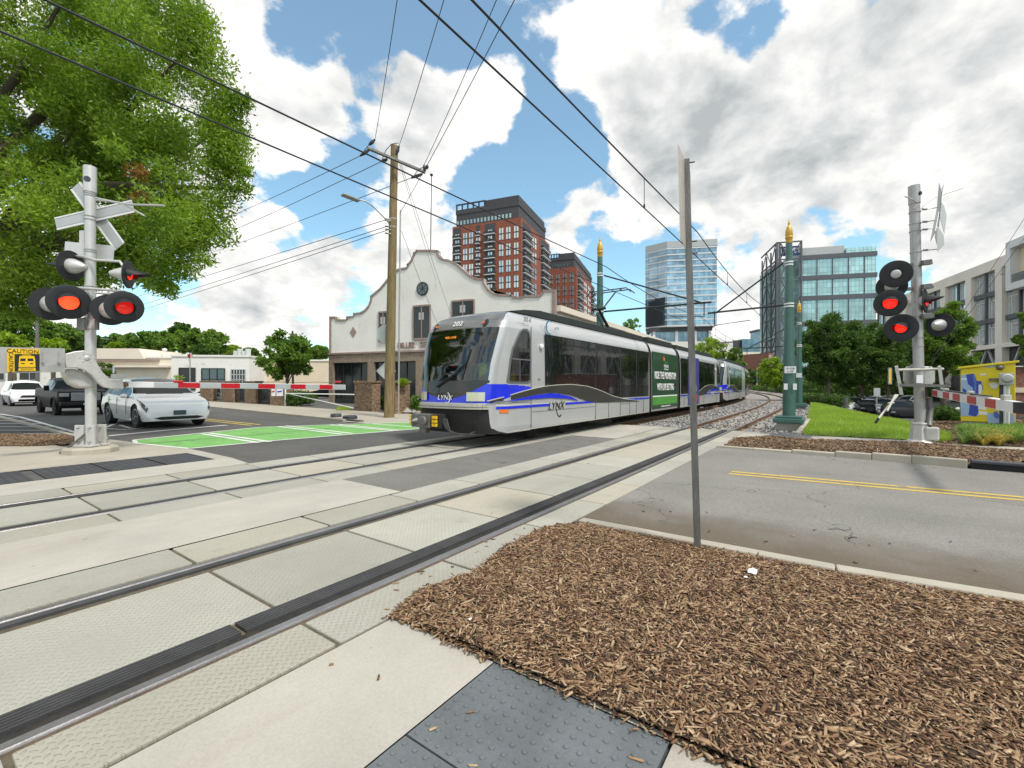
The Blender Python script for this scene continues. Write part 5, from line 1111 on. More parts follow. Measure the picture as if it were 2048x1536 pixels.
addw('cable','left one of two power lines rising from the right crossarm end','power lines overhead',[over(P(846,334,20.6),989,2)],'power_line')
addw('cable','right one of two power lines rising past the crossarm end','power lines overhead',[over(P(799,428,20.8),1024,2,11)],'power_line')
for (x0,y0_,x1,y1,Yb,lb_) in((720,312,400,452,40,'uppermost power line running left from the wooden pole behind the tree'),(763,323,380,492,42,'second power line from the top running left from the pole'),(822,356,360,522,45,'third power line from the top running left from the pole'),
    (770,440,100,640,60,'upper cable of three below the street lamp arm'),(776,452,120,655,60,'middle cable of three below the street lamp arm'),(776,460,100,672,62,'lowest cable of three below the street lamp arm')):
    a_=P(x0,y0_,20.5); b_=P(x1,y1,Yb); addw('cable',lb_,'cables running left',[span_w('w',a_,a_+(b_-a_)*1.3,.016,.25)],'cable')
for i,(x0,y0_,Y0,x1,y1,Y1,lb_) in enumerate(((800,330,20.8,872,560,34,'left guy wire slanting down from the pole top to the white building'),(803,330,20.8,905,640,34,'right guy wire slanting down past the round window'),(803,462,20.8,878,655,30,'thin wire from the middle of the wooden pole towards the tram'))):
    addw('cable',lb_,'guy wires',[span_w('w',P(x0,y0_,Y0),P(x1,y1,Y1),.010,.1)],'guy_wire')
for lb_,a_,b_ in(('upper of two wires running from the right mast to the right picture edge',P(2080,388,13),P(1862,722,11.9)),('lower of two wires running from the right mast to the right picture edge',P(2080,432,13),P(1858,736,11.9))):
    addw('cable',lb_,None,[span_w('w',a_,b_,.006,.02)],'cable')
addw('cable','faint upper power line above the distant trees on the left','far power lines',[span_w('w',P(-50,655,70),P(660,690,90),.03,1.)],'cable','galv')
addw('cable','faint lower power line before the distant trees on the left','far power lines',[span_w('w',P(-50,668,70),P(660,706,90),.03,1.)],'cable','galv')
fp=thing('utility_pole','thin pale wooden pole among the trees behind the CAUTION plate','utility pole',GX(75,45)); bld(MB().tube([GX(75,45),P(74,560,45)],[.16,.12],10),'pole','post_grey',fp)
fp=thing('utility_pole','distant wooden pole behind the small tree left of the white building','utility pole',GX(586,60)); bld(MB().tube([GX(586,60),P(585,662,60)],[.16,.12],10),'pole','black_metal',fp); bld(MB().bar(P(577,668,60),P(594,668,60),.12),'crossarm','black_metal',fp)
r=thing('flagpole','thin black mast with a ball tip on the roof of the mission style building','mast',P(863,520,36)); bld(MB().tube([P(861,520,36),P(863,352,36)],.035,8),'pole','black_metal',r); bld(MB().lathe([(.02,-.1),(.1,-.06),(.13,0),(.1,.08),(.01,.12)],P(863,350,36),n=12),'ball','black_metal',r,smooth=60)
# ================================================================ BUILDINGS
def stucco():
    m,t,b=nodes('stucco'); tc=t.n('ShaderNodeTexCoord').outputs['Object']; n=t.noise(tc,.5,6,.6); c=t.mix(t.mr(n,.3,.7),(.76,.74,.68),(.86,.845,.79))
    st=t.noise(t.v('MULTIPLY',tc,(2.2,2.2,.22)),1.2,6,.7); c=t.mix(t.mr(st,.60,.72,0,.5,True),c,(.27,.25,.22)); f=t.noise(tc,9,5,.7); c=t.v('SCALE',c,scale=t.mr(f,.3,.7,.94,1.05))
    t.l(c,b.inputs['Base Color']); b.inputs['Roughness'].default_value=.9; bumpn(t,f,b,.3,.03)
stucco()
def brickmat(name,c1,c2,mortar,sx=.22,sy=.075,obj='Object',bump=.4,rot=False):
    m,t,b=nodes(name); tc=t.n('ShaderNodeTexCoord').outputs[obj]; x,y,z=t.sep(tc)[:3]
    v=t.comb(t.m('ADD',x,y),z,0.)
    br=t.n('ShaderNodeTexBrick'); t.l(v,br.inputs['Vector']); br.inputs['Color1'].default_value=c1+(1,); br.inputs['Color2'].default_value=c2+(1,); br.inputs['Mortar'].default_value=mortar+(1,)
    br.inputs['Scale'].default_value=1; br.inputs['Brick Width'].default_value=sx; br.inputs['Row Height'].default_value=sy; br.inputs['Mortar Size'].default_value=sy*.13; br.inputs['Bias'].default_value=-.1
    c=t.v('SCALE',br.outputs[0],scale=t.m('MULTIPLY',t.mr(t.noise(tc,1.3,5,.6),.3,.7,.8,1.2),t.mr(t.noise(tc,9,2,.6),.3,.7,.6,1.45))); t.l(c,b.inputs['Base Color']); b.inputs['Roughness'].default_value=.9
    bumpn(t,t.m('SUBTRACT',1.,br.outputs[1]),b,bump,.01); return m
brickmat('brick_red',(.28,.10,.055),(.20,.065,.04),(.20,.17,.15)); brickmat('brick_brown',(.30,.17,.085),(.10,.05,.03),(.22,.19,.15),.2,.07)
brickmat('tower_brick',(.29,.085,.048),(.22,.062,.036),(.22,.09,.06),.9,.3,bump=.1)
def stone():
    m,t,b=nodes('field_stone'); tc=t.n('ShaderNodeTexCoord').outputs['Object']; v=t.n('ShaderNodeTexVoronoi',feature='F1'); t.l(tc,v.inputs['Vector']); v.inputs['Scale'].default_value=7
    e=t.n('ShaderNodeTexVoronoi',feature='DISTANCE_TO_EDGE'); t.l(tc,e.inputs['Vector']); e.inputs['Scale'].default_value=7
    r,g,bl=t.sep(v.outputs[1])[:3]; c=t.mix(r,(.30,.20,.11),(.20,.15,.13)); c=t.mix(t.m('MULTIPLY',g,.6),c,(.36,.30,.22)); c=t.mix(t.mr(e.outputs[0],0,.07,.7,0),c,(.33,.30,.26))
    t.l(c,b.inputs['Base Color']); b.inputs['Roughness'].default_value=.9; bumpn(t,e.outputs[0],b,.6,.03)
stone()
mat('coping',(.33,.245,.215),.8,0,.15,2,20,.15); mat('cream_wall',(.74,.66,.53),.9,0,.07,.4,8,.06,stain=(.36,.31,.25),stf=(.62,.75),sts=.6); mat('white_wall',(.78,.75,.69),.9,0,.06,.5,8,.05,stain=(.42,.40,.36),stf=(.60,.75),sts=.7)
mat('tan_wall',(.72,.60,.44),.9,0,.07,.4,8,.05); mat('roof_dark',(.10,.07,.06),.9,0,.2); mat('roof_cream',(.74,.65,.54),.8,0,.06,.4)
mat('beige_conc',(.76,.70,.62),.85,0,.07,.3,12,.06,stain=(.38,.34,.29),stf=(.6,.75),sts=.5); mat('spandrel',(.10,.105,.12),.6,0,.08); mat('white_panel',(.66,.67,.67),.5,0,.05); mat('win_frame',(.45,.47,.46),.5); mat('frame_dark',(.03,.033,.035),.5); mat('charcoal',(.055,.055,.06),.7,0,.1,.2)
mat('grille_glass',(.35,.37,.36),.4); mat('iron',(.012,.012,.014),.6); mat('window_dull',(.02,.024,.026),.18,0,.3,.6,coat=.2)
def glass_m(name,col,rough=.06,metal=.0,spec=.8,lo=.75,hi=1.25,px=1.5,pz=3.7,mull=(.06,.08,.09),mw=.035):
    """curtain wall: mullion grid and pane-to-pane variation"""
    m,t,b=nodes(name); tc=t.n('ShaderNodeTexCoord').outputs['Object']; x,y,z=t.sep(tc)[:3]; u=t.m('ADD',x,y)
    U=t.m('DIVIDE',u,px); V_=t.m('DIVIDE',z,pz); cell=t.comb(t.m('FLOOR',U),t.m('FLOOR',V_),0.)
    wn=t.n('ShaderNodeTexWhiteNoise'); wn.noise_dimensions='2D'; t.l(cell,wn.inputs[0]); c=t.v('SCALE',col,scale=t.mr(wn.outputs[0],0,1,lo,hi))
    big=t.noise(t.v('MULTIPLY',tc,(1,1,1.6)),.035,4,.5,.8); c=t.v('SCALE',c,scale=t.mr(big,.35,.65,.72,1.3))  # broad light and dark patches painted in place of reflections
    fu=t.m('FRACT',U); fv=t.m('FRACT',V_); e=t.m('MAXIMUM',t.m('LESS_THAN',fu,mw),t.m('LESS_THAN',fv,mw*px/pz)); c=t.mix(e,c,mull)
    t.l(c,b.inputs['Base Color']); t.l(t.mr(e,0,1,rough,.6),b.inputs['Roughness']); b.inputs['Metallic'].default_value=metal; b.inputs['Specular IOR Level'].default_value=spec; return m
glass_m('glass_tower',(.30,.42,.50),.22,.5); glass_m('glass_teal',(.40,.58,.56),.25,.35,lo=.86,hi=1.12,px=1.3,pz=1.9,mull=(.16,.25,.26),mw=.09); glass_m('glass_far',(.12,.20,.26),.15,.6,px=2,pz=3.5)
glassdark('pane_dark',(.012,.016,.018),.06); 
def panem(name,col):
    m,t,b=nodes(name); b.inputs['Base Color'].default_value=col+(1,); b.inputs['Roughness'].default_value=.06; b.inputs['Metallic'].default_value=.7; return m
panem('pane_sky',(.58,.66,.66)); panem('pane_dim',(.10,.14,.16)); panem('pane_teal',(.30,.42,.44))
def ang(dX,dY): v=W(dX,dY); return math.atan2(v.y,v.x)
def root(name,label,cat,X,Y,dX,dY,z=0.,group=None): return thing(name,label,cat,W(X,Y,z),ang(dX,dY),group)
# ---- the mission style building; local x along the facade to the right, y inwards
MX,MY=-15.3,38.; MD=(.9272,-.3746)
mb_=root('building','white mission style building with curved gable parapet and stone ground floor','building',MX,MY,*MD)
def fxy(px,py):
    k=(px-1024)/F; t_=(k*MY-MX)/(MD[0]-k*MD[1]); Y=MY+MD[1]*t_; return (t_,HC-(py-HY)/F*Y)
out=[(659,633),(672,633),(672,638.5),(693,638.5),(693,633),(707,631.5),(707,626),(722,624.5),(730,619),(737,611),(741,600),(741,592),(746,588),(759,577),(770,564),(780,551),(788,542),(797,537.5),(814,534),(814,529),(821,522),(826,511),(827,505),(832,503),(832,500),(860,499.5),(876,500.5),(876,507),(881,515),(889,518),(897.6,519),(911.6,526),(926,538),(938,549),(950,555),(960,556.5),(968,557),(968,564),(972,571),(978,579),(987,585.5),(996,588),(1024,589),(1024,593),(1045,593.5),(1045,590.5),(1082,590),(1082,580),(1110,579.5)]
gp=[fxy(*q) for q in out]; T=gp[-1][0]; zs0=4.05
poly=[(0,zs0)]+gp+[(T,zs0)]
b=MB().prism(poly,0,.35,lambda u,v,w:(u,w,v)).build('gable_wall',MT['stucco'],mb_)
mb=MB()
for (a,c) in zip(gp[:-1],gp[1:]):
    a=Vector((a[0],0,a[1])); c=Vector((c[0],0,c[1])); d_=(c-a); L=d_.length
    if L<.02: continue
    nn=Vector((d_.z,0,-d_.x))/L; 
    q=[a,c,c+nn*.15,a+nn*.15] if True else 0
    mb.add([(p.x,-.07,p.z) for p in q]+[(p.x,.42,p.z) for p in q],[(0,1,2,3),(7,6,5,4),(0,4,5,1),(1,5,6,2),(2,6,7,3),(3,7,4,0)])
mb.box(-.03,-.06,zs0,.18,.36,gp[0][1]); mb.box(T-.2,-.06,zs0+1.2,T+.03,.36,gp[-1][1])
mb.build('coping',MT['coping'],b)
# ground floor of stone with openings
px_o=[(668,737),(754,834),(845,860+60)]; openings=[]
for a,c in px_o: openings.append((fxy(a,740)[0],fxy(c,740)[0]))
w1=openings[0]; w2=(fxy(750,740)[0],fxy(833,740)[0]); w3=(fxy(853,740)[0],fxy(940,740)[0]); w4=(fxy(965,740)[0],fxy(1060,740)[0])
ops=[w1,w2,w3,w4]; zo=fxy(700,724)[1]-.05
mb=MB(); x=0
mb.box(0,-.12,zo,T,.5,zs0)
for a,c in ops+[(T,T)]: mb.box(x,-.12,-.3,a,.5,zo); x=c
gs=mb.build('ground_floor',MT['field_stone'],mb_)
MB().box(0,-.22,zs0-.02,T,.1,zs0+.12).build('cornice',MT['coping'],mb_)
for a,c in ops:
    f_=MB(); n=4
    f_.box(a,.18,-.2,c,.24,zo); w_=f_.build('shop_window',MT['window_dull'],mb_); m=MB(); [m.box(a+(c-a)*i/n-.03,.10,0,a+(c-a)*i/n+.03,.19,zo) for i in range(n+1)]; m.box(a,.10,0,c,.19,.35); m.box(a,.10,zo-.08,c,.19,zo); m.build('window_frame',MT['frame_dark'],w_)
for (x0,y0_,x1,y1) in((757,624,777,683),(826,612,862,678),(903,602,950,660),(990,640,1030,700)):
    a,c=fxy(x0,y0_),fxy(x1,y1); a=(a[0]+.1,a[1]-.1); c=(c[0]-.1,c[1]+.1); m=MB().box(a[0],-.05,c[1],c[0],.05,a[1]); w_=m.build('window',MT['window_dull'],mb_)
    m=MB(); e=.10; m.box(a[0]-e,-.09,c[1]-e,a[0],.03,a[1]+e); m.box(c[0],-.09,c[1]-e,c[0]+e,.03,a[1]+e); m.box(a[0],-.09,a[1],c[0],.03,a[1]+e*1.3); m.box(a[0],-.12,c[1]-e*1.5,c[0],.03,c[1]); xm=(a[0]+c[0])/2; m.box(xm-.04,-.08,c[1],xm+.04,-.04,a[1]); m.build('window_frame',MT['coping'],w_)
    MB().box(xm-.25,-.056,(a[1]+c[1])/2+.2,xm+.2,-.052,(a[1]+c[1])/2+.75).build('blind',MT['win_frame'],w_)
rc=fxy(845.5,577.5); m=MB().lathe([(.52,0),(.52,.06),(.44,.07),(.44,.04),(.01,.04)],(rc[0],-.02,rc[1]),(0,-1,0),28); w_=m.build('round_window',MT['frame_dark'],mb_,smooth=40)
MB().lathe([(.43,0),(.43,.01)],(rc[0],-.062,rc[1]),(0,-1,0),28).build('pane',MT['pane_dim'],w_); m=MB(); [m.bar((rc[0]-.43*math.cos(a),-.08,rc[1]-.43*math.sin(a)),(rc[0]+.43*math.cos(a),-.08,rc[1]+.43*math.sin(a)),.03) for a in np.arange(4)*math.pi/4]; m.build('glazing_bars',MT['frame_dark'],w_)
for px,py in((706.5,664.5),):
    c=fxy(px,py); MB().prism([(c[0],c[1]+.46),(c[0]+.34,c[1]),(c[0],c[1]-.46),(c[0]-.34,c[1])],-.03,.02,lambda u,v,w:(u,w,v)).build('diamond_tile',MT['coping'],mb_)
c0=fxy(794,692); c1_=fxy(897,688)
cc_=[fxy(x_,690.5)[0] for x_ in(794,832,841,867)]
text('MILLER',.62,'lettering',MT['coping'],mb_,frame(((cc_[0]+cc_[1])/2,-.04,fxy(812,691)[1]),(1,0,0),(0,0,1)),.05,sx=(cc_[1]-cc_[0])/2.15,bold=.012)
text('SERVICE',.62,'lettering',MT['coping'],mb_,frame((cc_[2]-.05,-.04,fxy(855,689.5)[1]),(1,0,0),(0,0,1)),.05,'LEFT',sx=.95,bold=.012)
# side wall and roof run back parallel to the tracks
sdv_=Vector((.532,.847)); mdv=Vector(MD); inn=Vector((-MD[1],MD[0])); sxl=Vector((sdv_.dot(mdv),sdv_.dot(inn))) 
Lb=44
def bk(x,t_,z): return (x+sxl.x*t_,.35+sxl.y*t_,z)
mb=MB(); 
mb.add([bk(T-.05,0,-.3),bk(T-.05,Lb,-.3),bk(T-.05,Lb,6.7),bk(T-.05,0,6.7),bk(0.05,0,-.3),bk(.05,Lb,-.3),bk(.05,Lb,6.4),bk(.05,0,6.4)],[(0,1,2,3),(4,7,6,5),(1,5,6,2)]); mb.build('side_wall',MT['white_wall'],mb_)
mb=MB(); rz=10.1; rx=T/2
mb.add([bk(T+.1,0,6.75),bk(T+.1,Lb,6.75),bk(rx,Lb,rz),bk(rx,0,rz),bk(-.1,Lb,6.4),bk(-.1,0,6.4)],[(0,1,2,3),(3,2,4,5),(1,4,2)]); mb.build('roof',MT['roof_cream'],mb_)
mb=MB(); 
for z0,z1,e in((6.55,6.95,.30),(6.2,6.3,.12)): mb.add([bk(T+e,0,z0),bk(T+e,Lb,z0),bk(T+e,Lb,z1),bk(T+e,0,z1),bk(T-.3,0,z0),bk(T-.3,Lb,z0),bk(T-.3,Lb,z1),bk(T-.3,0,z1)],[(0,1,2,3),(4,7,6,5),(3,2,6,7),(0,4,5,1),(0,3,7,4)])
mb.build('eaves',MT['roof_cream'],mb_)
# ---- second brick tower etc: balcony tower builder, local x to the right along the left face, y inwards
def btower(lab,pxL,pxC,pxR,Y,angd,zt,crown,cols,cols2,nf,fh,zb=0,win=None):
    """corner (nearest) at px pxC, depth Y; left face runs to pxL, right face to pxR"""
    cX=(pxC-1024)/F*Y; a=R(angd); dL=Vector((-math.cos(a),math.sin(a))); dR=Vector((math.sin(a),math.cos(a)))
    def ln(px,d_):
        k=(px-1024)/F; return (k*Y-cX)/(d_.x-k*d_.y)
    wl,wr=ln(pxL,dL),ln(pxR,dR)
    # local frame: origin at the corner, +x along the left face AWAY (leftwards) mirrored -> use two faces with helper
    r=thing('apartment_tower',lab,'tower',W(cX,Y,0),ang(-dL.x,-dL.y))   # local x points right along the left face; corner at x=0, face spans x -wl..0; y inwards
    MB().box(-wl,0,zb,0,wr,zt).build('wall',MT['tower_brick'],r)
    e=2.2; m=MB().box(-wl+1.2,1.2,zt,-1.5,wr-2.,zt+crown*.55); m.box(-wl+1.0,1.,zt+crown*.55,-1.2,wr-1.8,zt+crown*.75); m.box(-wl*.55,1.6,zt+crown*.75,-1.6,wr-3,zt+crown); m.build('crown',MT['charcoal'],r)
    m=MB(); 
    for i in range(6): 
        x=-wl+1.4+i*(wl*.42)/5; m.box(x-.25,1.0,zt+crown*.75,x+.25,1.5,zt+crown); 
    m.box(-wl+1.1,.9,zt+crown*.96,-wl*.52,1.6,zt+crown); m.build('roof_frame',MT['charcoal'],r)
    m=MB(); [m.box(-wl+1.5+i*1.6,1.1,zt+.9,-wl+2.4+i*1.6,1.19,zt+2.6) for i in range(int((wl-4)/1.6))]; m.build('ribbon_window',MT['pane_teal'],r)
    # windows: double storey units
    wproto=None; bproto=None; cntw=[0]; 
    def addwin(face,u,w,z,h,kind):
        nonlocal wproto,bproto
        key=(face,kind)
        if key not in protos:
            m=MB(); 
            if face=='L': m.box(-w/2,-.10,0,w/2,.05,h)
            else: m.box(-.05,-w/2,0,.10,w/2,h)
            o=m.build('window',MT['pane_sky' if kind=='w' else 'pane_dim'],r); m=MB()
            if face=='L': m.box(-.13,-.22,0,.13,-.09,h); m.box(-w/2,-.22,h*.46,w/2,-.09,h*.54)
            else: m.box(.09,-.13,0,.22,.13,h); m.box(.09,-w/2,h*.46,.22,w/2,h*.54)
            if kind=='w': m.build('frame',MT['frame_dark'],o)
            protos[key]=o
        else:
            o=protos[key].copy(); COL.objects.link(o)
            for ch in protos[key].children: c_=ch.copy(); c_.parent=o; COL.objects.link(c_)
        o.location=(u,0,z) if face=='L' else (0,u,z); return o
    def addbal(face,u,w,z):
        key=(face,'b',round(w,1))
        if key not in protos:
            m=MB()
            if face=='L': m.box(-w/2,-1.3,-.12,w/2,.0,.14)
            else: m.box(0,-w/2,-.12,1.3,w/2,.14)
            o=m.build('balcony',MT['white_panel'],r); m=MB(); 
            if face=='L': m.box(-w/2,-1.3,.15,w/2,-1.26,1.1); m.box(-w/2,-1.26,.15,-w/2+.04,0,1.1); m.box(w/2-.04,-1.26,.15,w/2,0,1.1)
            else: m.box(1.26,-w/2,.15,1.3,w/2,1.1); m.box(0,-w/2,.15,1.26,-w/2+.04,1.1); m.box(0,w/2-.04,.15,1.26,w/2,1.1)
            m.build('railing',MT['frame_dark'],o); protos[key]=o
        else:
            o=protos[key].copy(); COL.objects.link(o)
            for ch in protos[key].children: c_=ch.copy(); c_.parent=o; COL.objects.link(c_)
        o.location=(u,0,z) if face=='L' else (0,u,z)
    protos={}
    for face,cs,wd_ in(('L',cols,wl),('R',cols2,wr)):
        for (u0,u1,kind) in cs:
            u=((u0+u1)/2-1)*wd_ if face=='L' else (u0+u1)/2*wd_; w=(u1-u0)*wd_
            if kind in'wd':
                for k in range(nf//2): addwin(face,u,w,zt-2.2-(k+1)*2*fh+.8,2*fh-1.9,kind)
            else:
                m=MB()
                if face=='L': m.box(u-w/2,-.08,zb,u+w/2,.05,zt-.8)
                else: m.box(-.05,u-w/2,zb,.08,u+w/2,zt-.8)
                m.build('balcony_bay',MT['charcoal' if kind=='b' else 'tower_brick'],r)
                for k in range(nf): addbal(face,u,w*1.02,zt-2.6-(k+1)*fh+.6)
                if kind=='b':
                    for k in range(nf//1):
                        if k<nf: 
                            m=None
                    for k in range(nf//2): o=addwin(face,u,w*.55,zt-2.2-(k+1)*2*fh+.8,2*fh-1.9,'d' if 0 else 'w'); 
    return r
btower('tall red brick apartment tower with charcoal crown and balconies, left of two',905,1042,1099,180,22,68.3,9.7,
  [(.02,.13,'b'),(.16,.23,'w'),(.25,.32,'w'),(.36,.42,'b'),(.49,.64,'b'),(.69,.76,'w'),(.79,.86,'w'),(.90,.97,'w')],[(.05,.30,'b'),(.36,.48,'w'),(.66,.95,'b')],16,3.3)
btower('shorter red brick apartment tower behind, right of the two towers',1085,1153,1189,235,20,63.,8,
  [(.20,.32,'w'),(.40,.52,'w'),(.60,.72,'w'),(.80,.92,'w')],[(.05,.28,'b'),(.38,.52,'w'),(.60,.72,'w'),(.78,.99,'b')],14,3.3)
# ---- glass tower in the middle
def gtower():
    Y=300; r=root('office_tower','pale blue glass office tower rising behind the tram, with grey floor bands','tower',*( (1334-1024)/F*Y,Y),.985,-.17)
    zt=HC+272/F*Y; zb_=HC+(770-652)/F*Y; w=(1425-1334)/F*Y*1.0+1; w2=12.5
    m=MB().prism([(0,0),(w,0),(w,26),(-w2+2,26),(-w2,9)],zb_,zt+1.5); m.build('glass_facade',MT['glass_tower'],r)
    k=13; fh=(zt-zb_)/k
    p=None
    for i in range(k+1):
        m=MB().prism([(-.05,-.25),(w+.25,-.25),(w+.25,26.2),(-w2+1.8,26.2),(-w2-.25,8.9)],0,.85); 
        if p is None: p=m.build('floor_band',MT['white_panel'],r); o=p
        else: o=p.copy(); COL.objects.link(o)
        o.location=(0,0,zb_+i*fh-.4)
    MB().prism([(0,0),(w+.3,-.3),(w+.3,26),(-w2+2,26),(-w2-.3,9)],zt+.8,zt+5).build('parapet',MT['win_frame'],r)
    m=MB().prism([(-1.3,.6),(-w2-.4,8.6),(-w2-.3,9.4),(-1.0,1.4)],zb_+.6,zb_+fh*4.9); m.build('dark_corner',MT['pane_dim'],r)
    MB().box(-w2+2,3,zb_-3,w-2,24,zb_-.5).build('underside',MT['charcoal'],r)
    m=MB(); [m.box(x,4,0,x+1.6,5.6,zb_-2) for x in(-w2+4,6,18,w-4)]; m.build('column',MT['white_panel'],r) if 0 else [MB().box(x,4,0,x+1.6,5.6,zb_-2).build('column',MT['white_panel'],r) for x in(-w2+4,6,18,w-4)]
    MB().box(-w2+3,6,0,w-3,22,zb_-3).build('lower_glass',MT['glass_tower'],r); MB().box(-w2-4,-6,-2,w+8,5,zb_-11).build('podium',MT['white_wall'],r)
    return r
gtower()
# ---- teal block with exposed steel frame, right
def teal():
    Y=172; dX,dY=.968,-.249; X=(1599-1024)/F*Y; r=root('office_block','teal glass office block with horizontal dark bands and an exposed steel frame','office building',X,Y,dX,dY)
    def lx(px): k=(px-1024)/F; return (k*Y-X)/(dX-k*dY)
    def lz(px,py): k=(px-1024)/F; t_=lx(px); return HC-(py-HY)/F*(Y+dY*t_)
    W1=lx(1752); zt=lz(1700,512)
    MB().box(0,0,0,W1,30,zt).build('glass_facade',MT['glass_teal'],r)
    xa=lx(1692); MB().box(xa,0,zt,W1,28,lz(1752,492)).build('roof_glass',MT['glass_teal'],r)
    MB().prism([(0,zt-.2),(lx(1690),zt-.2),(lx(1690),lz(1690,490)),(0,lz(1600,496))],.5,27,lambda u,v,w:(u,w,v)).build('roof_screen',MT['win_frame'],r)
    for y in(516,557,597,648,690): z=lz(1599,y)+.0; MB().box(-.1,-.35,z-.9,W1+.3,.1,z+.8).build('floor_band',MT['spandrel'],r)
    for px in(1634,1665,1697,1729): x=lx(px); MB().box(x-.12,-.25,0,x+.12,-.02,zt).build('mullion',MT['spandrel'],r)
    # exposed frame left of the glass
    xl=lx(1552); zf=lz(1560,486); 
    MB().box(xl+1,3,0,0,26,lz(1560,520)).build('glass_facade',MT['glass_teal'],r)
    m=[]; 
    for x in(xl,lx(1557),lx(1576),lx(1600)): MB().box(x-.3,-1.6,0,x+.3,-1.,zf).build('steel_column',MT['spandrel'],r)
    for y in(0.,6,12,18): MB().box(xl-.3,y,0,xl+.25,y+.5,zf-2).build('steel_column',MT['spandrel'],r)
    lv=[lz(1576,y) for y in(486,520,557,597,633,675,700,735)]
    for z in lv: MB().box(xl,-1.5,z-.25,lx(1600),-1.1,z+.25).build('steel_beam',MT['spandrel'],r); MB().box(xl-.2,-1.3,z-.25,xl+.2,20,z+.25).build('steel_beam',MT['spandrel'],r)
    for z0,z1 in zip(lv[:-1],lv[1:]):
        xm=lx(1586); 
        for a_,b_ in(((lx(1558),z0),(lx(1577),z1)),((lx(1600),z0),(lx(1577),z1)),((lx(1558),z1),(lx(1566),(z0+z1)/2))): MB().bar((a_[0],-1.3,a_[1]),(b_[0],-1.3,b_[1]),.35).build('brace',MT['spandrel'],r)
        for y0_,y1_ in((0,6),(12,6),(12,18)): MB().bar((xl,y0_+.3,z0),(xl,y1_+.3,z1),.3).build('brace',MT['spandrel'],r)
    z=lz(1580,503); MB().box(lx(1560),-.9,z-1.8,lx(1598),-.5,z+1.8).build('sign_board',MT['tram_blue'] if 0 else mat('navy',(.03,.07,.22),.5),r)
    text("LOWE'S",2.6,'lettering',MT['white_ink'],r,frame(((lx(1560)+lx(1598))/2,-.95,z),(1,0,0),(0,0,1)),.05,sx=.72,bold=.04)
    return r
teal()
# brown brick slab left of it, distant apartment block with dark glass top
r=root('building','narrow brown brick facade at the foot of the steel framed block','building',(1537-1024)/F*150,150,.9,.43)
m=MB().box(0,0,0,2.2,10,HC+64/F*150); m.build('wall',MT['brick_red'],r); [MB().box(.2+i*.7,-.1,1,.35+i*.7,0,HC+60/F*150).build('pilaster',MT['white_wall'],r) for i in range(3)]
def farblock():
    Y=330; k=Y/F; X=(1486-1024)*k; r=root('apartment_block','distant brick and cream apartment block with dark glass upper floors beyond the curve','apartment building',X,Y,1,-.05)
    w=(1538-1486)*k; z=lambda y:HC+(HY-y)*k
    MB().box(0,0,-3,w,20,z(704)).build('wall',MT['cream_wall'],r); MB().box(0,-.2,-3,w*.75,19,z(718)).build('lower_wall',MT['brick_red'],r)
    MB().box(-.5,.5,z(704),w*.8,20,z(678)).build('glass_storeys',MT['glass_far'],r); MB().box(w*.8,.3,z(704),w,20,z(683)).build('glass_storeys',MT['glass_tower'],r)
    MB().box(-6,2,z(706),-.5,6,z(680)).build('stair_tower',MT['charcoal'],r); MB().box(w*.62,2,z(683),w+1,14,z(658)).build('roof_box',MT['glass_far'],r)
    m=MB().box(w*.6,1.4,z(662),w+1.2,15,z(658)); m.build('roof_frame',MT['charcoal'],r)
    p=None
    for i in range(7):
        for j in range(6):
            if p is None: p=MB().box(0,-.4,0,1.9,-.1,2.).build('window',MT['pane_dim'],r); o=p
            else: o=p.copy(); COL.objects.link(o)
            o.location=(1+i*2.7,0,z(706)-3.2-j*3.1)
    for j in range(6): 
        for i in(0,2,4,6): MB().box(1+i*2.7,-1.4,z(706)-3.6-j*3.1,2.9+i*2.7,-.2,z(706)-3.3-j*3.1).build('balcony',MT['white_wall'],r)
farblock()
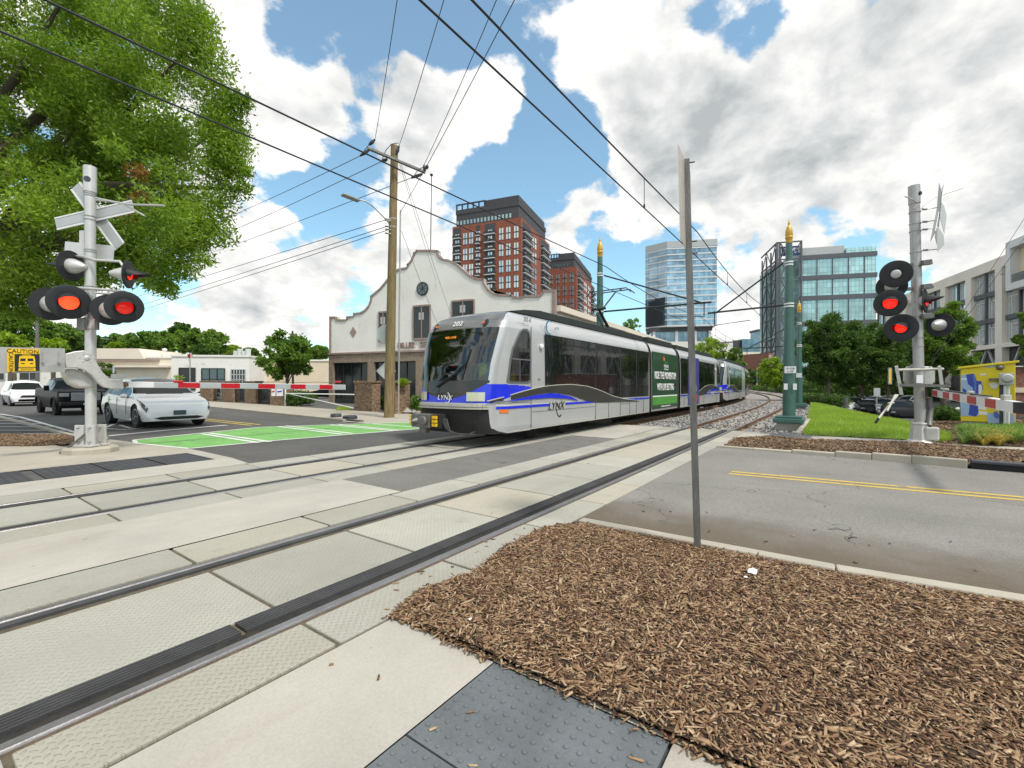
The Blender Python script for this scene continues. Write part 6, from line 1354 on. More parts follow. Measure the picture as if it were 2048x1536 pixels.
# ---- columned building on the right: local x runs away along the facade, +y towards the street
def colb():
    X,Y=70.4,64.6; dX,dY=.3407,.9402; r=root('office_building','beige columned office building with tall windows along the right side','office building',X,Y,dX,dY)
    L0,L1=-92,46; zt=20.1; zs_=[1.2,7.15,11.15,15.15,19.0]
    MB().box(L0,-14,-1.5,L1,-.8,zt-1).build('core',MT['charcoal'],r)
    MB().box(L0,-1.4,18.55,L1,.0,zt).build('parapet',MT['beige_conc'],r); MB().box(L0,-.85,6.9,L1,.06,7.55).build('cornice',MT['beige_conc'],r)
    n=0; wp=None
    xs_=[1.4+7.3*i for i in range(-12,6)]
    for x in xs_: MB().box(x-.75,-1.3,-1.5,x+.75,.03,18.6).build('column',MT['beige_conc'],r)
    for x in xs_[:-1]+[xs_[-1]]:
        for z0,z1 in((7.5,10.9),(11.5,14.9),(15.5,18.5)):
            if x<-30: MB().box(x+1,-.78,z0,x+6.3,-.70,z0+3.3).build('window_band',MT['pane_sky'],r)
            for u in((.95,3.85) if x>-30 else ()):
                w=2.5
                if wp is None:
                    wp=MB().box(0,-.78,0,w,-.70,3.35).build('window',MT['pane_sky'],r); q=MB(); q.box(0,-.72,0,.12,-.6,3.35); q.box(w*.72,-.72,0,w*.72+.1,-.6,2.7); q.box(w-.1,-.72,0,w,-.6,3.35); q.box(0,-.72,2.6,w,-.6,2.7); q.build('frame',MT['white_panel'],wp); o=wp
                else:
                    o=wp.copy(); COL.objects.link(o); c_=wp.children[0].copy(); COL.objects.link(c_); c_.parent=o
                o.location=(x+u,0,z0)
            if z0<15: MB().box(x+.75,-.8,z1-.05,x+6.55,-.35,z1+.65).build('spandrel',MT['spandrel'],r)
        MB().box(x+3.5,-.75,7.5,x+3.8,-.30,18.5).build('mullion',MT['spandrel'],r)
        MB().box(x+.75,-1.,2.5,x+6.55,-.9,6.9).build('window',MT['pane_dim'],r)
        for a_,b_ in((1,3.4),(6.3,3.9)): MB().bar((x+a_,-.6,2.5),(x+b_,-.6,6.8),.25).build('brace',MT['win_frame'],r)
    # projecting white balcony box
    x0,x1=-24,-2.37
    f=MB(); f.box(x0,0,14.5,x1,1.2,15.4); f.box(x0,0,20.2,x1,1.2,21.2); f.box(x1-.9,0,15.4,x1,1.2,20.2); f.box(x0,0,15.4,x0+1,1.2,20.2); bx=f.build('balcony_frame',MT['white_panel'],r)
    MB().box(x0+1,.02,15.4,x1-.9,.1,20.2).build('balcony_wall',MT['tan_wall'],bx); MB().box(x0+1,1.0,15.4,x1-.9,1.06,16.6).build('glass_rail',MT['pane_teal'],bx)
    MB().bar((x1-3,.8,15.4),(x1-6.5,.8,20.2),.35).build('strut',MT['spandrel'],bx)
    MB().box(L0,-1.2,-1.5,xs_[0]+40,3.0,2.4).build('plinth',MT['brick_red'],r) if 0 else None
    c=GX(2040,46); 
    return r
colb()
r=root('building','low red brick building behind the painted cabinet at the right edge','building',(2026-1024)/F*30,30,.94,-.34); MB().box(0,0,-1,14,6,HC+36/F*30).build('wall',MT['brick_red'],r); MB().box(-.1,-.06,HC-15/F*30,14,0,HC-5/F*30).build('band',MT['orange'] if 0 else MT['tan_wall'],r); MB().box(-.15,-.15,HC+36/F*30,14,6.1,HC+38/F*30).build('coping',MT['white_wall'],r)
# ---- low buildings on the left
def low(lab,px0,px1,Y,ytop,mt,feat,dY=.0,roof=None,depth=14):
    k=Y/F; X0_=(px0-1024)*k; r=root('building',lab,'building',X0_,Y,1,dY); cs=math.sqrt(1+dY*dY)
    def lx(px): q=(px-1024)/F; return (q*Y-X0_)/(1-q*dY)*cs
    def lz(px,py): q=(px-1024)/F; return HC-(py-HY)/F*(Y+dY*lx(px)/cs)
    w=lx(px1); zt=lz(px0,ytop); MB().box(0,0,-.5,w,depth,zt).build('wall',MT[mt],r); MB().box(-.1,-.12,zt,w+.1,depth,zt+.22).build('coping',MT['white_wall'],r)
    for f in feat: f(r,lx,lz)
    return r
def winf(x0,y0_,x1,y1,m='window_dull',nx=2,nz=2,fr='win_frame'):
    def f(r,lx,lz):
        a,b_=lx(x0),lx(x1); z1,z0=lz(x0,y0_),lz(x0,y1); w=MB().box(a,-.06,z0,b_,.02,z1).build('window',MT[m],r); q=MB(); [q.box(a+(b_-a)*i/nx-.05,-.12,z0,a+(b_-a)*i/nx+.05,-.05,z1) for i in range(nx+1)]; [q.box(a,-.12,z0+(z1-z0)*i/nz-.05,b_,-.055,z0+(z1-z0)*i/nz+.05) for i in range(nz+1)]; q.build('window_frame',MT[fr],w)
    return f
low('white shop building with green glazed doors beyond the brick fence',343,499,56,713,'white_wall',[winf(359,736,391,780,'window_dull',1,2,'frame_dark'),winf(404,737,450,780,'pane_dim',3,2,'frame_dark'),winf(463,739,491,780,'window_dull',5,4,'win_frame')],.12)
low('long tan flat roofed building behind the small tree',497,662,62,722,'tan_wall',[winf(500,760,520,782),lambda r,lx,lz:MB().box(lx(640),-.15,lz(640,724),lx(662),0,lz(640,708)).build('roof_sign',MT['roof_dark'],r) if 0 else None],.06)
def slope(r,lx,lz):
    a,b_=lx(190),lx(300); z0,z1=lz(200,718),lz(200,697); MB().prism([(a,z0),(lx(292),z0),(lx(280),z1),(a,z1)],-.3,8,lambda u,v,w:(u,w+ (v-z0)*.0,v)).build('sloped_roof',MT['roof_cream'],r)
    MB().box(lx(200),-.8,lz(250,735),lx(343),-.05,lz(250,731)).build('canopy',MT['roof_cream'],r); MB().box(a,-.4,lz(200,722),lx(320),-.05,lz(200,719)).build('gutter',MT['coping'],r)
    MB().lathe([(.12,0),(.12,1.2),(.3,1.25),(.3,1.45),(.02,1.55)],(lx(297),3,lz(297,716)),n=10).build('roof_vent',MT['white_metal'],r)
low('cream warehouse with a stepped roof left of the white shop',186,344,60,716,'cream_wall',[slope,winf(226,768,240,776)],.05)
low('pale low building behind the parked van at the left edge',-60,150,75,712,'white_wall',[winf(-30,730,10,760),winf(40,730,80,760)],.03)
r=thing('air_conditioner','white rooftop machine above the tan building','roof unit',GX(470,64,5.6)); 
for i in range(4): c=GX(472+i*8,64,4.9); b_=MB().box(c.x-.3,c.y-.25,4.4,c.x+.3,c.y+.25,6.3+.3*(i%2)); local(b_,r).build('unit',MT['win_frame'],r,bevel=.05)
# ---- painted utility cabinet, right
def cabinet():
    c0,c1_=GX(1922,16.0),GX(2031,15.1); v=c1_-c0; L=v.length; r=thing('utility_cabinet','large utility cabinet painted yellow and light blue with blue shapes','cabinet',c0,math.atan2(v.y,v.x))
    # local x to the right, y inwards (away)
    def q(px,py):
        X0_=c0.x*SA-c0.y*CA; Y0_=c0.x*CA+c0.y*SA; X1_=c1_.x*SA-c1_.y*CA; Y1_=c1_.x*CA+c1_.y*SA; k=(px-1024)/F; t_=(k*Y0_-X0_)/((X1_-X0_)-k*(Y1_-Y0_)); return (t_*L,HC-(py-HY)/F*(Y0_+(Y1_-Y0_)*t_))
    MB().prism([q(1921,738),q(1920,852),q(2032,848),q(2027,725)],0,1.1,lambda u,v,w:(u,w,v)) ; z0=q(1921,842)[1]; z1=q(1921,737)[1]
    MB().box(.05,.05,-.05,L-.05,1.1,z0).build('plinth',MT['conc_grey'],r); za=q(1921,738)[1]; zb2=q(2028,725)[1]; body=MB().prism([(0,z0),(L,z0),(L,zb2),(0,za)],0,1.2,lambda u,v,w:(u,w,v)).build('body',mat('paint_yellow',(.80,.62,.02),.45,0,.04,2),r,bevel=.015)
    MB().prism([(-.08,za),(L+.08,zb2),(L+.08,zb2+.07),(-.08,za+.07)],-.08,1.28,lambda u,v,w:(u,w,v)).build('lid',MT['paint_yellow'],r,bevel=.01)
    mat('paint_lblue',(.36,.50,.70),.5,0,.04); mat('paint_blue',(.04,.07,.42),.45,0,.1,1); mat('paint_mid',(.10,.17,.60),.45)
    def patch(name,pts,m,e): MB().prism([q(*p) for p in pts],-.002,-e,lambda u,v,w:(u,w,v)).build(name,MT[m],body)
    patch('mural_patch',[(1922,750),(1935,749),(1947,775),(1944,795),(1936,793),(1922,798)],'paint_lblue',.006); patch('mural_patch',[(1920,802),(1955,806),(1956,832),(1922,832)],'paint_lblue',.006); patch('mural_patch',[(1972,826),(2028,828),(2030,846),(1976,846)],'paint_lblue',.006); patch('mural_patch',[(1968,729),(1995,727),(1990,734),(1970,735)],'paint_lblue',.006)
    patch('mural_shape',[(1932,749),(1948,747),(1954,762),(1962,762),(1967,776),(1958,794),(1946,792),(1946,776),(1936,768)],'paint_blue',.010); patch('mural_shape',[(1925,775),(1940,786),(1930,788),(1926,787)],'paint_blue',.010); patch('mural_shape',[(1945,749),(1949,749),(1953,764),(1952,790),(1948,790),(1948,770)],'paint_mid',.014); patch('mural_shape',[(1940,807),(1956,809),(1957,825),(1952,833),(1937,830)],'paint_blue',.010); patch('mural_shape',[(1987,824),(1994,822),(1999,832),(1996,838),(1988,834)],'paint_mid',.012)
    patch('mural_shape',[(1957,770),(1962,768),(1965,775),(1962,790),(1957,790)],'white_ink',.016); patch('mural_shape',[(1978,768),(1985,765),(1992,764),(1997,770),(1992,778),(1983,776)],'white_ink',.012); patch('mural_shape',[(1957,822),(1974,824),(1975,830),(1957,829)],'white_ink',.012); patch('mural_shape',[(1956,812),(1972,814),(1972,820),(1956,818)],'white_ink',.010); patch('mural_shape',[(1922,757),(1937,756),(1936,759),(1922,760)],'white_ink',.008); patch('mural_shape',[(1960,748),(1972,747),(1972,750),(1960,751)],'white_ink',.008)
    a=q(1978,758); MB().box(a[0],-.14,a[1]-.05,a[0]+.40,-.01,a[1]+.02).build('vent_hood',MT['post_grey'],r); a=q(2000,735); MB().lathe([(.10,0),(.06,.12),(.02,.14)],(a[0],-.02,a[1]),(0,-1,0),12).build('lamp',MT['post_grey'],r)
    a,b_=q(1996,747),q(2025,770); m=MB().box(a[0],-.55,b_[1],b_[0],-.35,a[1]); mt_=m.build('meter_box',MT['galv'],r,bevel=.015); MB().lathe([(.14,0),(.14,.05),(.11,.11),(.01,.12)],((a[0]+b_[0])/2+.02,-.55,(a[1]+b_[1])/2+.03),(0,-1,0),18).build('meter_dial',MT['lamp_off'],mt_,smooth=50)
    xm=q(2001,800)[0]; MB().box(xm-.05,-.42,0,xm+.09,-.36,a[1]-.2).build('meter_post',MT['dark_metal'],r)
    for px in(2008,2014): x_=q(px,800)[0]; MB().tube([(x_,-.45,0),(x_,-.45,b_[1])],.04,10).build('conduit_pipe',MT['white_panel'],r)
    return r
cabinet()
# ---- brick piers with iron fence, gate barrier
def pier(c0,c1_,ztop,lab,depth=.55,cap=True):
    v=c1_-c0; L=v.length; r=thing('brick_pier',lab,'brick pier',c0,math.atan2(v.y,v.x),'brick fence piers')
    MB().box(0,0,-.1,L,depth,ztop).build('pier',MT['brick_brown'],r); 
    if cap: MB().box(-.06,-.06,ztop,L+.06,depth+.06,ztop+.12).build('cap',MT['brick_brown'],r,bevel=.02)
    return r
pz=[((400,801.5),(421,802.5),1.78,'left most brick pier of the fence beyond the white car'),((444,803),(465,804.5),1.74,'second brick pier from the left along the fence'),((490,806),(511,807.5),1.70,'third brick pier from the left along the fence'),((540,810),(570,812),1.40,'brick pier with two small white notices beside the white barrier post'),((709,820),(744,822.5),1.62,'square brick pier left of the wooden pole'),((790,828),(820,826),1.60,'square brick pier right of the wooden pole')]
for a,b_,zt,lb_ in pz: r=pier(G(*a),G(*b_),zt,lb_)
def fence(a,b_,zt,lab,white=False):
    v=b_-a; L=v.length; r=thing('iron_fence',lab,'fence',a,math.atan2(v.y,v.x),'iron fence panels'); m=MB(); m.box(0,.2,.12,L,.24,.17); m.box(0,.2,zt-.18,L,.24,zt-.13); m.build('rail',MT['iron'],r)
    n=max(3,int(L/.16)); m=MB()
    for i in range(n+1): x=L*i/n; m.box(x-.018,.195,.05,x+.018,.23,zt)
    struct(m.build('bars',MT['iron'],r),'stuff') if 0 else m.build('bars',MT['iron'],r)
    if white: 
        m=MB(); [m.box(L*(i+.5)/n-.03,.9,.05,L*(i+.5)/n+.03,.92,zt-.1) for i in range(n)]; m.build('pickets',MT['white_wall'],r)
    return r
fence(G(421,802.5),G(444,803),1.7,'iron fence panel between the two leftmost brick piers',True); fence(G(465,804.5),G(490,806),1.65,'iron fence panel between the second and third brick pier',True); fence(G(511,807.5),G(540,810),1.6,'iron fence panel next to the pier with the white notices',True); fence(G(744,821),G(790,824),1.45,'black iron fence panel behind the wooden pole',True)
for (x0,x1,lb_) in((543,551,'small white notice with red lettering on the brick pier'),(553,566,'wider white notice with blue lettering on the brick pier')):
    a,b_=P(x0,778,32.4),P(x1,792,32.4); r=thing('notice',lb_,'notice',Vector((a.x,a.y,b_.z))); local(MB().bar(Vector((a.x,a.y,(a.z+b_.z)/2)),Vector((b_.x,b_.y,(a.z+b_.z)/2)),.03,a.z-b_.z),r).build('board',MT['white_sheet'],r)
    local(MB().bar(Vector((a.x,a.y,(a.z*.7+b_.z*.3))).lerp(b_,.15)+W(0,-.03),Vector((b_.x,b_.y,(a.z*.7+b_.z*.3))).lerp(Vector((a.x,a.y,a.z*.7+b_.z*.3)),.15)+W(0,-.03),.012,.08),r).build('lettering',MT['red_plain' if x0<550 else 'tram_blue'],r)
r=thing('barrier','white steel swing barrier across the driveway left of the brick pier','barrier',G(571,812)); y0_=G(571,812); e_=G(706,815)
bld(MB().cyl(y0_,y0_+Zup*1.62,.055),'post','white_metal',r); bld(MB().tube([P(573,787,32),P(708,789,26.4)],.035,8),'rail','white_metal',r); bld(MB().tube([P(576,787,32),P(706,816,26.4)],.03,8),'diagonal_brace','white_metal',r)
r=thing('planter','low brick planter wall left of the driveway','planter wall',G(574,806)); bld(MB().bar(G(574,806)+Zup*.25,G(614,801)+Zup*.25,.3,.5),'wall','brick_brown',r)
r=thing('planter','low brick planter wall just left of the tram nose','planter wall',G(821,824)); bld(MB().bar(G(821,824)+Zup*.25,G(852,822)+Zup*.25,.3,.5),'wall','brick_brown',r)
for i,(px,py) in enumerate(((808,826),(816,827),(824,826),(832,827),(841,826),(812,823),(828,823))):
    c=G(px,py); m=MB().lathe([(.20,0),(.26,.08),(.2,.2),(.08,.27),(.01,.28)],(0,0,0),n=7); m.v=[(x*(1+random.uniform(-.2,.25)),y*(1+random.uniform(-.2,.25)),z*(1+random.uniform(-.3,.2))) for x,y,z in m.v]; o=m.build('rock',MT['conc_walk' if i%2 else 'tan_wall'],None); o.location=c; o.rotation_euler=(0,0,i); tag(o,'tan rock in the heap before the brick planter at the tram nose','rock','heap of rocks')
r=thing('road_sign','small no parking sign on a thin post above the white car','road sign',GX(380,30)); bld(MB().cyl(GX(380,30),P(380,708,30),.03),'post','galv',r); q_=P(380,716,29.9); bld(MB().box(-.25,-.01,-.35,.25,.01,.35),'x','white_sheet',r) if 0 else bld(MB().bar(P(380,706,29.9),P(380,722,29.9),.45,.02),'sign_plate','white_sheet',r)
local(MB().lathe([(.15,0),(.15,.01),(.11,.012),(.11,0)],P(380,712,29.85),WD(.2,-1),16),r).build('red_ring',MT['red_plain'],r)
r=thing('road_sign','pale back of a small parking sign beside the left mast','road sign',GX(227,24)); bld(MB().cyl(GX(227,24),P(227,732,24),.03),'post','galv',r); bld(MB().bar(P(227,731,23.9),P(227,746,23.9),.26,.02),'sign_plate','white_sheet',r)
r=thing('signpost','thin grey post in the lawn near the parked cars','signpost',GX(1753,27)); bld(MB().cyl(GX(1753,27),P(1754,776,27),.03),'post','galv',r); bld(MB().bar(P(1754,776,26.9),P(1754,792,26.9),.3,.02),'sign_plate','sign_back',r)
r=thing('post','short thick wooden post at the lawn edge by the white car','post',GX(1692,30)); bld(MB().cyl(GX(1692,30),P(1692,795,30),.14),'post','post_grey',r)
# ================================================================ CARS
mat('car_white',(.84,.84,.84),.22,0,.02,1,coat=1.); mat('car_black',(.006,.007,.008),.4,0,.1,spec=.12); mat('car_grey',(.12,.13,.14),.25,.3,.05,coat=1.); mat('car_silver',(.42,.43,.44),.25,.5,.05,coat=1.); mat('car_red',(.30,.02,.02),.25,coat=1.); mat('car_blue',(.03,.08,.25),.25,coat=1.)
mat('lamp_dark',(.06,.065,.07),.1,.3,.3,30,coat=.6); mat('tyre',(.018,.018,.018),.85,0,.2); mat('rim',(.30,.30,.31),.3,.8,.1); mat('trim',(.012,.012,.013),.6); mat('lamp_clear',(.32,.34,.36),.12,.5,.3,40,coat=1.); mat('plate_blue',(.06,.09,.12),.5)
def prof(kind):
    # x from front bumper (0) to the rear (1); stations of (x, hood/roof top z, belt z, half width at belt, half width at roof)
    if kind=='suv': return dict(L=4.75,H=1.64,Wd=1.92,top=[(0,.46),(.006,.62),(.018,.72),(.04,.79),(.08,.87),(.14,.95),(.20,1.0),(.25,1.05),(.32,1.24),(.42,1.50),(.50,1.61),(.58,1.64),(.72,1.58),(.84,1.42),(.93,1.18),(.97,1.04),(1,.80)],belt=[(0,.44),(.02,.68),(.06,.78),(.1,.85),(.25,.98),(.5,1.0),(.8,1.08),(1,.86)],glass=(.27,.90),ws=(.25,.46),rw=(.80,.945),wx=(.18,.795),wr=.37)
    if kind=='pickup': return dict(L=5.9,H=1.92,Wd=2.03,top=[(0,.90),(.01,1.12),(.03,1.20),(.22,1.30),(.25,1.34),(.33,1.78),(.38,1.90),(.50,1.92),(.59,1.88),(.615,1.42),(.62,1.36),(.98,1.36),(1,1.30)],belt=[(0,.9),(.05,1.15),(.25,1.22),(.6,1.26),(1,1.26)],glass=(.26,.60),ws=(.25,.355),rw=(.595,.615),wx=(.165,.80),wr=.41)
    if kind=='van': return dict(L=4.8,H=1.85,Wd=1.85,top=[(0,.75),(.02,.88),(.06,1.02),(.15,1.10),(.18,1.16),(.27,1.62),(.32,1.80),(.40,1.85),(.90,1.84),(.97,1.72),(.99,1.1),(1,.7)],belt=[(0,.7),(.1,1.0),(.2,1.08),(1,1.12)],glass=(.19,.9),ws=(.175,.29),rw=(.95,.99),wx=(.17,.80),wr=.34)
    if kind=='sedan': return dict(L=4.7,H=1.45,Wd=1.83,top=[(0,.58),(.02,.66),(.08,.78),(.24,.92),(.28,.96),(.38,1.30),(.45,1.42),(.55,1.45),(.66,1.40),(.78,1.15),(.83,1.04),(.96,1.0),(1,.75)],belt=[(0,.56),(.1,.76),(.3,.92),(.8,.98),(1,.8)],glass=(.29,.82),ws=(.27,.42),rw=(.66,.81),wx=(.19,.79),wr=.33)
def car(kind,paint,label,grp,detail=1,rimm='rim'):
    """local: nose at x=0 facing -x, centred on y, body towards +x"""
    p=prof(kind); L,H,Wd=p['L'],p['H'],p['Wd']; nx,nr=(150,56) if detail else (44,20)
    r=thing('car' if kind!='pickup' else 'pickup_truck',label,{'suv':'car','sedan':'car','van':'van','pickup':'pickup truck'}[kind],(0,0,0),0,grp)
    if kind=='van': r.name='van'
    tx,tz=zip(*p['top']); bx,bz=zip(*p['belt']); wr=p['wr']; ax=[a*L for a in p['wx']]
    us=np.linspace(0,1,nx+1); us=us+.012*np.sin(us*2*np.pi)*0; ring=[]
    zlo=.22 if kind!='pickup' else .34
    for u in us:
        zt=float(np.interp(u,tx,tz)); zbt=min(float(np.interp(u,bx,bz)),zt-.015); end=min(1,min(u,1-u)/.07); pl_=.80+.20*math.sqrt(max(0,1-(1-end)**2)); hw=Wd/2*pl_
        green=max(0,zt-zbt); zbot=zlo+(.10*(1-end) if kind not in('pickup','suv') else .02*(1-end)); row=[]
        for j in range(nr+1):
            s=j/nr
            if s<.5: # flank
                q=s/.5; z=zbot+(zbt-zbot)*q; y=hw*(.90+.10*math.sin(min(1,q*1.6)*math.pi/2)-.035*max(0,q-.62)/.38)
            else:
                q=(s-.5)/.5; ins=min(1,green/.5); yb=hw*.965; yr=hw*(.965-.235*ins)
                # up the glasshouse then across the roof
                k=.55 if green>.12 else .25
                if q<k: a=q/k; z=zbt+(green*.90)*a; y=yb+(yr-yb)*a
                else: a=(q-k)/(1-k); z=zbt+green*(.90+.10*math.sin(a*math.pi/2)); y=yr*(1-a)
            row.append((u*L,y,z))
        ring.append(row)
    V=[];idx={}
    for i,row in enumerate(ring):
        for j,(x,y,z) in enumerate(row): V.append((x,-y,z))
        for j,(x,y,z) in enumerate(row[::-1]): V.append((x,y,z))
    n=2*(nr+1); B=MB();Gm=MB();B.v=V;Gm.v=V
    g0,g1=p['glass']; 
    def isglass(i,j):
        jj=j if j<=nr else 2*nr+1-j
        jj=min(jj,nr); c=[ring[i][jj],ring[i+1][jj]]; x=(c[0][0]+c[1][0])/2/L; z=c[0][2]; zt=float(np.interp(x,tx,tz)); zb_=float(np.interp(x,bx,bz)); gr=zt-zb_
        s=(min(jj,nr-1)+.5)/nr
        if s<.5 or gr<.10: 
            return 'body'
        q=(s-.5)/.5
        if p['ws'][0]<x<p['ws'][1]: return 'ws' if q>.58 else ('side' if (q<.50 and x>g0+.03 and .06<q) else 'body')
        if p['rw'][0]<x<p['rw'][1]: return 'rear' if q>.60 else ('side' if (q<.5 and x<g1 and kind!='pickup') else 'body')
        if g0<x<g1 and .04<q<.50: 
            if kind=='van' and x>.42: return 'body'
            for pp in ((.5,.515) if kind!='pickup' else (.44,.455)),((.74,.755) if kind=='suv' else (9,9)):
                if pp[0]<x<pp[1]: return 'pillar'
            return 'side'
        if kind=='suv' and paint=='car_white' and .46<x<.78 and q>.60: return 'roof'
        return 'body'
    bins={k:[] for k in('body','ws','side','rear','pillar','roof')}
    for i in range(nx):
        for j in range(n-1):
            jj=j if j<=nr else 2*nr+1-j; jj=min(max(jj,0),nr)
            x=(ring[i][jj][0]+ring[i+1][jj][0])/2; z=(ring[i][jj][2]+ring[i][min(jj+ (1 if j<=nr else -1),nr)][2])/2
            arch=any((x-a)**2+(z-wr*.98)**2<(wr*1.13)**2 for a in ax) and (jj/nr)<.5
            if arch: continue
            k=isglass(i,j); bins[k].append((i*n+j,(i+1)*n+j,(i+1)*n+j+1,i*n+j+1))
    def sub(name,fs,m,par,sm=45):
        used=sorted({i for f in fs for i in f}); mp={a:b for b,a in enumerate(used)}; q=MB(); q.v=[V[i] for i in used]; q.f=[tuple(mp[i] for i in f) for f in fs]; q.m=[0]*len(fs); return q.build(name,MT[m],par,smooth=sm)
    # close front and rear
    f0=tuple(range(n)); f1=tuple(range(nx*n,nx*n+n))[::-1]; bins['body']+= [f0,f1]
    body=sub('body',bins['body'],paint,r)
    if bins['ws']: sub('windscreen',bins['ws'],'glass_car',r)
    sp_=[.515] if kind!='pickup' else [.455]
    if kind=='suv': sp_.append(.755)
    grp={}
    for f in bins['side']:
        cxx=sum(V[i][0] for i in f)/4/L; sgn_=sum(V[i][1] for i in f)>0; grp.setdefault((sgn_,sum(cxx>q for q in sp_)),[]).append(f)
    for f_ in grp.values(): sub('side_window',f_,'glass_car',r)
    if bins['rear']: sub('rear_window',bins['rear'],'glass_car',r)
    if bins['pillar']: sub('pillar',bins['pillar'],'trim',r)
    if bins['roof']: sub('glass_roof',bins['roof'],'glass_car',r)
    MB().box(.35,-Wd/2*.86,zlo+.02,L-.35,Wd/2*.86,.62).build('underbody',MT['trim'],r)
    # wheels
    wp=None
    for a in ax:
        for sg in(-1,1):
            w=MB().lathe([(wr*.66,-.11),(wr*.94,-.115),(wr,-.08),(wr,.08),(wr*.94,.115),(wr*.66,.10)],(0,0,0),(0,-1,0),28 if detail else 14)
            if wp is None:
                wp=w.build('wheel',MT['tyre'],r,smooth=35); rm=MB(); rm.lathe([(wr*.66,.0),(wr*.66,.102),(wr*.60,.105),(wr*.56,.05),(wr*.1,.04)],(0,0,0),(0,-1,0),24)
                for k in range(5): an=2*math.pi*k/5; rm.bar((0,-.075,0),(wr*.6*math.cos(an),-.085,wr*.6*math.sin(an)),.03,.07 if detail else .1,up=(0,1,0))
                rm.lathe([(.06,.03),(.05,.10),(.01,.10)],(0,0,0),(0,-1,0),12); rm.build('rim',MT[rimm],wp,smooth=35); o=wp
            else:
                o=wp.copy(); COL.objects.link(o); c_=wp.children[0].copy(); COL.objects.link(c_); c_.parent=o
            o.location=(a,sg*(Wd/2-.135),wr); o.rotation_euler=(0,0,0 if sg<0 else math.pi)
    # arches' lining
    for a in ax:
        for sg in(-1,1):
            q=MB(); k=14; pts=[(a+wr*1.14*math.cos(t_),wr*.98+wr*1.14*math.sin(t_)) for t_ in np.linspace(-.1,math.pi+.1,k)]
            for (x0,z0),(x1,z1) in zip(pts[:-1],pts[1:]): q.add([(x0,sg*(Wd/2-.02),z0),(x1,sg*(Wd/2-.02),z1),(x1,sg*(Wd/2-.4),z1),(x0,sg*(Wd/2-.4),z0)],[(0,1,2,3)])
            q.build('arch_liner',MT['trim'],r)
    if not detail:
        for sg in(-1,1): MB().box(-.01,sg*Wd*.42-.14,.62,.10,sg*Wd*.42+.14-.0,.74).build('headlight',MT['lamp_clear'],r,bevel=.02)
        MB().box(-.015,-.4,.42,.05,.4,.60).build('grille',MT['trim'],r)
        return r
    def surf(u,s,off_=.006,sg=-1):
        i=min(nx-1,int(u*nx)); f=u*nx-i; j=s*nr; j0=min(nr-1,int(j)); g=j-j0
        a=Vector(ring[i][j0]).lerp(Vector(ring[i+1][j0]),f); b=Vector(ring[i][j0+1]).lerp(Vector(ring[i+1][j0+1]),f); q=a.lerp(b,g); return Vector((q.x,q.y*sg,q.z))
    r_surf[r.name]=surf
    return r
r_surf={}
def skinpatch(r,name,m,us,lo,hi,sg,off_=.010):
    f=r_surf[r.name]; q=MB(); k=6
    for u,a,b in zip(us,lo,hi):
        for j in range(k+1):
            p=f(u,a+(b-a)*j/k,0,sg); q.v.append((p.x-off_*.6,p.y+sg*off_,p.z+off_))
    q.f=[(i*(k+1)+j,(i+1)*(k+1)+j,(i+1)*(k+1)+j+1,i*(k+1)+j+1) for i in range(len(us)-1) for j in range(k)]; q.m=[0]*len(q.f)
    return q.build(name,MT[m],r,smooth=60)
# white SUV, front car
wc=car('suv','car_white','white electric SUV waiting first behind the lowered barrier','vehicles waiting at the crossing')
def quadp(r,name,m,pts): 
    q=MB(); q.add(pts,[tuple(range(len(pts)))]); q.add([(x+.012,y,z) for x,y,z in pts],[tuple(range(len(pts)))[::-1]]); n=len(pts); return q.build(name,MT[m],r)
for sg in(-1,1):
    skinpatch(wc,'headlight','lamp_dark',[.010,.03,.05,.075,.10,.125,.15],[.40,.41,.43,.45,.47,.485,.495],[.60,.62,.61,.59,.57,.55,.53],sg)
    q=MB().prism([(.02,.40),(.10,.41),(.36,.42),(.36,.39),(.1,.38)],0,1,lambda u,v,w,sg=sg:(u-.02,sg*(.60+.34*min(1,u/.33)+.012*w),v)); q.build('fog_slot',MT['trim'],wc)
    q=MB().lathe([(.02,-.10),(.085,-.06),(.10,.02),(.07,.08),(.01,.10)],(1.52,sg*1.04,1.02),(0,1,0),14); q.v=[(x,y,1.02+(z-1.02)*.75) for x,y,z in q.v]; o=q.build('door_mirror',MT['car_white'],wc,smooth=60); MB().bar((1.55,sg*.88,.97),(1.53,sg*1.0,.98),.05).build('mirror_arm',MT['trim'],o)
    for xx in(1.62,2.62,3.55): MB().tube([(xx,sg*.962,.40),(xx+.02,sg*.975,.7),(xx+.04,sg*.945,.98)],.006,5).build('door_seam',MT['trim'],wc)
    for xx in(2.45,3.35): MB().box(xx,sg*.968-.008,.86,xx+.16,sg*.968+.008,.875).build('door_handle',MT['trim'],wc)
MB().prism([(-.68,.33),(-.5,.275),(.5,.275),(.68,.33),(.5,.37),(-.5,.37)],-.03,.06,lambda u,v,w:(w+.01,u,v)).build('lower_intake',MT['trim'],wc)
MB().box(-.035,-.17,.42,-.005,.17,.56).build('licence_plate',MT['plate_blue'],wc,bevel=.005)
pk=car('pickup','car_black','black pickup truck second in the queue, partly behind the left mast','vehicles waiting at the crossing',rimm='trim')
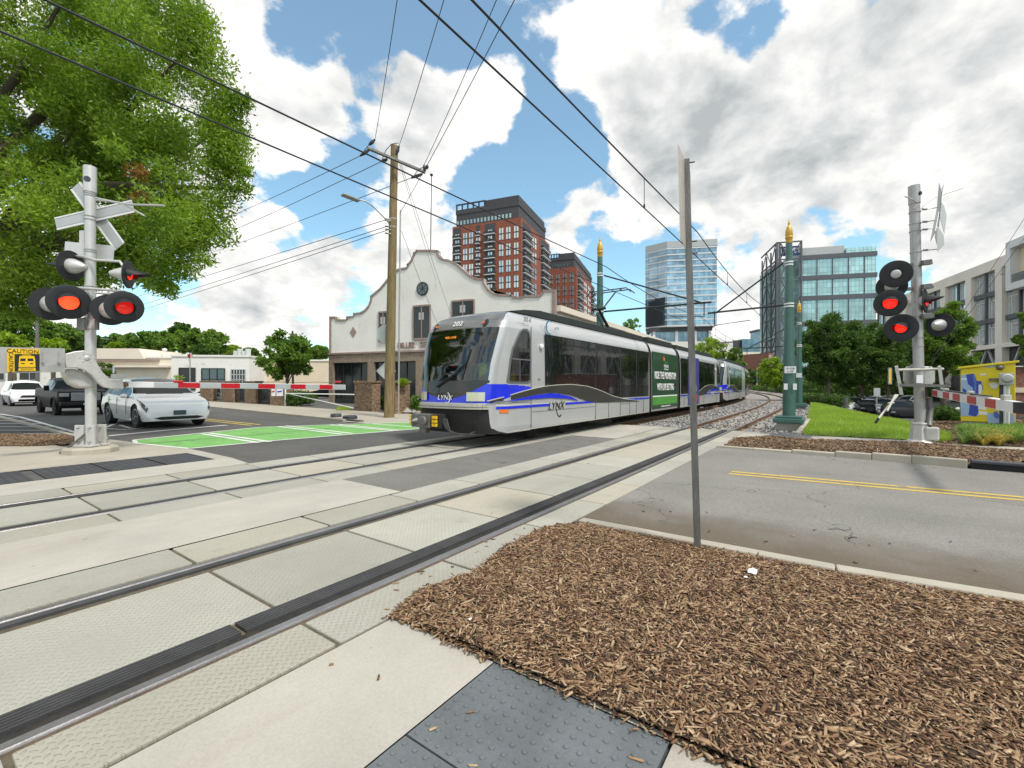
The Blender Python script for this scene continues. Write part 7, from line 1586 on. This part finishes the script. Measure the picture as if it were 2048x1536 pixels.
for sg in(-1,1):
    MB().box(-.02,sg*.78-.17,.92,.14,sg*.78+.17,1.10).build('headlight',MT['lamp_clear'],pk,bevel=.02); q=MB().box(1.62,sg*1.04,1.22,1.72,sg*1.24,1.48); q.build('door_mirror',MT['car_black'],pk,bevel=.03)
    for a in(.165*5.9,.8*5.9):
        q=MB(); pts=[(a+.50*math.cos(t_),.42+.50*math.sin(t_)) for t_ in np.linspace(0,math.pi,12)]
        for (x0,z0),(x1,z1) in zip(pts[:-1],pts[1:]): q.bar((x0,sg*1.02,z0),(x1,sg*1.02,z1),.07,.05)
        q.build('fender_flare',MT['trim'],pk)
MB().box(-.03,-.55,.72,.03,.55,1.12).build('grille',MT['grey_metal'],pk,bevel=.02); MB().box(-.12,-.95,.48,.10,.95,.68).build('bumper',MT['trim'],pk,bevel=.04); MB().box(-.13,-.12,.52,-.11,.12,.60).build('licence_plate',MT['white_ink'],pk)
MB().box(5.1,-1.02,1.34,5.9,-.98,1.50).build('cargo_flag',MT['red_plain'],pk)
vn=car('van','car_white','white van third in the queue at the left picture edge','vehicles waiting at the crossing')
for sg in(-1,1): MB().prism([(.05,.80),(.45,.98),(.62,1.0),(.4,.88),(.1,.76)],0,1,lambda u,v,w,sg=sg:(u-.0,sg*(.66+.25*min(1,u/.4)+.015*w),v)).build('headlight',MT['lamp_clear'],vn); MB().box(1.05,sg*.98,1.0,1.15,sg*1.16,1.2).build('door_mirror',MT['car_white'],vn,bevel=.03)
MB().prism([(-.5,.62),(.5,.62),(.4,.78),(-.4,.78)],-.02,.08,lambda u,v,w:(w,u,v)).build('grille',MT['trim'],vn); MB().prism([(-.6,.34),(.6,.34),(.55,.5),(-.55,.5)],-.02,.08,lambda u,v,w:(w+.02,u,v)).build('lower_intake',MT['trim'],vn)
# queue along the street: nose towards the tracks (-y), body towards +y
lane=G(268,856)      # contact point of the SUV's near front wheel
sc_=1.09
def park(o,x,y,rz,s=1.,z=0.): o.location=(x,y,z); o.rotation_euler=(0,0,rz); o.scale=(s,s,s)
park(wc,lane.x+.93*sc_,lane.y-.93*sc_-.02,math.pi/2,sc_)
lp=G(112,830.5); park(pk,lp.x+.90,lp.y-1.05,math.pi/2,1.0)
lv=G(21,812.5); park(vn,lv.x+.85,lv.y-.85,math.pi/2,1.0)
cs_={k:car(k.split('_')[0],k.replace(k.split('_')[0]+'_',''),'x',None,0) for k in('suv_car_black','sedan_car_white','sedan_car_grey','suv_car_silver','suv_car_white','sedan_car_black')}
used=set()
def putcar(kind,lab,grp,loc,rz,s=1.):
    o=cs_[kind] if kind not in used else copy_tree(cs_[kind]); used.add(kind); tag(o,lab,'car',grp); park(o,loc.x,loc.y,rz,s,loc.z); return o
# right hand car park, 1.4 m lower
zl=-1.42; GR='cars parked in the lower lot beyond the lawn'
an=lambda dX,dY:ang(dX,dY)
for kind,px,Y,dd,lab,s in(('suv_car_white',1716,46,(.55,1),'white SUV parked beyond the lawn, leftmost in front of the big dark trees',1.),('sedan_car_black',1746,43,(.55,1),'dark sedan parked right of the white SUV',1.),('suv_car_silver',1779,42,(.6,1),'silver car seen between the yellow prop legs',1.),('suv_car_black',1814,36,(.6,1),'large black SUV parked left of the right mast, nearest of the lot',1.05),
   ('sedan_car_white',1905,38,(1,.1),'pale car behind the right mast and the shrub',1.),('suv_car_black',1972,33,(.9,.2),'black car behind the barrier arm and painted cabinet',1.),('sedan_car_grey',1730,62,(1,.3),'grey car in the back row beyond the white SUV',1.),('suv_car_black',1755,60,(1,.3),'black SUV in the back row under the dark trees',1.),('suv_car_silver',1790,56,(1,.3),'silver car in the back row left of the right mast',1.),('sedan_car_white',1652,80,(.3,1),'far white car under the dark tree, seen past the second green pole',1.),('sedan_car_grey',1668,84,(.4,1),'far grey car beside the hedge under the dark tree',1.),('suv_car_white',1628,88,(.3,1),'far white car between the two green poles',1.),('suv_car_black',2040,24,(.9,.2),'black car at the right picture edge behind the barrier end',1.)):
    c=GX(px,Y,zl); putcar(kind,lab,GR,c,an(*dd),s)
for kind,px,Y,dd,lab in(('suv_car_black',402,50,(1,.1),'black SUV parked before the white shop'),('sedan_car_grey',445,47,(1,.1),'grey sedan parked right of the black SUV before the shop'),('suv_car_silver',489,49,(1,.1),'silver SUV parked at the right end of the white shop'),('sedan_car_black',612,50,(1,.3),'black sedan half hidden right of the small tree'),('suv_car_black',640,56,(1,.3),'dark SUV at the left corner of the mission style building')):
    putcar(kind,lab,'cars parked before the left buildings',GX(px,Y,-.02),an(*dd))
# ================================================================ TREES AND PLANTS
def leaves(name,cent,rad,n,l,w,m,parent=None,shell=.55,flat_=.0,droop=.2):
    """cent (k,3) clump centres, rad (k,) radii; n leaves shared by clump volume"""
    cent=np.asarray(cent); rad=np.asarray(rad); pr=rad**2/np.sum(rad**2); k=rng.choice(len(rad),n,p=pr)
    d_=rng.normal(size=(n,3)); d_/=np.linalg.norm(d_,axis=1)[:,None]; rr=rad[k]*(shell+(1.08-shell)*rng.random(n)**.6); d2=d_.copy(); d2[:,2]*=.72
    c=cent[k]+d2*rr[:,None]+rng.normal(size=(n,3))*(rad[k]*.16)[:,None]; 
    ax=d_*.7+rng.normal(size=(n,3))*.7; ax[:,2]-=droop; ax/=np.linalg.norm(ax,axis=1)[:,None]; t_=np.cross(ax,rng.normal(size=(n,3))); t_/=np.linalg.norm(t_,axis=1)[:,None]
    L=l*rng.uniform(.6,1.3,n)[:,None]; Wd=w*rng.uniform(.6,1.3,n)[:,None]
    V=np.stack([c-ax*L/2,c+t_*Wd/2,c+ax*L/2,c-t_*Wd/2],1); return raw(name,V.reshape(-1,3),np.arange(4*n).reshape(-1,4),MT[m],parent)
def clumps(c,R_,n,rmin,rmax,seed,low=-.8):
    g_=np.random.default_rng(seed); out=[];rad=[]
    while len(out)<n:
        d_=g_.normal(size=3); d_/=np.linalg.norm(d_); r=g_.random()**.42
        if d_[2]*r<low: continue
        out.append(np.array(c)+d_*r*np.array(R_)*(.92+.16*g_.random())); rad.append(g_.uniform(rmin,rmax))
    return np.array(out),np.array(rad)
def limbs(mb,foot,top,cents,r0,seed,k=14):
    g_=np.random.default_rng(seed); f=Vector(foot); t_=Vector(top); mb.tube([f,f.lerp(t_,.35)+Vector((g_.normal()*.1,g_.normal()*.1,0)),f.lerp(t_,.7),t_],[r0,r0*.78,r0*.6,r0*.35],12)
    for i in g_.choice(len(cents),min(k,len(cents)),replace=False):
        c=Vector(cents[i]); a=f.lerp(t_,g_.uniform(.3,.95)); m_=a.lerp(c,.5)+Vector((0,0,-.1*(c-a).length*.3)); mb.tube([a,m_,c],[r0*.34,r0*.2,r0*.06],6)
def tree(label,X_,base,h,cz,R_,nl,l,w,m,seed,nc=34,rc=(.22,.38),trunk=.2,group=None,name='tree',k=14,shell=.5,low=-.8,droop=.2):
    b=Vector(base); r=thing(name,label,'tree',b,0,group); c=(0,0,cz); ce,ra=clumps(c,R_,nc,rc[0]*min(R_),rc[1]*min(R_),seed,low)
    mb=MB(); limbs(mb,(0,0,-.1),(0,0,cz+R_[2]*.25),ce,trunk,seed,k); mb.build('trunk',MT['bark'],r,smooth=60)
    leaves('crown',ce,ra,nl,l,w,m,r,shell,0,droop); return r
# big oak, its trunk out of the picture on the left; branches reach into view
ob=W(-17.6,13.6); oak=thing('tree','huge bright green oak filling the upper left corner, its boughs hanging over the street','tree',ob)
oc=[];orr=[]
g_=np.random.default_rng(5)
env=[(0,0,520,400)]
# clump centres picked in space round the trunk: inside a big flattened dome
cen=W(-14.2,13.8,9.6)-ob
n=0
while n<270:
    d_=g_.normal(size=3); d_/=np.linalg.norm(d_); rr=g_.random()**.40
    p_=np.array(cen)+d_*rr*np.array([6.6,7.4,6.4]); pw=Vector(p_)+ob; X=pw.x*SA-pw.y*CA; Y=pw.x*CA+pw.y*SA
    if Y<(11.4 if X/Y>-1.2 else 9.5): continue
    px=1024+X/Y*F; py=HY-(pw.z-HC)/Y*F
    lim=float(np.interp(px,[0,120,200,300,380,440,500],[610,575,560,545,480,440,330])) 
    rgt=float(np.interp(py,[-60,0,120,200,300,380,440,500,560],[370,395,400,455,450,455,415,370,300]))
    if px>rgt or py>lim-20: continue
    oc.append(p_); orr.append(g_.uniform(.35,.85)); n+=1
for px,py,Y_,r_ in((478,205,13.5,.38),(490,200,13.5,.25),(465,200,13.5,.4),(430,180,13.5,.6),(420,130,14,.7),(405,90,14,.6),(395,40,14,.6),(450,255,13.5,.6),(462,290,13.5,.6),(455,320,13.5,.6),(490,375,13.4,.25),(492,345,13.4,.25),(430,400,13.2,.6),(395,460,13,.6),(380,490,12.9,.5),(410,520,12.8,.3),(370,540,12.8,.4),(335,580,12.8,.3),(300,555,12.8,.5),(220,520,12.8,.8),(190,540,12.9,.7),(160,560,13,.6),(455,225,13.5,.55),(440,355,13.5,.6),(478,378,13.4,.38),(465,330,13.4,.45),(415,430,13,.55),(440,470,13,.5),(360,500,13,.6),(320,560,12.6,.5),(345,530,12.8,.5),(300,520,12.8,.6),(250,500,12.8,.7),(385,60,14,.7),(380,20,14,.6),(365,110,14,.7),(40,600,13,.5),(80,570,13,.7),(20,560,13,.7),(130,555,13,.6),(0,610,13,.5),(-20,590,13,.6),(60,630,13.3,.35),(95,610,13.3,.35)):
    oc.append(np.array(P(px,py,Y_)-ob)); orr.append(r_)
mb=MB(); limbs(mb,(0,0,-.2),(.6,-.8,9.5),oc,.55,3,34)
hb=[P(-40,470,13.2)-ob,P(90,487,13.2)-ob,P(170,480,13.2)-ob,P(260,430,13.3)-ob,P(330,380,13.4)-ob]; mb.tube([Vector((0,0,4.2))]+hb,[.26,.17,.13,.09,.06,.03],8); mb.tube([P(60,480,13.2)-ob,P(140,500,13)-ob,P(220,510,12.9)-ob],[.09,.06,.03],6)
mb.build('trunk',MT['bark'],oak,smooth=60)
leaves('crown',oc,orr,240000,.16,.050,'leaf_oak',oak,.15,0,.0)
for i,(px,py) in enumerate(((275,345),(283,398),(258,430))):
    leaves('brown_leaves',[P(px,py,11.2)-ob],[.24],160,.14,.045,'leaf_brown',oak,.1)
# small tree in front of the tan building, bushes
def vtree(label,px,Y,ytop,ybot,halfpx,m,seed,nl=9000,z0=0.,l=.3,w=.16,group=None,trunk=.14,nc=30,rc=(.25,.42),name='tree',dens=1,shell=.45,k=12,elong=1.):
    zt=HC+(HY-ytop)/F*Y-z0; zb_=HC+(HY-ybot)/F*Y-z0; Rz=(zt-zb_)/2; Rx=halfpx/F*Y; rm=min(Rx,Rz)*.25; nc=int(nc*1.8); rc=(rc[0]*.6,rc[1]*.85)
    return tree(label,0,GX(px,Y,z0),zt,(zt+zb_)/2,(Rx-rm*.8,Rx-rm*.8,Rz-rm*.6),nl,l,w,m,seed,nc,rc,trunk,group,name,k,shell)
vtree('small leafy tree with a flowering crown before the tan building',575,36,655,775,60,'leaf_mid',11,12000,l=.30,w=.14,nc=46,rc=(.14,.34),shell=.2)
far='trees behind the left buildings'
for i,(px,Y,yt,yb,hw,m,lab) in enumerate(((30,62,600,700,55,'leaf_mid','dark green tree behind the CAUTION plate at the left edge'),(20,50,662,716,30,'leaf_lime','yellow green tree low above the white van'),(110,64,640,712,45,'leaf_mid','tree behind the thin pale pole'),(105,52,675,712,24,'leaf_lime','rounded bright shrub tree above the pickup'),(160,70,655,716,40,'leaf_dark','dark tree just left of the left mast'),
   (215,85,668,712,34,'leaf_dark','dark tree just right of the left mast behind the cream roof'),(250,78,665,712,30,'leaf_mid','mid green tree above the cream roof, second from the mast'),(235,74,684,700,14,'leaf_lime','small lime tree above the cream roof'),(290,76,660,712,32,'leaf_mid','green tree above the cream warehouse, third from the mast'),(335,72,656,712,34,'leaf_mid','broad green tree behind the white shop, left part'),(360,80,640,700,22,'leaf_dark','thin topped tree rising above the broad ones'),(385,70,655,712,36,'leaf_mid','broad green tree behind the white shop, middle'),(425,70,658,714,30,'leaf_mid','green tree behind the white shop, right part'),(412,66,686,716,24,'leaf_dark','dark round tree low behind the shop roof'),(460,75,688,720,24,'leaf_lime','light green tree right of the shop roof'),(500,80,694,722,22,'leaf_mid','small tree behind the rooftop machine'),(640,82,688,722,18,'leaf_mid','tree touching the left corner of the mission style building'),(615,84,700,722,18,'leaf_dark','dark low tree behind the tan building'))):
    r=vtree(lab,px,Y,yt,yb,hw,m,20+i,5200,l=.55,w=.36,group=far,nc=36,rc=(.22,.38),trunk=.25)
# right: dark broad trees along the lot, limes along the curve
rt_g='trees along the right of the tracks'
for i,(px,Y,yt,yb,hw,m,lab,nl,z0) in enumerate(((1655,46,618,792,72,'leaf_dark','large dark tree right of the second green pole',42000,-.9),(1722,50,636,790,70,'leaf_dark','broad dark tree behind the lawn, middle of the row',40000,-1.4),(1775,58,650,788,52,'leaf_dark','dark tree just left of the right mast',26000,-1.4),(1890,42,602,772,58,'leaf_mid','bright round tree right of the right mast before the columned building',34000,-1.4),(1850,60,640,780,50,'leaf_dark','dark tree behind the right mast',22000,-1.4),(2092,26,575,760,50,'leaf_mid','tree cut by the right picture edge',20000,0),
   (1552,88,708,782,34,'leaf_lime','lime green tree left of the nearest green pole',9000,-.4),(1534,110,722,780,22,'leaf_lime','small lime green tree farther along the curve',5000,-.4),(1505,150,735,776,26,'leaf_dark','dark distant tree where the tracks vanish',4000,-.3),(1475,170,728,776,26,'leaf_dark','dark distant tree behind the end of the second tram',4000,-.3),
   (1420,62,668,790,42,'leaf_lime','bright green tree behind the rear tram, between the signpost and the brick block',22000,0),(1465,74,690,785,26,'leaf_mid','smaller green tree right of the bright one behind the rear tram',8000,0),(1262,60,634,700,26,'leaf_mid','small tree top showing above the tram roof by the pantograph',5000,0))):
    vtree(lab,px,Y,yt,yb,hw,m,60+i,nl,z0,l=.27 if Y<70 else .5,w=.125 if Y<70 else .3,group=rt_g,nc=70 if nl>20000 else 40,rc=(.17,.32),trunk=.24,shell=.35)
def bush(label,px,Y,ytop,ybot,hw,m,seed,nl=3500,l=.12,w=.07,z0=0.,cat='shrub'):
    r=thing('bush',label,cat,GX(px,Y,z0)); zt=HC+(HY-ytop)/F*Y-z0; R_=hw/F*Y; ce,ra=clumps((0,0,zt*.45),(R_*.8,R_*.5,zt*.38),26,.22*min(R_,zt),.4*min(R_,zt),seed,-2)
    leaves('foliage',ce,ra,nl,l,w,m,r,.3); mb=MB(); [mb.tube([(0,0,0),Vector(c)*.5,Vector(c)],[.03,.02,.01],5) for c in ce[:8]]; mb.build('stem',MT['bark'],r); return r
bush('dark rounded shrub on the wood chips left of the painted cabinet',1892,18.5,814,858,34,'leaf_dark',101,9000,.10,.06)
bush('bushy shrub in the brick planter beside the tram nose',836,24,782,818,20,'leaf_mid',102,3500)
bush('low shrub topping the brick pier behind the wooden pole',806,23.6,758,774,14,'leaf_lime',103,1500,z0=1.5)
bush('dark shrub behind the iron fence panel',766,26.5,785,818,14,'leaf_dark',104,1800)
bush('leafy shrub in the low planter left of the driveway',600,33,778,800,36,'leaf_dark',105,3500,.16,.1)
bush('young tree beside the left mast behind the white car',210,26,705,770,24,'leaf_mid',106,3500,.16,.09)
bush('spiky weeds above the white car roof, left clump',275,40,742,768,20,'leaf_lime',107,900,.3,.05)
bush('spiky weeds above the white car roof, right clump',352,40,740,768,18,'leaf_lime',108,1200,.3,.05)
bush('small round bush left of the no parking sign',368,39,752,768,10,'leaf_lime',109,900)
r=thing('hedge','clipped dark hedge behind the second green pole','hedge',GX(1640,38,-.1)); ce=[];ra=[]
for i in range(24): c=GX(1604+i*3.5,40-i*.25,.30)-r.location; ce.append(np.array(c)); ra.append(.55)
leaves('foliage',ce,ra,16000,.14,.09,'leaf_dark',r,.2); mb=MB().bar(Vector(ce[0])-Zup*.1,Vector(ce[-1])-Zup*.1,.6,.8); mb.build('stem',MT['bark'],r)
r=thing('hedge','added tall dark hedge standing in for the darkness under the trees behind the lower car park','hedge',GX(1700,85,-1.5)); ce=[];ra=[]  # added row: darkens the bright gap below the tree crowns
for i in range(60): c=GX(1605+i*5.2,85+6*math.sin(i*.7),1.2+1.0*math.sin(i*1.3))-r.location; ce.append(np.array(c)); ra.append(1.9)
leaves('foliage',ce,ra,16000,.5,.3,'leaf_dark',r,.2)
r=thing('hedge','distant hedge strip beside the far end of the tracks','hedge',GX(1545,90,-.4)); ce=[];ra=[]
for i in range(20): c=GX(1510+i*3.8,130-i*2.6,.5)-r.location; ce.append(np.array(c)); ra.append(1.1)
leaves('foliage',ce,ra,5000,.4,.25,'leaf_dark',r,.2)
# strap-leaved plants before the cabinet
r=thing('plant_bed','spreading strap leaved plants, green and yellowing, before the painted cabinet','plants',G(1985,888))
def straps(name,px0,px1,y0_,y1,n,m,h=(.18,.36)):
    pl_=[G(px0,y0_)[:2],G(px1,y0_)[:2],G(px1,y1)[:2],G(px0,y1)[:2]]; c=scatter([tuple(q) for q in pl_],max(4,n//45)); k=rng.integers(0,len(c),n); a=rng.uniform(0,2*np.pi,n); H=rng.uniform(*h,n); out=rng.uniform(.15,.45,n)
    V=[];Fq=[]; d_=np.stack([np.cos(a),np.sin(a)],1); sd_=np.stack([-np.sin(a),np.cos(a)],1); ts=[0,.35,.7,1.]
    for j,t_ in enumerate(ts):
        w=.010*(1-t_*.85); z=H*(np.sin(t_*2.2)/.9)*.8+.02; xy=c[k]+d_*(out*t_**1.2)[:,None]; V.append(np.column_stack([xy-sd_*w,z])); V.append(np.column_stack([xy+sd_*w,z]))
    V=np.stack(V,1)-np.array(r.location); base=(np.arange(n)*8)[:,None]; Fq=np.concatenate([base+np.array([[2*j,2*j+1,2*j+3,2*j+2]]) for j in range(3)]); return raw(name,V.reshape(-1,3),Fq,MT[m],r)
straps('foliage',1925,2130,866,892,9000,'blade_green'); straps('yellow_blades',1955,2015,876,894,1800,'blade_yellow',(.15,.35))
# weeds by the driveway
p=scatter([tuple(G(a,b)[:2]) for a,b in((672,822),(700,820),(700,814),(676,816))],900); blades('weeds',p,np.full(len(p),.0),.05,.2,.012,MT['grass_blade'])
